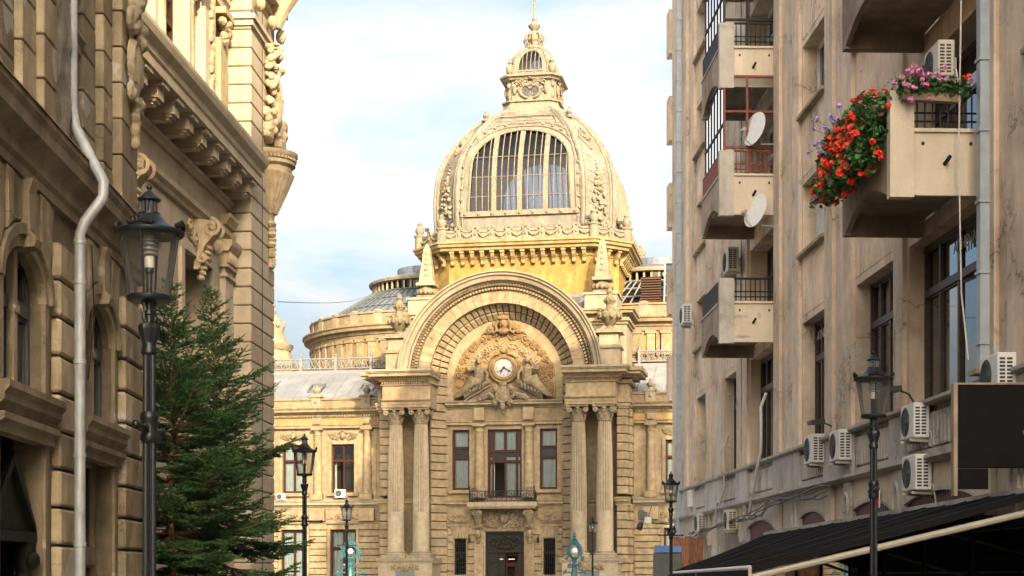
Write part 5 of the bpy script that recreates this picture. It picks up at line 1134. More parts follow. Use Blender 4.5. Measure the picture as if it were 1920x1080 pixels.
# zinc downpipe: down the recess, out over the cornice and on down the pier
pp = [(18.38,-0.06,10.6),(18.38,-0.06,6.95),(18.36,-0.10,6.72),(18.10,-0.40,6.18),(18.06,-0.49,6.02),(18.04,-0.49,5.84),(18.0,-0.30,5.56),(18.0,-0.24,5.42),(18.0,-0.24,0.0)]
dp = obj('downpipe', MB().tube(pp, 0.062, 12), M['pipe'], LN, smooth=40)
for z in (5.3,4.85,3.95,2.9,1.9): obj('pipe_collar', MB().lathe([(0.063,z),(0.071,z+0.005),(0.071,z+0.05),(0.063,z+0.055)], (18.0,-0.24,0), 14), M['pipe'], dp)
obj('wall_wire', MB().tube([(19.02,-0.14,5.5),(19.06,-0.16,4.6),(19.0,-0.1,3.9)],0.008,4), M['wire'], LN)

# ------------------------------------------------------------------ far left building (pale sandstone)
LF = thing('sandstone_building', 'pale sandstone bank building behind the spruces with modillion cornice and sunlit upper floor', 'building', (-9.45,0,0), R(90-3.62))
SS, SO = M['sandstone'], M['sandorn']
b = MB(); wall_holes(b, 21.0, 39.6, 0, 11.0, [(35.1,37.5,2.2,8.7),(29.6,32.0,2.2,8.7)], 0.0, 0.62); obj('lower_wall', b, SS, LF)
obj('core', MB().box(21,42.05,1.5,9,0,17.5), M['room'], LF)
for c in (36.3, 30.8):
    window(LF, c-1.2, c+1.2, 2.2, 8.7, 0.60, (0.5,), (0.35,0.7), 0.14, 0.10, 0.14, fm='greygreen', gm='glass_dark')
    pr = MB()
    for s in (-1,1): pr.box(*sorted((c+s*1.2,c+s*1.45)),-0.08,0.02,2.2,8.9)
    pr.box(c-1.45,c+1.45,-0.085,0.02,8.72,8.95); obj('window_surround', pr, SS, LF)
    b = MB().prismx([(0.0,8.45),(-0.12,8.45),(-0.18,8.7),(-0.24,8.95),(-0.40,9.15),(-0.50,9.3),(-0.50,9.55),(0.0,9.58)], c-0.2, c+0.2)
    for s in (-1,1):
        for (oy_, oz_, r_, dd_) in ((-0.40,9.38,0.21,1),(-0.20,8.72,0.13,-1)):
            vv = MB().volute((0,0,0), r_, 1.7, 0.045, dd_, PI/2, 6, 22); b.add([(c+s*0.2+s*abs(y)*0.6, oy_+x, oz_+z) for x, y, z in vv.v], vv.f)
        b.volute((c+s*0.48,-0.10,9.05),0.17,1.6,0.045,-s,0,6,18); b.volute((c+s*0.82,-0.08,9.28),0.15,1.6,0.04,s,PI,6,18)
        for k in range(5): b.blob((c+s*(0.35+0.12*k),-0.07,8.88+0.09*k),(0.12,0.05,0.05),(0,s*(0.5-0.3*k),0),7,4)
    for k in range(7): b.blob((c,-0.30+0.03*k,8.95-0.11*k),(0.15-0.012*k,0.10,0.07),(0.4,0,0),8,4)
    obj('keystone_console', b, SO, LF, smooth=40)
    b = MB()
    for k in range(12): q = random.Random(k+9); b.blob((c+1.28,-0.1,8.2-0.22*k),(0.09,0.08,0.13),(0,q.uniform(-0.6,0.6),0),7,4)
    obj('jamb_garland', b, SO, LF, smooth=40)
def lm(name, prof, x0=21.0, x1=39.38, mat=SS): return obj(name, MB().prismx(prof, x0, x1), mat, LF)
lm('architrave_moulding', [(0.05,9.62),(-0.08,9.62),(-0.10,9.7),(-0.18,9.76),(-0.2,9.86),(0.05,9.86)])
lm('frieze_moulding', [(0.05,10.52),(-0.06,10.52),(-0.08,10.58),(-0.15,10.62),(-0.16,10.68),(0.05,10.68)])
lm('cornice', [(0.6,11.0),(-0.12,11.0),(-0.14,11.10),(-0.80,11.12),(-0.80,11.30),(-0.84,11.34),(-0.86,11.44),(-0.98,11.56),(-1.02,11.68),(-1.02,11.76),(-0.55,11.86),(0.6,11.92)])
lm('gutter', [(-0.98,11.77),(-0.62,11.86),(-0.62,11.91),(-0.96,11.80)], mat=M['concrete_g'])
mo = MB().box(-0.20,0.20,-0.66,0.0,10.80,11.105); mo.box(-0.16,0.16,-0.60,0.0,10.74,10.80); mo.prismx([(0.0,11.03),(-0.76,11.03),(-0.76,11.115),(0.0,11.115)], -0.24, 0.24); mo.box(-0.12,0.12,-0.54,0.0,10.69,10.74)
mo_me = mesh_of('modillion', mo); mo_me.materials.append(SS)
for k in range(15): link('modillion', mo_me, None, LF, (38.9-1.1*k,0,0))
obj('soffit_wall', MB().box(21.0,39.5,0.0,0.6,11.0,11.9), SS, LF)
# small rosette, pilaster with capital beside the pier
obj('rosette', MB().blob((37.9,-0.08,9.3),(0.16,0.1,0.16)).blob((37.9,-0.1,9.3),(0.08,0.14,0.2)), SO, LF, smooth=40)
pl = obj('pilaster', MB().box(38.5,39.3,-0.14,0.02,0,8.95), SS, LF)
b = MB().box(38.44,39.36,-0.2,0.02,8.72,8.8); b.box(38.40,39.36,-0.22,0.02,8.95,9.02)
for k in range(5): b.blob((38.56+0.165*k,-0.2,9.2),(0.10,0.09,0.16),None,7,5)
b.prismx([(0.02,9.32),(-0.24,9.32),(-0.3,9.42),(-0.34,9.5),(-0.34,9.6),(0.02,9.6)],38.36,39.37); b.prismx([(0.02,9.02),(-0.17,9.02),(-0.22,9.32),(0.02,9.32)],38.46,39.36)
b.prismx([(0.02,10.0),(-0.16,10.0),(-0.2,10.1),(-0.26,10.16),(-0.26,10.25),(0.02,10.25)],38.5,39.37)
obj('pilaster_capital', b, SO, pl, smooth=35)
# corner pier, one block to a course
for k in range(38):
    z0 = 0.05+0.452*k; stone('pier_block', LF, SS, 39.40, 42.10, -0.56, 0.6, z0+0.012, z0+0.452-0.012, 0.022)
obj('pier_core', MB().box(39.46,42.04,-0.52,0.7,0,17.2), M['sandorn'], LF)
obj('pipe_line', MB().tube([(40.6,-0.57,0),(40.6,-0.57,17)],0.008,4), M['wire'], LF)
# upper storey
b = MB(); wall_holes(b, 21.0, 39.5, 11.9, 17.5, [(32.6,34.05,12.0,15.1),(34.75,36.2,12.0,15.1),(28.6,31.0,12.0,15.1)], 0.28, 0.85); obj('upper_wall', b, SS, LF)
window(LF, 32.6, 34.05, 12.0, 15.1, 0.50, (0.5,), (0.62,), 0.10, 0.08, 0.12, fm='brown', gm='glass_dark')
window(LF, 34.75, 36.2, 12.0, 15.1, 0.50, (0.5,), (0.62,), 0.10, 0.08, 0.12, fm='brown', gm='glass_dark')
cl = MB().lathe([(0.24,11.92),(0.24,12.02),(0.18,12.08),(0.20,12.14),(0.155,12.2),(0.155,13.2),(0.14,14.55),(0.16,14.58),(0.14,14.62),(0.15,14.8),(0.2,15.0),(0.24,15.05)], n=18)
for k in range(10): a = 2*PI*k/10; cl.blob((0.19*math.cos(a),0.19*math.sin(a),14.75+0.1*(k%2)),(0.05,0.06,0.10),(0,0.3,a),6,4); cl.blob((0.24*math.cos(a),0.24*math.sin(a),14.98),(0.06,0.06,0.05),None,6,4)
cl.box(-0.27,0.27,-0.27,0.27,15.05,15.15); cl_me = mesh_of('colonnette', cl, 35); cl_me.materials.append(SO)
for x in (34.4, 31.6, 36.55): link('colonnette', cl_me, None, LF, (x,0.30 if x != 36.55 else 0.25,0))
obj('upper_pier', MB().box(36.22,36.4,0.12,0.3,11.95,15.1).box(37.35,38.3,0.05,0.3,11.95,15.6), SS, LF)
b = MB()
for k in range(16): q = random.Random(k+70); b.blob((37.85+q.uniform(-0.12,0.12),0.02,12.6+0.18*k),(0.11,0.07,0.12),(0,q.uniform(-1,1),0),7,4)
obj('pilaster_garland', b, SO, LF, smooth=40)
b = MB().prismx([(0.3,15.1),(0.05,15.1),(-0.12,15.3),(-0.14,15.75),(0.3,15.75)],36.6,37.15); b.block(36.68,37.07,-0.24,-0.1,15.15,15.72,0.04); obj('window_keystone', b, SS, LF)
lm('upper_architrave', [(0.3,15.3),(0.02,15.3),(0.0,15.5),(-0.06,15.52),(-0.06,15.7),(-0.18,15.8),(-0.2,15.92),(0.3,15.92)])
lm('upper_cornice', [(0.3,16.4),(0.0,16.4),(-0.1,16.55),(-0.5,16.62),(-0.55,16.85),(-0.7,17.0),(-0.7,17.1),(0.3,17.1)])
b = MB()
for k in range(9): q = random.Random(k+170); b.blob((38.85+q.uniform(-0.3,0.3),-0.05,14.7+q.uniform(-0.25,0.3)),(0.15,0.12,0.12),(q.random(),q.random(),0),7,5)
b.box(38.45,39.38,-0.16,0.3,15.05,15.2); b.box(38.55,39.3,-0.02,0.3,11.95,14.5); obj('pilaster_head', b, SO, LF, smooth=35)
for zz0, zz1, o_ in ((15.05,15.2,0.06),(15.2,15.32,0.12),(16.0,16.2,0.1),(16.2,16.45,0.3),(16.45,16.6,0.36)): obj('pier_cornice', MB().box(39.40-o_,42.10+o_,-0.56-o_,0.6,zz0+0.002,zz1), SS, LF)
# sculpted corner corbel and trophies
cx_, cy_ = 41.55, -0.62
b = MB().lathe([(0.05,10.3),(0.12,10.6),(0.2,11.0),(0.36,11.4),(0.5,11.7),(0.58,11.9),(0.62,12.0),(0.60,12.06),(0.70,12.12),(0.70,12.2),(0.64,12.24),(0.72,12.3),(0.76,12.36),(0.76,12.44),(0.5,12.5)], (cx_,cy_+0.1,0), 24)
for k in range(12): a = PI+PI*k/11; b.tube([(cx_+0.62*math.cos(a),cy_+0.1+0.62*math.sin(a),11.92),(cx_+0.42*math.cos(a),cy_+0.1+0.42*math.sin(a),11.45),(cx_+0.2*math.cos(a),cy_+0.1+0.2*math.sin(a),10.9)],[0.07,0.07,0.04],5)
for k in range(9): b.blob((cx_-0.15+0.05*(k%2),cy_-0.02,10.6-0.13*k),(0.16-0.012*k,0.13,0.1),None,7,4)
for k in range(22): a = PI+PI*k/21; b.blob((cx_+0.69*math.cos(a),cy_+0.1+0.69*math.sin(a),12.27),(0.05,0.05,0.05),None,6,4)
cb_ = obj('corner_corbel', b, SO, LF, smooth=40)
b = MB(); X0 = cx_-0.1
b.volute((X0+0.35,cy_-0.15,12.95),0.28,1.6,0.11,1,0,7,20); b.blob((X0+0.3,cy_-0.1,12.7),(0.42,0.24,0.25)); b.blob((X0-0.45,cy_,12.75),(0.4,0.16,0.16)); b.blob((X0+0.42,cy_-0.2,13.2),(0.2,0.16,0.22))
b.tube([(X0-0.6,cy_,12.9),(X0-0.2,cy_-0.1,13.2),(X0+0.1,cy_-0.05,13.7),(X0-0.1,cy_-0.05,14.4)],[0.16,0.22,0.26,0.2],8)
for k in range(80): q = random.Random(k+300); b.blob((X0+q.uniform(-0.65,0.45),cy_-0.05+q.uniform(-0.16,0.04),12.9+q.random()*2.3),(q.uniform(0.05,0.15),0.11,q.uniform(0.05,0.15)),(q.random()*3,q.random()*3,0),8,5)
for k in range(6): b.tube([(X0,cy_-0.1,13.4),(X0+0.45*math.cos(k*0.5+0.2),cy_-0.12,13.4+0.5*math.sin(k*0.5+0.2))],[0.1,0.05],6)
b.box(X0+0.0,X0+0.4,cy_-0.16,cy_+0.1,13.3,13.6); carve(obj('trophy_carving', b, SO, LF), 0.016)
b = MB()
for k in range(14): q = random.Random(k+400); b.blob((cx_+q.uniform(-0.4,0.3),cy_-0.1,15.9+q.random()*1.4),(0.18,0.17,0.2),(q.random(),q.random(),0),8,5)
b.volute((cx_+0.25,cy_-0.3,17.0),0.32,1.5,0.12,1,0,7,18); b.tube([(cx_,cy_-0.1,15.7),(cx_,cy_-0.25,16.2),(cx_,cy_-0.6,16.8),(cx_,cy_-0.7,17.3)],[0.14,0.22,0.3,0.3],8)
carve(obj('eaves_console', b, SO, LF), 0.028)
for x in (39.6,41.0,42.05): obj('cornice_boss', MB().blob((x,cy_-0.12,15.65),(0.16,0.14,0.2)).volute((x-0.1,cy_-0.1,15.6),0.14,1.4,0.05,1,0,6,14), SO, LF, smooth=40)
# ------------------------------------------------------------------ right apartment building
RB = thing('apartment_building', 'weathered beige concrete apartment block on the right with balconies and tall first-floor windows', 'building', (8.8,0,0), R(-90+2.195))
CO, CL, CD, CG = M['concrete'], M['concrete_l'], M['concrete_d'], M['concrete_g']
FL = 3.45; TOP = 35.2; LOW = 18.7; TOPB = 37.2; G = 1.6  # roof heights shaped for the light: low middle admits sky, tall rear shades street
def rbox(mb, ya, yb, p0, p1, z0, z1): return mb.box(-yb, -ya, p0, p1, z0, z1)   # ya<yb distances from the camera end; p<0 sticks out
# bays: (near end, far end of opening, kind)
bays = [(26.55,30.75,'b'),(31.85,34.70,'w'),(37.45,40.0,'w'),(43.35,47.0,'b'),(48.95,51.4,'w'),(54.85,57.2,'w'),(20.9,24.2,'w'),(15.2,18.4,'w')]
Z1, Z2 = 4.76, 7.86                                  # first-floor window sill and head
holes = []
for (a, c, k) in bays:
    holes.append((-c, -a, Z1, Z2))
    for n in range(7 if a > 42 else 3):
        zb = Z2+FL*n
        if k == 'w': holes.append((-c, -a, zb+1.68, zb+3.45))
        else: holes.append((-c, -a, zb+0.28, zb+3.20))
b = MB(); wall_holes(b, -63.6, -42.0, 4.76, TOP, [h for h in holes if h[0] < -42], 0.0, 0.62); wall_holes(b, -42.0, -6.0, 4.76, LOW, [h for h in holes if h[0] > -42], 0.0, 0.62); obj('facade_wall', b, CO, RB)
obj('building_core', MB().box(-63.5,-42.01,0.95,16.0,0,TOP).box(-42,-6.01,0.95,16.0,0,LOW).box(-6,40.0,0.95,16.0,0,TOPB), M['concrete'], RB)
obj('shade_wing', MB().box(-6.0,40.0,0.0,0.94,0,TOPB), CO, RB)  # unseen wing behind the camera, added to block sun from the street
obj('roof_slab', MB().box(-63.8,-41.9,-0.4,16.2,TOP,TOP+0.4).box(-41.9,-6.1,-0.3,16.2,LOW,LOW+0.4).box(-6.1,40.2,-0.4,16.2,TOPB,TOPB+0.4), CO, RB)
# pilaster strips standing proud between bays
edges = sorted([(a, c) for a, c, k in bays])
strips = [(c0, a1) for (a0, c0), (a1, c1) in zip(edges, edges[1:])]+[(57.2,60.0)]
for (u, v) in strips:
    o = obj('pilaster', rbox(MB(), u+0.12, u+0.12+min(0.75,(v-u)*0.42), -0.09, 0.01, 4.78, (TOP if u > 41 else LOW)-0.1), CO, RB)
    if v-u > 1.6: obj('pilaster', rbox(MB(), v-0.12-min(0.75,(v-u)*0.42), v-0.12, -0.09, 0.01, 4.78, (TOP if u > 41 else LOW)-0.1), CO, RB)
def spandrel(a, c, z0, z1, mat=CO, y0=-0.02):
    b = MB(); rbox(b, a, c, 0.05, 0.5, z0-0.02, z1); n = int((c-a)/0.21)
    for k in range(n):
        x = a+(c-a)*(k+0.5)/n; b.block(-x-0.075,-x+0.075,y0,0.06,z0+0.14,z1-0.12,0.02)
    rbox(b, a-0.004, c+0.004, y0+0.01, 0.06, z0-0.03, z0+0.10)
    return b
AJAR = {0:5.6,1:5.8,2:6.0}
for bi, (a, c, k) in enumerate(bays):
    vis = bi < 7
    for n in range(0, 7 if a > 42 else 3):
        zb = Z2+FL*n
        if not vis and n > 0: continue
        py_near = 1075-(zb-G)*3000/a
        if py_near > -60 or (1075-(zb-G)*3000/c) > -60:
            if k == 'w':
                sp = obj('spandrel', spandrel(a, c, zb, zb+1.60), CO, RB)
                obj('window_sill', rbox(MB(), a-0.10, c+0.10, -0.16, 0.5, zb+1.60, zb+1.68), CD, sp)
                if bi in (2,) and n == 0:
                    w = window(RB, -c, -a, zb+1.68, zb+3.45, 0.34, (0.5,), (), 0.08, 0.07, 0.10, fm='acwhite', gm='glass_dark')
                    sh = MB()
                    for q in range(20): sh.prismx([(0.36,zb+1.75+0.083*q),(0.315,zb+1.76+0.083*q),(0.315,zb+1.82+0.083*q),(0.36,zb+1.83+0.083*q)],-c+0.05,-a-0.05)
                    obj('roller_shutter', sh, M['acwhite'], w)
                else:
                    window(RB, -c, -a, zb+1.68, zb+3.45, 0.36, (0.36,0.7), (), 0.08, 0.07, 0.10, fm='acwhite', gm='glass_dark', curtain=[(0.05,0.3,0,1),(0.72,0.95,0,1)] if (bi+n) % 2 else None)
            else:
                window(RB, -c, -a, zb+0.28, zb+3.20, 0.50, (0.3,0.62), (0.72,), 0.08, 0.06, 0.08, fm='acwhite' if n else 'dkframe', gm='glass_dark')
    # first-floor window: dark frame, mirror-like glass
    if vis:
        wf = window(RB, -c, -a, Z1, Z2, 0.30, (0.26,0.52) if k == 'w' else (0.22,0.48), (0.70,), 0.10, 0.10, 0.14, fm='dkframe', gm='glass_mirror', skip=((2,0),), name='shop_window')
        # one casement, in the nearer bays turned ajar to reflect the sky
        wd = c-a; x0 = -c+wd*(0.52 if k == 'w' else 0.48)+0.05; x1 = -a-0.10; zt = Z1+(Z2-Z1)*0.70-0.07; ww = x1-x0
        pm = MB().add([(0,0,Z1+0.1),(ww,0,Z1+0.1),(ww,0,zt),(0,0,zt)], [(0,1,2,3)])
        fm_ = MB().box(0,0.06,-0.02,0.03,Z1+0.1,zt).box(ww-0.06,ww,-0.02,0.03,Z1+0.1,zt).box(0.06,ww-0.06,-0.02,0.03,Z1+0.1,Z1+0.17).box(0.06,ww-0.06,-0.02,0.03,zt-0.07,zt)
        cs_ = obj('casement', fm_, M['dkframe'], wf); cs_.location = (x0,0.37,0); cs_.rotation_euler = (0,0,R(AJAR.get(bi,0)))
        obj('pane', pm, M['glass_mirror'], cs_, fix=False)
        if bi in (0, 2):
            tx = MB(); text_line(tx, 'ATHENA', -c+wd*(0.44 if bi == 0 else 0.14), 0.285, Z2-0.50, 0.31, 0.10, 0.2); obj('window_lettering', tx, CG, wf)
# continuous ledge, ribbed parapet, lower ledge, arcade panels
sills = [(-62,-48),(-48,-36),(-36,-24),(-24,-12),(-12,0)]
obj('ledge', MB().prismx([(0.1,4.66),(-0.14,4.66),(-0.20,4.70),(-0.20,4.76),(0.1,4.79)], -63.4, 6), CG, RB)
obj('lower_wall', MB().box(-63.6,40,0.06,0.9,0,4.76), CL, RB)
for bi, (a, c, k) in enumerate(bays[:7]):
    b = spandrel(a, c, 3.78, 4.66, CG, -0.05); obj('ribbed_parapet', b, CG, RB)
for (u, v) in strips:
    obj('parapet_pier', rbox(MB(), u+0.03, v-0.03, -0.10, 0.1, 3.74, 4.655), CG, RB)
    obj('arcade_pier', rbox(MB(), u+0.1, u+0.75, -0.12, 0.1, 0.15, 3.62), CG, RB)
    ov = MB().ring([(0.17,-0.145),(0.20,-0.165),(0.23,-0.145),(0.23,-0.11),(0.17,-0.11)], -(u+0.42), 0, 0, 2*PI, 20); ov.v = [(x, y, 2.95+z*1.9) for x,y,z in ov.v]; obj('pier_oval', ov, CG, RB)
obj('lower_ledge', MB().prismx([(0.1,3.62),(-0.16,3.62),(-0.24,3.68),(-0.24,3.74),(0.1,3.78)], -63.2, 6), CG, RB)
for bi, (a, c, k) in enumerate(sorted(bays)[1:]):
    a2, c2 = a-0.6, c+1.0
    if bi < 1: a2 = a-0.9
    m = (a2+c2)/2; hw = (c2-a2)/2-0.15; rise = 0.62; zs_ = 2.55
    poly = [(-c2,3.62),(-a2,3.62),(-a2,zs_)]+[(-m+hw*math.cos(PI*q/16), zs_+rise*math.sin(PI*q/16)) for q in range(17)]+[(-c2,zs_)]
    obj('arcade_panel', MB().prismy(poly, -0.05, 0.05), CL, RB)
    for q in range(int(hw*2/0.14)):
        x = -m-hw+0.14*q; t = 1-((x+0.07+m)/hw)**2
        if t <= 0: continue
        zt = zs_+rise*math.sqrt(t)-0.02; obj('tympanum_board', MB().block(x+0.006,x+0.134,0.015,0.058,1.2,zt,0.008), M['maroon'] if bi < 5 else CD, RB)
    ar = MB()
    for q in range(16):
        p0 = (-m+(hw)*math.cos(PI*q/16), zs_+rise*math.sin(PI*q/16)); p1 = (-m+hw*math.cos(PI*(q+1)/16), zs_+rise*math.sin(PI*(q+1)/16)); r0 = (-m+(hw-0.07)*math.cos(PI*q/16), zs_+(rise-0.07)*math.sin(PI*q/16)); r1 = (-m+(hw-0.07)*math.cos(PI*(q+1)/16), zs_+(rise-0.07)*math.sin(PI*(q+1)/16))
        ar.hexa([(p0[0],-0.07,p0[1]),(p1[0],-0.07,p1[1]),(r1[0],-0.07,r1[1]),(r0[0],-0.07,r0[1])], [(p0[0],0.05,p0[1]),(p1[0],0.05,p1[1]),(r1[0],0.05,r1[1]),(r0[0],0.05,r0[1])])
    obj('arch_rim', ar, CG, RB)
# balconies
def balcony(y0, y1, zb, rail, name='balcony', glazed=None, gmat='iron', near=True):
    out = -1.5; b = MB()
    # street fascia with arched soffit edge
    n = 12; ln = y1-y0; poly = [(-y0,zb+1.06),(-y0,zb)]+[(-y0-0.22,zb)]+[(-y0-0.22-(ln-0.44)*q/n, zb+0.04+0.36*math.sin(PI*q/n)) for q in range(n+1)]+[(-y1+0.22,zb),(-y1,zb),(-y1,zb+1.06)]
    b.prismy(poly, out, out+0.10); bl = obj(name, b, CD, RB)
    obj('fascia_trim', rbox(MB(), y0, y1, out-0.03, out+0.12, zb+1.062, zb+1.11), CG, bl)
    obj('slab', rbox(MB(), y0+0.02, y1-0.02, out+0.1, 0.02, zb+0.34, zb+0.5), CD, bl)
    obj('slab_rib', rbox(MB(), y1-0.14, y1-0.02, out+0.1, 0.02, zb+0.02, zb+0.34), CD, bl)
    # end panel facing the camera: pier at the outer corner and a cream panel
    obj('corner_pier', rbox(MB(), y0-0.05, y0+0.16, out-0.04, out+0.36, zb-0.04, zb+1.72), M['concrete_g'] if gmat != 'flower' else CL, bl)
    obj('end_panel', rbox(MB(), y0, y0+0.1, out+0.36, -0.002, zb, zb+1.04), CL, bl)
    obj('panel_coping', rbox(MB(), y0-0.05, y0+0.14, out+0.36, -0.002, zb+1.042, zb+1.10), CL, bl)
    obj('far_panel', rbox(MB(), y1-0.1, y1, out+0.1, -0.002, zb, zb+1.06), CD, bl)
    sp = MB().tube([(-y0+0.0,-0.62,zb+0.52),(-y0+0.18,-0.58,zb+0.60)],0.035,6); obj('drain_spout', sp, M['iron'], bl)
    for x_ in (out+0.52,-0.18): obj('fixing_hole', MB().blob((-y0+0.0,x_,zb+0.86),(0.02,0.035,0.035),None,6,4), M['black'], bl)
    r = MB(); m = M[rail]
    for z in (zb+1.22, zb+1.36, zb+1.70): r.tube([(-y0+0.0,out+0.36,z),(-y0+0.0,0,z)],0.018,5)
    for q in range(9): x = out+0.42+(1.05)*q/8; r.tube([(-y0+0.0,x,zb+1.12),(-y0+0.0,x,zb+1.70)],0.016,5)
    r.box(-y0-0.02,-y0+0.02,out+0.36,0,zb+1.70,zb+1.74)
    for z in (zb+1.2, zb+1.72): r.tube([(-y0,out+0.04,z),(-y1,out+0.04,z)],0.02,5)
    nb = int(ln/0.13)
    for q in range(nb+1): x = -y0-ln*q/nb; r.box(x-0.035,x+0.035,out+0.03,out+0.05,zb+1.12,zb+1.74)
    obj('railing', r, m, bl)
    if glazed:
        g = MB(); ge = MB(); gm_ = M[glazed]; zt = zb+FL+0.3
        k = 6
        for q in range(k+1): x = -y0-0.1-(ln-0.2)*q/k; g.box(x-0.025,x+0.025,out+0.08,out+0.13,zb+1.1,zt)
        for z in (zb+1.1,zb+2.45,zt-0.05): g.box(-y1,-y0,out+0.075,out+0.135,z,z+0.05)
        for x in (out+0.1,out+0.72,-0.05): ge.box(-y0+0.0-0.03,-y0+0.03,x-0.03,x+0.03,zb+1.1,zt)
        for z in (zb+1.78,zb+2.75,zt-0.05): ge.box(-y0-0.031,-y0+0.031,out+0.1,0,z,z+0.06)
        gf = obj('balcony_glazing', g, M['iron'], bl); obj('end_frame', ge, gm_, gf)
        for q in range(k):
            xa = -y0-0.1-(ln-0.2)*q/k; xb = -y0-0.1-(ln-0.2)*(q+1)/k
            for za, zc in ((zb+1.15,zb+2.45),(zb+2.5,zt-0.05)): obj('pane', MB().add([(xa,out+0.1,za),(xb,out+0.1,za),(xb,out+0.1,zc),(xa,out+0.1,zc)],[(0,1,2,3)]), M['glass_mirror'], gf, fix=False)
        for xa, xb in ((out+0.13,out+0.69),(out+0.75,-0.08)):
            for za, zc in ((zb+1.84,zb+2.75),(zb+2.81,zt-0.05)): obj('pane', MB().add([(-y0,xa,za),(-y0,xb,za),(-y0,xb,zc),(-y0,xa,zc)],[(0,1,2,3)]), M['glass'], gf, fix=False)
        obj('balcony_clutter', rbox(MB(), y0+0.6, y0+1.0, -1.3, -0.7, zb+1.1, zb+1.9), M['acwhite'], gf)
    return bl
for n in range(6):
    zb = Z2+FL*n
    if n < 4: balcony(43.35, 46.6, zb, ('iron','rust','iron','iron')[n], glazed=(None,'rust','iron','iron')[n])
    if n < 3: balcony(26.55, 29.9, zb, 'iron', gmat='flower')
# far corner: side balconies poking out past the pipe, far pipe, near pipes
for n in range(5):
    zb = Z2+0.6+FL*n; q = obj('corner_box', MB().box(-64.4,-63.6,-0.12,1.2,zb,zb+1.75), CO, RB)
def rpipe(y, z0, z1, w, mat, out=-0.22):
    p = obj('downpipe', rbox(MB(), y-w/2, y+w/2, out, out+w, z0, z1), mat, RB)
    z = z0+0.4
    while z < z1: obj('pipe_collar', rbox(MB(), y-w/2-0.025, y+w/2+0.025, out-0.025, out+w+0.025, z, z+0.05), mat, p); z += 1.15
    return p
rpipe(60.4, 0.2, 25, 0.17, M['pipe2'], -0.28); rpipe(25.98, 4.9, 16, 0.19, M['pipe2'], -0.24)
obj('pipe_shoe', rbox(MB(), 25.8, 26.2, -0.34, 0.0, 4.82, 4.9), CD, RB)
# dangling cable by the near balcony, flex ducts and cable runs
obj('hanging_cable', MB().tube([(-26.3,-0.5,14),(-26.3,-0.42,11),(-26.3,-0.46,8.5),(-26.35,-0.40,6.2),(-26.3,-0.30,5.1)],0.013,5), M['wirew'], RB)
for (y, zt) in ((50.4,5.95),(44.4,6.6)):
    pts = [(-y,-0.05,zt),(-y,-0.2,zt-0.4),(-y-0.15,-0.16,zt-0.95),(-y-0.1,-0.18,zt-1.6),(-y-0.6,-0.2,zt-2.1),(-y-1.2,-0.2,3.9),(-y-1.7,-0.2,3.3)]; obj('flexible_duct', MB().tube(pts,0.035 if y>48 else 0.045,7), M['wirew'], RB, smooth=60)
rd = random.Random(11)
for k in range(5):
    pts = []; 
    for q in range(26): y = 36+q*0.85; pts.append((-y, -0.26-0.02*k, 3.55-0.03*k+0.10*math.sin(q*0.8+k)*rd.random()+0.06*math.sin(q*0.25+k)-(0.022*q if q > 8 else 0)))
    obj('cable_run', MB().tube(pts, 0.016+0.006*(k%2), 5), M['wire'] if k % 2 == 0 else M['greygreen'], RB)

# grey repair smears on the lowest middle balcony panel
for (o_, z, w, h) in ((-0.95,8.55,0.24,0.05),(-0.9,8.0,0.26,0.045),(-0.45,8.58,0.07,0.09)):
    rq = random.Random(int(z*100)); pts = [(o_+w*math.cos(2*PI*k/12)*rq.uniform(0.7,1.1), z+h*math.sin(2*PI*k/12)*rq.uniform(0.6,1.2)) for k in range(12)]
    obj('repair_patch', MB().add([(-43.35+0.004,y,z_) for y,z_ in pts]+[(-43.35-0.01,y,z_) for y,z_ in pts], [tuple(range(12)), tuple(range(23,11,-1))]+[(i,(i+1)%12,12+(i+1)%12,12+i) for i in range(12)]), CG, RB)
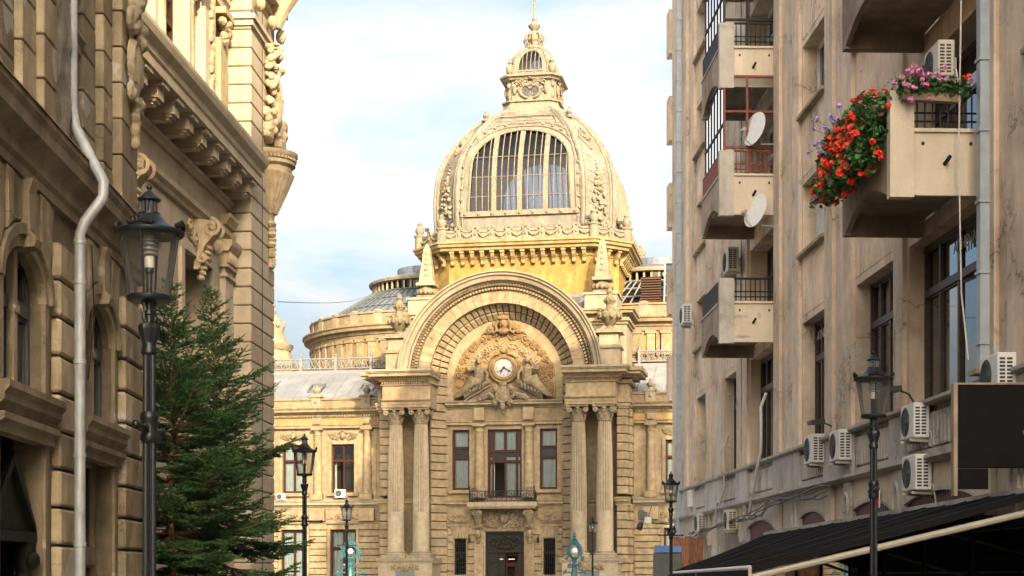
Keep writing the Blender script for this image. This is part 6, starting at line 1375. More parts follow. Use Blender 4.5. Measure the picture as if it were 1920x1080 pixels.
# ------------------------------------------------------------------ street lamps
import numpy as np
def make_lamp():
    t = thing('street_lamp', '', 'street lamp', group='cast iron street lamps along the street')
    LI = M['lampiron']
    post = MB().lathe([(0.20,0.0),(0.20,0.10),(0.17,0.14),(0.15,0.5),(0.16,0.54),(0.11,0.62),(0.075,0.75),(0.06,0.95),(0.055,1.0)], n=20)
    post.lathe([(0.047,0.98),(0.045,2.0),(0.042,3.08)], n=72, flute=0.13, nf=18)
    post.lathe([(0.042,3.07),(0.055,3.085),(0.055,3.11),(0.046,3.13),(0.048,3.16)], n=20)
    p = obj('post', post, LI, t, smooth=40)
    cp = MB().lathe([(0.048,3.15),(0.058,3.19),(0.075,3.24),(0.078,3.26),(0.070,3.28),(0.03,3.29)], n=20, flute=0.08, nf=10); obj('post_capital', cp, LI, p, smooth=40)
    cl = MB().lathe([(0.050,2.48),(0.062,2.50),(0.062,2.53),(0.054,2.55),(0.054,2.62),(0.062,2.64),(0.062,2.67),(0.050,2.69)], n=20); obj('collar', cl, LI, p, smooth=40)
    bar = MB().tube([(-0.30,0,2.58),(0.30,0,2.58)], 0.016, 8)
    for s in (-1,1): bar.blob((s*0.31,0,2.58),(0.035,0.03,0.03),None,8,5); bar.lathe([(0.02,-0.0),(0.03,0.01),(0.02,0.04)], (s*0.1,0,2.56), 8)
    obj('ladder_bar', bar, LI, p, smooth=50)
    nk = MB()
    for k in range(4):
        a = PI/4+k*PI/2; nk.tube([(0.02*math.cos(a),0.02*math.sin(a),3.28),(0.045*math.cos(a),0.045*math.sin(a),3.33),(0.03*math.cos(a),0.03*math.sin(a),3.38),(0.05*math.cos(a),0.05*math.sin(a),3.45)],0.014,6)
    nk.lathe([(0.03,3.28),(0.03,3.34),(0.045,3.345),(0.045,3.37),(0.028,3.375),(0.028,3.45)], n=14); obj('neck', nk, LI, t, smooth=40)
    ring = MB().lathe([(0.10,3.43),(0.142,3.435),(0.150,3.445),(0.150,3.468),(0.138,3.475),(0.10,3.475)], n=32); obj('lower_ring', ring, LI, t, smooth=40)
    gl = MB().lathe([(0.132,3.475),(0.195,3.885)], n=40); gl.f = [f for f in gl.f if len(f) == 4]; obj('glass_shade', gl, M['glass_lamp'], t, smooth=60, fix=False)
    fr = MB()
    for k in range(4): a = PI/4+k*PI/2+PI/4; fr.tube([(0.136*math.cos(a),0.136*math.sin(a),3.47),(0.200*math.cos(a),0.200*math.sin(a),3.89)],0.008,6)
    obj('cage_bar', fr, LI, t)
    rf = MB().lathe([(0.19,3.875),(0.228,3.88),(0.236,3.892),(0.236,3.905),(0.222,3.915),(0.16,3.935),(0.115,3.97),(0.085,4.01),(0.074,4.02),(0.074,4.03),(0.06,4.035)], n=36)
    rf = obj('roof', rf, LI, t, smooth=35)
    ch = MB().lathe([(0.030,4.03),(0.030,4.11)], n=10)
    for k in range(10): a = 2*PI*k/10; ch.box(0.046*math.cos(a)-0.008,0.046*math.cos(a)+0.008,0.046*math.sin(a)-0.008,0.046*math.sin(a)+0.008,4.03,4.11)
    ch.lathe([(0.052,4.11),(0.076,4.115),(0.078,4.125),(0.05,4.15),(0.025,4.175),(0.012,4.18),(0.012,4.19),(0.02,4.2),(0.02,4.21),(0.0,4.235)], n=18); obj('chimney', ch, LI, t, smooth=35)
    for k in range(4):
        a = k*PI/2+PI/4+PI/4; c_, s_ = math.cos(a), math.sin(a); lf = MB()
        for q in range(-3,4): rr = 0.222; aa = a+q*0.11; lf.blob((rr*math.cos(aa),rr*math.sin(aa),3.925+0.028*(1-abs(q)/3.5)),(0.02,0.024,0.030-0.004*abs(q)),(0,0,aa),6,4)
        obj('leaf_ornament', lf, M['iron'], rf, smooth=40)
    bl = MB().lathe([(0.022,3.475),(0.022,3.62),(0.03,3.63),(0.03,3.66)], n=12); obj('lamp_holder', bl, LI, t)
    b2 = MB().lathe([(0.03,3.66),(0.034,3.67),(0.034,3.73),(0.03,3.74)], n=14); obj('bulb', b2, M['globe'], t, smooth=40)
    b3 = MB()
    for k in range(4): z = 3.745+0.03*k; b3.lathe([(0.035,z),(0.062,z+0.006),(0.062,z+0.014),(0.035,z+0.02)], n=18)
    b3.lathe([(0.035,3.745),(0.035,3.875)], n=12); obj('reflector_fins', b3, M['pipe'], t, smooth=35)
    return t
lamp0 = make_lamp()
lamps = [(280,10.8,'tall black street lamp in front of the zinc downpipe and spruces, nearest the camera',87,0),
 (1638,18.9,'black street lamp before the dark awning and air conditioners on the right',85,0),
 (571,30.1,'black street lamp beside the spruce branches with a crossbar on its post',8,0),
 (1258,41.2,'black street lamp carrying a security camera arm beside the plank screen',10,0),
 (650,55.9,'small distant black street lamp in front of the left turquoise globe stand',5,0),
 (1111,73.2,'smallest distant black street lamp in front of the right pair of portal columns',12,0)]
lamp_objs = []
for i, (px, d, lab, rz, _) in enumerate(lamps):
    o = lamp0 if i == 0 else copy_tree(lamp0)
    o.location = ((px-960)/3000*d, d, 0.0); o.rotation_euler = (0,0,R(rz)); o['label'] = lab; o['group'] = 'cast iron street lamps along the street'; lamp_objs.append(o)
# security camera on the fourth lamp
L4 = lamp_objs[3].location
t = thing('security_camera', 'grey security camera with white box on an arm of the fourth lamp', 'camera', (L4.x, L4.y-0.0, 0))
obj('arm', MB().tube([(-0.06,-0.06,2.86),(-0.3,-0.1,2.88),(-0.62,-0.1,2.9)],0.018,6).tube([(-0.05,-0.08,2.74),(-0.1,-0.12,2.6),(0.02,-0.14,2.56),(0.1,-0.12,2.66),(0.06,-0.1,2.82)],0.03,6), M['iron'], t, smooth=60)
obj('junction_box', MB().block(-0.70,-0.52,-0.26,-0.16,2.87,3.04,0.015), M['acwhite'], t)
obj('camera_body', MB().box(-0.83,-0.7,-0.22,0.1,2.98,3.22).box(-0.76,-0.62,-0.12,0.05,3.05,3.18), M['greygreen'], t)
obj('lens_hood', MB().tube([(-0.78,-0.15,2.9),(-0.84,-0.22,2.74)],[0.06,0.085],10).tube([(-0.6,-0.2,3.05),(-0.5,-0.1,3.35)],0.01,4), M['black'], t)

# ------------------------------------------------------------------ spruces
def spruce(px, d, H, rad, seed, label, lean=0.0):
    t = thing('spruce_tree', label, 'tree', ((px-960)/3000*d, d, 0), group='young spruces in front of the sandstone building')
    rd = random.Random(seed); nr = np.random.default_rng(seed)
    tr = MB(); pts = [(0.04*math.sin(k*0.9)+lean*k/12, 0.03*math.cos(k*1.3), H*k/12) for k in range(13)]
    tr.tube(pts, [0.055*(1-k/12)**0.8+0.006 for k in range(13)], 9); tk = obj('trunk', tr, M['bark'], t, smooth=60)
    br = MB(); V = []
    def tp(z):
        k = min(11.999, z/H*12); i = int(k); f = k-i; a, b_ = pts[i], pts[i+1]; return Vector((a[0]+(b_[0]-a[0])*f, a[1]+(b_[1]-a[1])*f, z))
    def brush(p0, p1, ln, dens):
        n = max(4, int((p1-p0).length/dens)); u = nr.random(n)[:,None]; d_ = np.array((p1-p0).normalized()); base = np.array(p0)+(np.array(p1)-np.array(p0))*u
        r = nr.normal(size=(n,3)); r -= (r@d_)[:,None]*d_; r /= np.linalg.norm(r,axis=1)[:,None]+1e-9; r[:,2] = np.abs(r[:,2])*0.75+r[:,2]*0.25
        dirn = d_*0.75+r*0.8; dirn /= np.linalg.norm(dirn,axis=1)[:,None]; w = np.cross(dirn, nr.normal(size=(n,3))); w /= np.linalg.norm(w,axis=1)[:,None]+1e-9
        L_ = ln*(0.7+0.6*nr.random(n))[:,None]
        V.append(np.stack([base-w*0.0065, base+w*0.0065, base+dirn*L_], axis=1).reshape(-1,3))
    z = 0.55
    while z < H-0.12:
        f = (H-z)/H; Rr = rad*(1-(1-min(1,f*1.55))**1.7)*(0.92+0.16*math.sin(z*5+seed)); nb = 6 if f > 0.25 else 5
        for k in range(nb):
            az = 2*PI*(k+rd.random()*0.8)/nb+z*2.1; L_ = max(0.10, Rr*rd.uniform(0.5,1.22)); el = R(38-52*min(1,f*1.25)+rd.uniform(-17,15)); zz = z+rd.uniform(-0.06,0.06)
            if rd.random() < 0.10: continue
            h = Vector((math.cos(az), math.sin(az), 0)); side = Vector((-h.y,h.x,0)); o_ = tp(min(zz,H-0.05)); bp_ = []
            ns = 7
            for q in range(ns+1): u = q/ns; bp_.append(o_+h*L_*u*math.cos(el)+Vector((0,0,L_*(math.sin(el)*u+(0.22 if f>0.2 else 0.1)*u*u*u)))+side*0.05*L_*math.sin(u*3+k))
            br.tube(bp_, [0.014*(1-q/ns)*(0.5+L_)+0.003 for q in range(ns+1)], 4, False)
            def at(u): kk = min(ns-1e-4, u*ns); i = int(kk); return bp_[i].lerp(bp_[i+1], kk-i)
            u = 0.18 if f > 0.3 else 0.05; sg = 1
            while u < 1.0:
                p = at(u); d0 = (at(min(1,u+0.05))-at(max(0,u-0.05))).normalized(); tl = (0.46*L_*(1-u)**0.75+0.09)*rd.uniform(0.7,1.15)
                for sg in (-1,1):
                    td = (d0*rd.uniform(0.6,0.9)+side*sg*rd.uniform(0.55,0.95)+Vector((0,0,rd.uniform(-0.28,0.10)))).normalized(); e_ = p+td*tl
                    brush(p, e_, 0.042, 0.0054)
                    if tl > 0.2:
                        br.tube([p, e_], [0.005,0.002], 3, False)
                        m = 0.3
                        while m < 0.95:
                            p2 = p.lerp(e_, m); l2 = tl*0.42*(1-m)+0.055
                            for s2 in (-1,1):
                                t2 = (td*0.8+td.cross(Vector((0,0,1)))*s2*0.75+Vector((0,0,rd.uniform(-0.2,0.1)))).normalized(); brush(p2, p2+t2*l2, 0.040, 0.0066)
                            m += 0.085/tl*1.15
                u += 0.105/max(L_,0.12)
            brush(at(0.55), at(1.0), 0.036, 0.004); brush(at(0.999), at(0.999)+(at(1)-at(0.9)).normalized()*0.09, 0.03, 0.004)
        z += 0.205 if f > 0.2 else 0.15
    brush(tp(H-0.5), tp(H-0.001)+Vector((0,0,0.05)), 0.03, 0.004)
    obj('branches', br, M['twig'], tk, fix=False)
    A = np.concatenate(V); n = len(A)//3; me = bpy.data.meshes.new('needles'); me.vertices.add(len(A)); me.vertices.foreach_set('co', A.astype(np.float32).ravel())
    me.loops.add(len(A)); me.loops.foreach_set('vertex_index', np.arange(len(A), dtype=np.int32)); me.polygons.add(n); me.polygons.foreach_set('loop_start', np.arange(0,len(A),3,dtype=np.int32)); me.update(calc_edges=True)
    nd = link('crown', me, M['needle'], t); nd['kind'] = 'stuff'
    print('spruce tris', n)
    return t
spruce(324, 24.6, 6.15, 1.75, 21, 'spruce with bare brown trunk growing just right of the nearest lamp')
spruce(394, 27.2, 6.45, 1.48, 34, 'spruce with slender pale leader reaching out beyond the sandstone corner', 0.05)

# ------------------------------------------------------------------ air conditioners on the right building
RBM = RB.matrix_basis.copy(); bpy.context.view_layer.update(); RBM = RB.matrix_world.copy()
def rw(y, out, z): return RBM @ Vector((-y, -out, z))
def make_ac():
    t = thing('air_conditioner', '', 'air conditioner'); AW = M['acwhite']
    bd = MB().box(-0.85,0,-0.36,-0.06,0.06,0.70); b_ = link('casing', bevbox_mesh(0.85,0.30,0.64,0.018,AW), None, t, (-0.425,-0.21,0.38))
    f = MB()
    for k in range(9): r0 = 0.03+0.027*k; f.ring([(r0,-0.37),(r0+0.006,-0.372),(r0+0.006,-0.36)], -0.55, 0.38, 0, 2*PI, 28)
    for k in range(8): a = k*PI/4; f.tube([(-0.55,-0.37,0.38),(-0.55+0.25*math.cos(a),-0.37,0.38+0.25*math.sin(a))],0.004,4)
    obj('fan_grille', f, M['greygreen'], b_.parent if False else t)
    obj('fan_opening', MB().ring([(0.0,-0.363),(0.27,-0.363),(0.27,-0.355),(0.0,-0.355)], -0.55, 0.38, 0, 2*PI, 28), M['acdark'], t)
    sl = MB()
    for k in range(9):
        for q in range(2): y0 = -0.33+0.115*q; sl.box(-0.002,0.003,y0,y0+0.085,0.12+0.058*k,0.155+0.058*k)
    obj('side_vents', sl, M['acdark'], t)
    for x in (-0.72,-0.12): obj('bracket', MB().prismx([(-0.40,0.0),(0.0,-0.02),(0.0,0.42),(-0.035,0.42),(-0.035,0.045),(-0.40,0.045)], x-0.02, x+0.02), M['beige'], t)
    obj('refrigerant_pipe', MB().tube([(-0.02,-0.1,0.2),(0.06,-0.06,0.15),(0.07,-0.02,-0.1),(0.03,0.0,-0.3)],0.014,6), M['wirew'], t, smooth=60)
    return t
ac0 = make_ac()
acs = [(37.3,0.10,4.12,'white air conditioner left of a close pair below the tall first-floor windows',1.05),
 (34.75,0.10,4.0,'white air conditioner right of a close pair below the tall first-floor windows',1.05),
 (29.2,0.10,4.02,'white air conditioner on the ribbed parapet just right of the second lamp lantern',1.0),
 (29.0,0.12,3.05,'lowest white air conditioner right of the second lamp post, above the awning',1.02),
 (54.6,0.10,2.95,'cream air conditioner low on the wall above the plank screen',1.0),
 (48.7,0.10,2.85,'cream air conditioner over the arch right of the plank screen',1.0),
 (47.4,0.30,10.5,'dark-sided air conditioner on the wall under the balcony with a satellite dish',1.1),
 (56.3,0.35,10.35,'small air conditioner high beside the far grey downpipe',1.05),
 (26.75,0.42,9.85,'air conditioner behind the pink geraniums on the near balcony',0.95),
 (24.6,0.14,4.30,'air conditioner at the right picture edge above the black panel',1.0)]
for i, (y, o_, z, lab, sc) in enumerate(acs):
    o = ac0 if i == 0 else copy_tree(ac0)
    o.location = rw(y, o_-0.1, z); o.rotation_euler = (0,0,R(-90+2.195)); o.scale = (sc,)*3; o['label'] = lab; o['group'] = 'air conditioners on the apartment block'
    if i in (4,5,6,8):
        for ch_ in o.children:
            if ch_.name.startswith('casing'): ch_.data = ch_.data.copy(); ch_.data.materials[0] = M['ac_yellow']
bpy.context.view_layer.update(); PM = P.matrix_world.copy()
for (X, Z, lab) in ((-15.6,6.62,'small air conditioner on the palace wing ledge nearest the sandstone corner'),(-11.35,6.75,'small white air conditioner under the open palace wing window')):
    o = copy_tree(ac0); o.location = PM @ Vector((X+0.3, 1.72, Z-0.06)); o.rotation_euler = (0,0,R(-10)); o.scale = (0.85,0.9,0.85) if X > -12 else (0.75,0.8,0.7); o['label'] = lab; o['group'] = 'air conditioners on the palace wing'

# ------------------------------------------------------------------ satellite dishes
def make_dish():
    t = thing('satellite_dish', '', 'satellite dish'); pr = [(0.001,0.0)]+[(0.42*k/8, 0.10*(k/8)**2) for k in range(1,9)]
    b = MB().lathe(pr, n=32, sy=1.12); b.lathe([(r, z-0.012) for r, z in pr], n=32, sy=1.12); b.lathe([(0.42,0.088),(0.428,0.094),(0.42,0.102)], n=32, sy=1.12); d = obj('reflector', b, M['dish'], t, smooth=40)
    obj('feed_arm', MB().tube([(0,-0.46,0.09),(0,-0.40,0.3),(0,-0.18,0.46)],0.013,6), M['pipe'], t); obj('receiver_head', MB().tube([(0,-0.22,0.45),(0,-0.12,0.40)],[0.04,0.055],10).box(-0.05,0.05,-0.24,-0.18,0.42,0.52), M['beige'], t)
    obj('mount_plate', MB().box(-0.07,0.07,-0.12,0.12,-0.10,-0.01), M['pipe'], t)
    return t
d0 = make_dish()
for i, (y, out, z, lab) in enumerate(((43.2,0.55,13.55,'upper white satellite dish in front of the rusty glazed balcony'),(43.2,0.52,11.35,'lower white satellite dish on a bracket beside the middle balcony'))):
    o = d0 if i == 0 else copy_tree(d0)
    o.location = rw(y, out, z); o.rotation_euler = Vector((-0.80,-0.52,0.25)).to_track_quat('Z','Y').to_euler(); o['label'] = lab; o['group'] = 'satellite dishes on the balconies'
    bp_ = rw(y, 0.0, z-0.38); mid = rw(y, 0.42, z-0.38); e_ = rw(y, out-0.08, z)
    inv = o.matrix_basis.inverted() if False else None
    bpy.context.view_layer.update(); iv = o.matrix_world.inverted()
    obj('wall_bracket', MB().tube([iv@bp_, iv@mid, iv@e_],0.024,7), M['pipe'], o, smooth=60)

# ------------------------------------------------------------------ geraniums
def geranium(name, label, path, rad, hang, nleaf, cols, seed, box):
    """path: list of world points of the trough; leaves and flower heads spill from it"""
    t = thing(name, label, 'flowers', tuple(path[0])); O = Vector(path[0]); rd = random.Random(seed)
    def spot(flower):
        u = rd.random()*(len(path)-1); i = min(int(u), len(path)-2); p = Vector(path[i]).lerp(Vector(path[i+1]), u-i)-O
        a = rd.uniform(-PI, PI); e_ = rd.uniform(-0.9, 1.0); r = rad*(rd.random()**0.4 if not flower else rd.uniform(0.82,1.12)); q = Vector((math.cos(a)*math.cos(e_)*r, math.sin(a)*math.cos(e_)*r, math.sin(e_)*r*0.9))
        if hang and rd.random() < 0.72: h_ = rd.random(); q.z -= hang*h_; q *= (1-0.22*h_); q += Vector((-0.30*h_*hang*(1.0-h_*0.35),-0.02,0))
        return p+q
    lv = MB()
    for k in range(nleaf):
        c = spot(False); s_ = rd.uniform(0.035,0.065); Mx = Euler((rd.uniform(-1,1),rd.uniform(-1,1),rd.random()*6)).to_matrix(); n = 7
        vs_ = [c]+[c+Mx@Vector((s_*math.cos(2*PI*i/n)*(0.8+0.3*(i%2)),s_*math.sin(2*PI*i/n)*(0.8+0.3*(i%2)),0.012*(i%2))) for i in range(n)]; lv.add(vs_, [(0,1+i,1+(i+1)%n) for i in range(n)])
    l_ = obj('leaves', lv, M['flag_leaf'], t, fix=False); l_['kind'] = 'stuff'
    st = MB()
    for k in range(int(nleaf/12)): a_ = spot(False); st.tube([a_, a_+Vector((rd.uniform(-0.1,0.02),rd.uniform(-0.1,0.05),rd.uniform(-0.1,0.2)))],0.006,3,False)
    s2 = obj('stems', st, M['flag_leaf'], t, fix=False); s2['kind'] = 'stuff'
    stl = []
    for (mat, n, hr, where) in cols:
        fl_ = MB()
        for k in range(n):
            c = spot(True) if where is None else Vector(where)-O+Vector((rd.gauss(0,0.12),rd.gauss(0,0.16),rd.gauss(0,0.10)))
            rr = hr*rd.uniform(0.7,1.15)
            if where is not None: u_ = rd.random(); pb = Vector(path[-1] if mat == 'fl_lilac' else path[0]).lerp(Vector(path[-2] if mat == 'fl_lilac' else path[-1]), u_*0.6)-O; stl.append((pb, c))
            for j in range(14):
                dv = Vector((rd.gauss(0,1),rd.gauss(0,1),rd.gauss(0,0.7)+0.2)).normalized(); pc = c+dv*rr*rd.uniform(0.6,1); Mx = dv.to_track_quat('Z','Y').to_matrix(); s_ = rr*0.55
                fl_.add([pc+Mx@Vector((s_*math.cos(2*PI*i/5),s_*math.sin(2*PI*i/5),0.0)) for i in range(5)]+[pc+Mx@Vector((0,0,-s_*0.3))], [(5,i,(i+1)%5) for i in range(5)])
        f_ = obj('flower_heads', fl_, M[mat], t, fix=False); f_['kind'] = 'stuff'
    s3 = MB()
    for a_, b_ in stl: s3.tube([a_, a_.lerp(b_,0.5)+Vector((0,0,0.08)), b_],0.005,3,False)
    if stl: obj('flower_stalks', s3, M['flag_leaf'], t, fix=False)['kind'] = 'stuff'
    tb = MB()
    for a_, b_ in zip(path, path[1:]):
        a2, b2 = Vector(a_)-O, Vector(b_)-O; dd = (b2-a2).normalized(); sd_ = Vector((-dd.y,dd.x,0))*0.09
        tb.hexa([a2-sd_+Vector((0,0,-0.02)),b2-sd_+Vector((0,0,-0.02)),b2+sd_+Vector((0,0,-0.02)),a2+sd_+Vector((0,0,-0.02))], [a2-sd_*0.8+Vector((0,0,-0.2)),b2-sd_*0.8+Vector((0,0,-0.2)),b2+sd_*0.8+Vector((0,0,-0.2)),a2+sd_*0.8+Vector((0,0,-0.2))])
    obj('trough', tb, M['concrete_d'], t)
    return t
zr = Z2+1.62
geranium('geranium_box', 'cascading red geraniums with lilac tips spilling from the side of the near balcony', [rw(26.75,1.66,zr-0.05),rw(28.2,1.70,zr-0.08),rw(29.6,1.70,zr-0.12)], 0.36, 1.25, 3200, [('fl_red',260,0.068,None),('fl_lilac',11,0.055,rw(29.2,1.85,zr+0.42)),('fl_lilac',9,0.05,rw(29.4,1.95,zr+0.12)),('fl_lilac',6,0.045,rw(29.4,2.1,zr-0.2))], 5, None)
geranium('geranium_box', 'pink and red geraniums in a trough on the end railing of the near balcony', [rw(26.38,1.38,zr+0.10),rw(26.38,0.42,zr+0.06)], 0.20, 0.0, 520, [('fl_pink',16,0.055,rw(26.3,1.2,zr+0.2)),('fl_pink',14,0.055,rw(26.3,0.9,zr+0.22)),('fl_pink',10,0.05,rw(26.25,1.38,zr+0.0)),('fl_red',7,0.05,rw(26.3,0.45,zr+0.18))], 9, None)

# ------------------------------------------------------------------ awning, black panel, alarm, floodlights
def wallx(y): return 8.8-0.03833*y-0.12
t = thing('awning', 'large black fabric awning with beige frame over the restaurant front at lower right', 'awning', (wallx(33),33,0)); O = Vector(t.location)
Yn, Yf = 23.0, 43.6; NW, NF = Vector((wallx(Yn),Yn,2.86)), Vector((3.42,Yn,1.70)); FW, FF = Vector((wallx(Yf),Yf,2.70)), Vector((4.28,Yf,1.63))
b = MB(); nu, nv_ = 40, 14
for i in range(nu+1):
    for j in range(nv_+1):
        u, v = i/nu, j/nv_; p = NW.lerp(FW,u).lerp(NF.lerp(FF,u), v)-O; p.z -= 0.045*math.sin(PI*v)*(0.6+0.4*math.sin(u*PI*8)**2)+0.012*math.sin(u*37+v*5); b.v.append(tuple(p))
for i in range(nu):
    for j in range(nv_): a = i*(nv_+1)+j; b.f.append((a,a+1,a+nv_+2,a+nv_+1))
fb = obj('fabric', b, M['awning'], t, smooth=80, fix=False)
b = MB()
for i in range(nu+1):
    u = i/nu; p = NF.lerp(FF,u)-O; b.v += [tuple(p+Vector((-0.01,0,0.0))), tuple(p+Vector((-0.02+0.012*math.sin(u*60),0,-0.26)))]
for i in range(nu): b.f.append((2*i,2*i+2,2*i+3,2*i+1))
obj('valance', b, M['awning'], t, smooth=80, fix=False)
b = MB()
for j in range(nv_+1): v = j/nv_; p = NW.lerp(NF,v)-O; p.z -= 0.045*math.sin(PI*v)*0.6; b.v += [tuple(p+Vector((0,-0.005,0.0))), tuple(p+Vector((0,-0.008,-0.10)))]
for j in range(nv_): b.f.append((2*j,2*j+2,2*j+3,2*j+1))
obj('side_hem', b, M['signblack'], t, fix=False)
def bar(name, p, q, r, mat): obj(name, MB().tube([Vector(p)-O, Vector(q)-O], r, 8), mat, t, smooth=40)
for q in range(1,18):
    u = q/18; sm_ = MB().tube([NW.lerp(FW,u).lerp(NF.lerp(FF,u),v/10)-O+Vector((0,0,0.006-0.045*math.sin(PI*v/10)*(0.6+0.4*math.sin(u*PI*8)**2)-0.012*math.sin(u*37+v*0.5)*0.9)) for v in range(11)],0.012,4,False); obj('seam', sm_, M['signblack'], fb)
cs_ = MB().hexa([NW-O+Vector((-0.16,0,0.02)),NW-O+Vector((0.06,0,0.06)),FW-O+Vector((0.06,0,0.06)),FW-O+Vector((-0.16,0,0.02))], [NW-O+Vector((-0.16,0,-0.06)),NW-O+Vector((0.06,0,-0.06)),FW-O+Vector((0.06,0,-0.06)),FW-O+Vector((-0.16,0,-0.06))]); obj('cassette', cs_, M['concrete_g'], t)
bar('front_bar', NF+Vector((0,0,-0.02)), FF+Vector((0,0,-0.02)), 0.035, M['white'])
bar('side_arm', NW+Vector((0,0.05,-0.30)), NF+Vector((0,0.05,-0.16)), 0.05, M['beige']); bar('side_arm', FW+Vector((0,-0.05,-0.30)), FF+Vector((0,-0.05,-0.16)), 0.04, M['beige'])
for u in (0.33, 0.66): bar('inner_arm', NW.lerp(FW,u)+Vector((0,0,-0.3)), NF.lerp(FF,u)+Vector((0,0,-0.14)), 0.03, M['beige'])
for u in (0.0, 0.5, 1.0): q = NF.lerp(FF,u); bar('support_post', Vector((q.x+0.03,q.y,0.13)), q, 0.03, M['beige'])
# black front added under the awning, its colour standing in for shade (part of the building)
b = MB().box(-43.0,-18.0,-0.13,0.05,0.2,2.45); sf = obj('shade_front', b, M['signblack'], RB)
for k in range(9): obj('shop_pane', MB().block(-42.6+2.7*k,-40.2+2.7*k,-0.16,-0.12,0.7,2.3,0.02), M['glass_dark'], sf)
t = thing('black_panel', 'large blank black sign panel standing out from the wall at the right edge', 'sign', rw(24.0,0,3.18)); t.rotation_euler = (0,0,R(0))
obj('board', MB().block(-1.22,0.6,-0.06,0.06,0.0,1.24,0.012), M['signblack'], t); fr = MB().box(-1.28,-1.22,-0.075,0.075,-0.42,1.27).box(-1.22,0.6,-0.07,0.07,1.242,1.27); obj('frame', fr, M['concrete_d'], t)
obj('lower_screen', MB().box(-1.2,-0.75,-0.03,0.03,-0.32,-0.01), M['signblack'], t)
t = thing('alarm_box', 'small red alarm box on the pier behind the second lamp post', 'alarm', rw(32.55,0.14,2.95), R(-90+2.195)); obj('housing', MB().block(-0.08,0.08,-0.10,0.02,0,0.34,0.02), M['red'], t); obj('back_plate', MB().box(-0.1,0.1,0.02,0.04,-0.02,0.36), M['white'], t)
for (y, z, lab) in ((30.4,4.98,'flat black floodlight on the ledge right of the second lamp lantern'),(36.6,4.95,'flat black floodlight above the close pair of air conditioners')):
    t = thing('floodlight', lab, 'floodlight', rw(y,0.0,z), R(-90+2.195), 'floodlights on the first-floor ledge')
    obj('head', MB().hexa([(-0.2,-0.62,0.13),(0.2,-0.62,0.13),(0.2,-0.3,0.17),(-0.2,-0.3,0.17)],[(-0.2,-0.6,0.05),(0.2,-0.6,0.05),(0.2,-0.28,0.07),(-0.2,-0.28,0.07)]), M['black'], t); obj('arm', MB().tube([(0,-0.3,0.1),(0,-0.1,0.02),(0,0.0,-0.15)],0.02,6), M['black'], t)
# cabinet, planks, junction boxes at the far end of the right side
t = thing('kiosk_cabinet', 'dark grey-green cabinet with a bright blue lid behind the fourth lamp', 'cabinet', (4.22,43.5,0)); obj('body', MB().block(-0.36,0.36,-0.3,0.3,0.13,2.16,0.02), M['greygreen'], t); obj('lid', MB().hexa([(-0.34,-0.34,2.17),(0.34,-0.34,2.17),(0.34,0.3,2.17),(-0.34,0.3,2.17)],[(-0.31,-0.32,2.36),(0.36,-0.32,2.33),(0.36,0.28,2.33),(-0.31,0.28,2.36)]), M['blue'], t)
t = thing('plank_screen', 'reddish stained upright plank screen beside the blue-lidded cabinet', 'screen', (5.15,47.0,0))
for k in range(7): link('plank', bevbox_mesh(0.125,0.05,2.56,0.015,M['plank']), None, t, (-0.42+0.135*k, 0.012*(k%2), 1.41-0.02*(k%3)))
obj('rail', MB().box(-0.5,0.5,0.045,0.1,1.9,2.0).box(-0.5,0.5,0.045,0.1,0.5,0.6), M['plank'], t)
obj('junction_box', rbox(MB(), 57.6, 58.1, -0.22, -0.02, 4.0, 4.6), M['acwhite'], RB); obj('junction_box', rbox(MB(), 55.9, 56.4, -0.18, -0.02, 3.3, 3.7), M['acwhite'], RB)
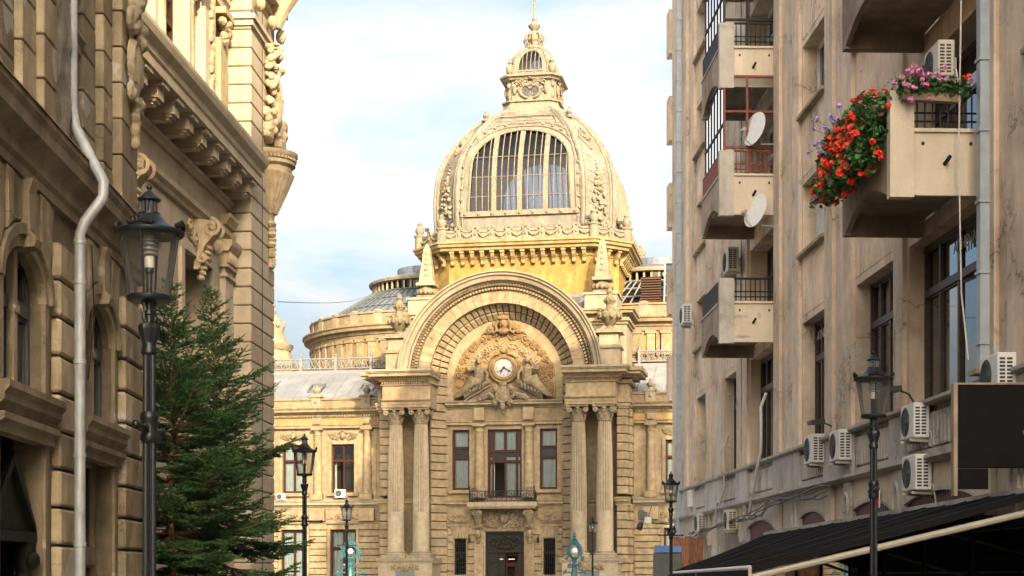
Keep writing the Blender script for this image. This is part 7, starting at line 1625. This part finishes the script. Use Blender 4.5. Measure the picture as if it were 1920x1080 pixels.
# ------------------------------------------------------------------ turquoise globe stands in the palace forecourt
def stand(px, d, top, rz, lab):
    t = thing('globe_stand', lab, 'lamp stand', ((px-960)/3000*d, d, 0), R(rz), 'turquoise lamp stands before the palace'); TQ = M['turq']
    b = MB().lathe([(0.34,0.0),(0.34,0.5),(0.26,0.6),(0.22,0.9),(0.26,1.3),(0.20,1.5),(0.16,1.8),(0.13,2.0),(0.19,2.1),(0.12,2.2),(0.15,2.35),(0.2,2.42)], n=16, flute=0.12, nf=8); obj('pedestal', b, TQ, t, smooth=40)
    a = MB()
    for s in (-1,1): a.tube([(s*0.1,0,1.62),(s*0.5,0,1.66),(s*0.72,0,1.64)],[0.06,0.04,0.03],6); a.blob((s*0.72,0,1.68),(0.10,0.06,0.10)); a.blob((s*0.62,0,1.78),(0.04,0.04,0.08)); a.blob((s*0.82,0,1.62),(0.06,0.05,0.05)); a.volute((s*0.36,0,2.05),0.16,1.4,0.04,s,0,6,14)
    obj('scroll_arm', a, TQ, t, smooth=50)
    r = MB().ring([(0.33,-0.05),(0.38,-0.08),(0.43,-0.05),(0.43,0.05),(0.38,0.08),(0.33,0.05)], 0, 2.84, 0, 2*PI, 32)
    for s in (-1,1):
        r.tube([(s*0.18,0,2.42),(s*0.30,0,2.55),(s*0.2,0,2.5)],0.05,6)
        for k in range(9): an = -0.5+0.30*k; r.volute((s*0.50*math.cos(an),0,2.84+0.50*math.sin(an)),0.085,1.3,0.026,s,an,5,12); r.blob((s*0.59*math.cos(an),0,2.84+0.59*math.sin(an)),(0.045,0.04,0.045),None,6,4)
        r.tube([(s*0.1,0,3.28),(s*0.22,0,3.42),(s*0.16,0,3.52),(s*0.10,0,3.46)],0.035,6); r.volute((s*0.56,0,2.45),0.14,1.4,0.035,-s,1,6,14)
    obj('scroll_ring', r, TQ, t, smooth=50)
    obj('globe', MB().blob((0,0,2.86),(0.17,0.17,0.17),None,16,10), M['globe'], t, smooth=60)
    if top: obj('finial', MB().lathe([(0.10,3.26),(0.13,3.34),(0.07,3.42),(0.10,3.5),(0.14,3.54),(0.08,3.6),(0.11,3.7),(0.05,3.8),(0.07,3.86),(0.0,3.95)], n=12), TQ, t, smooth=40)
    return t
stand(657, 92, False, 8, 'turquoise scrolled lamp stand with white globe behind the fifth lamp, left of the portal')
stand(1077, 90, True, 38, 'turquoise scrolled lamp stand with tall finial in front of the right portal columns')
# ------------------------------------------------------------------ cable across the sky
a_ = Vector((-6.3,43,8.9)); z_ = Vector(((705-960)/3000*118,118,(1075-549)*118/3000+1.6)); cb2 = MB().tube([a_.lerp(z_,k/20)-Vector((0,0,0.3*math.sin(PI*k/20)))-a_ for k in range(21)],0.010,4)
o = obj('overhead_cable', cb2, M['wire'], loc=tuple(a_)); tag(o, 'thin dark cable strung across the sky from sandstone corner to palace rotunda', 'cable')
# ------------------------------------------------------------------ unseen wing added behind the camera (shades the street as in the photograph)
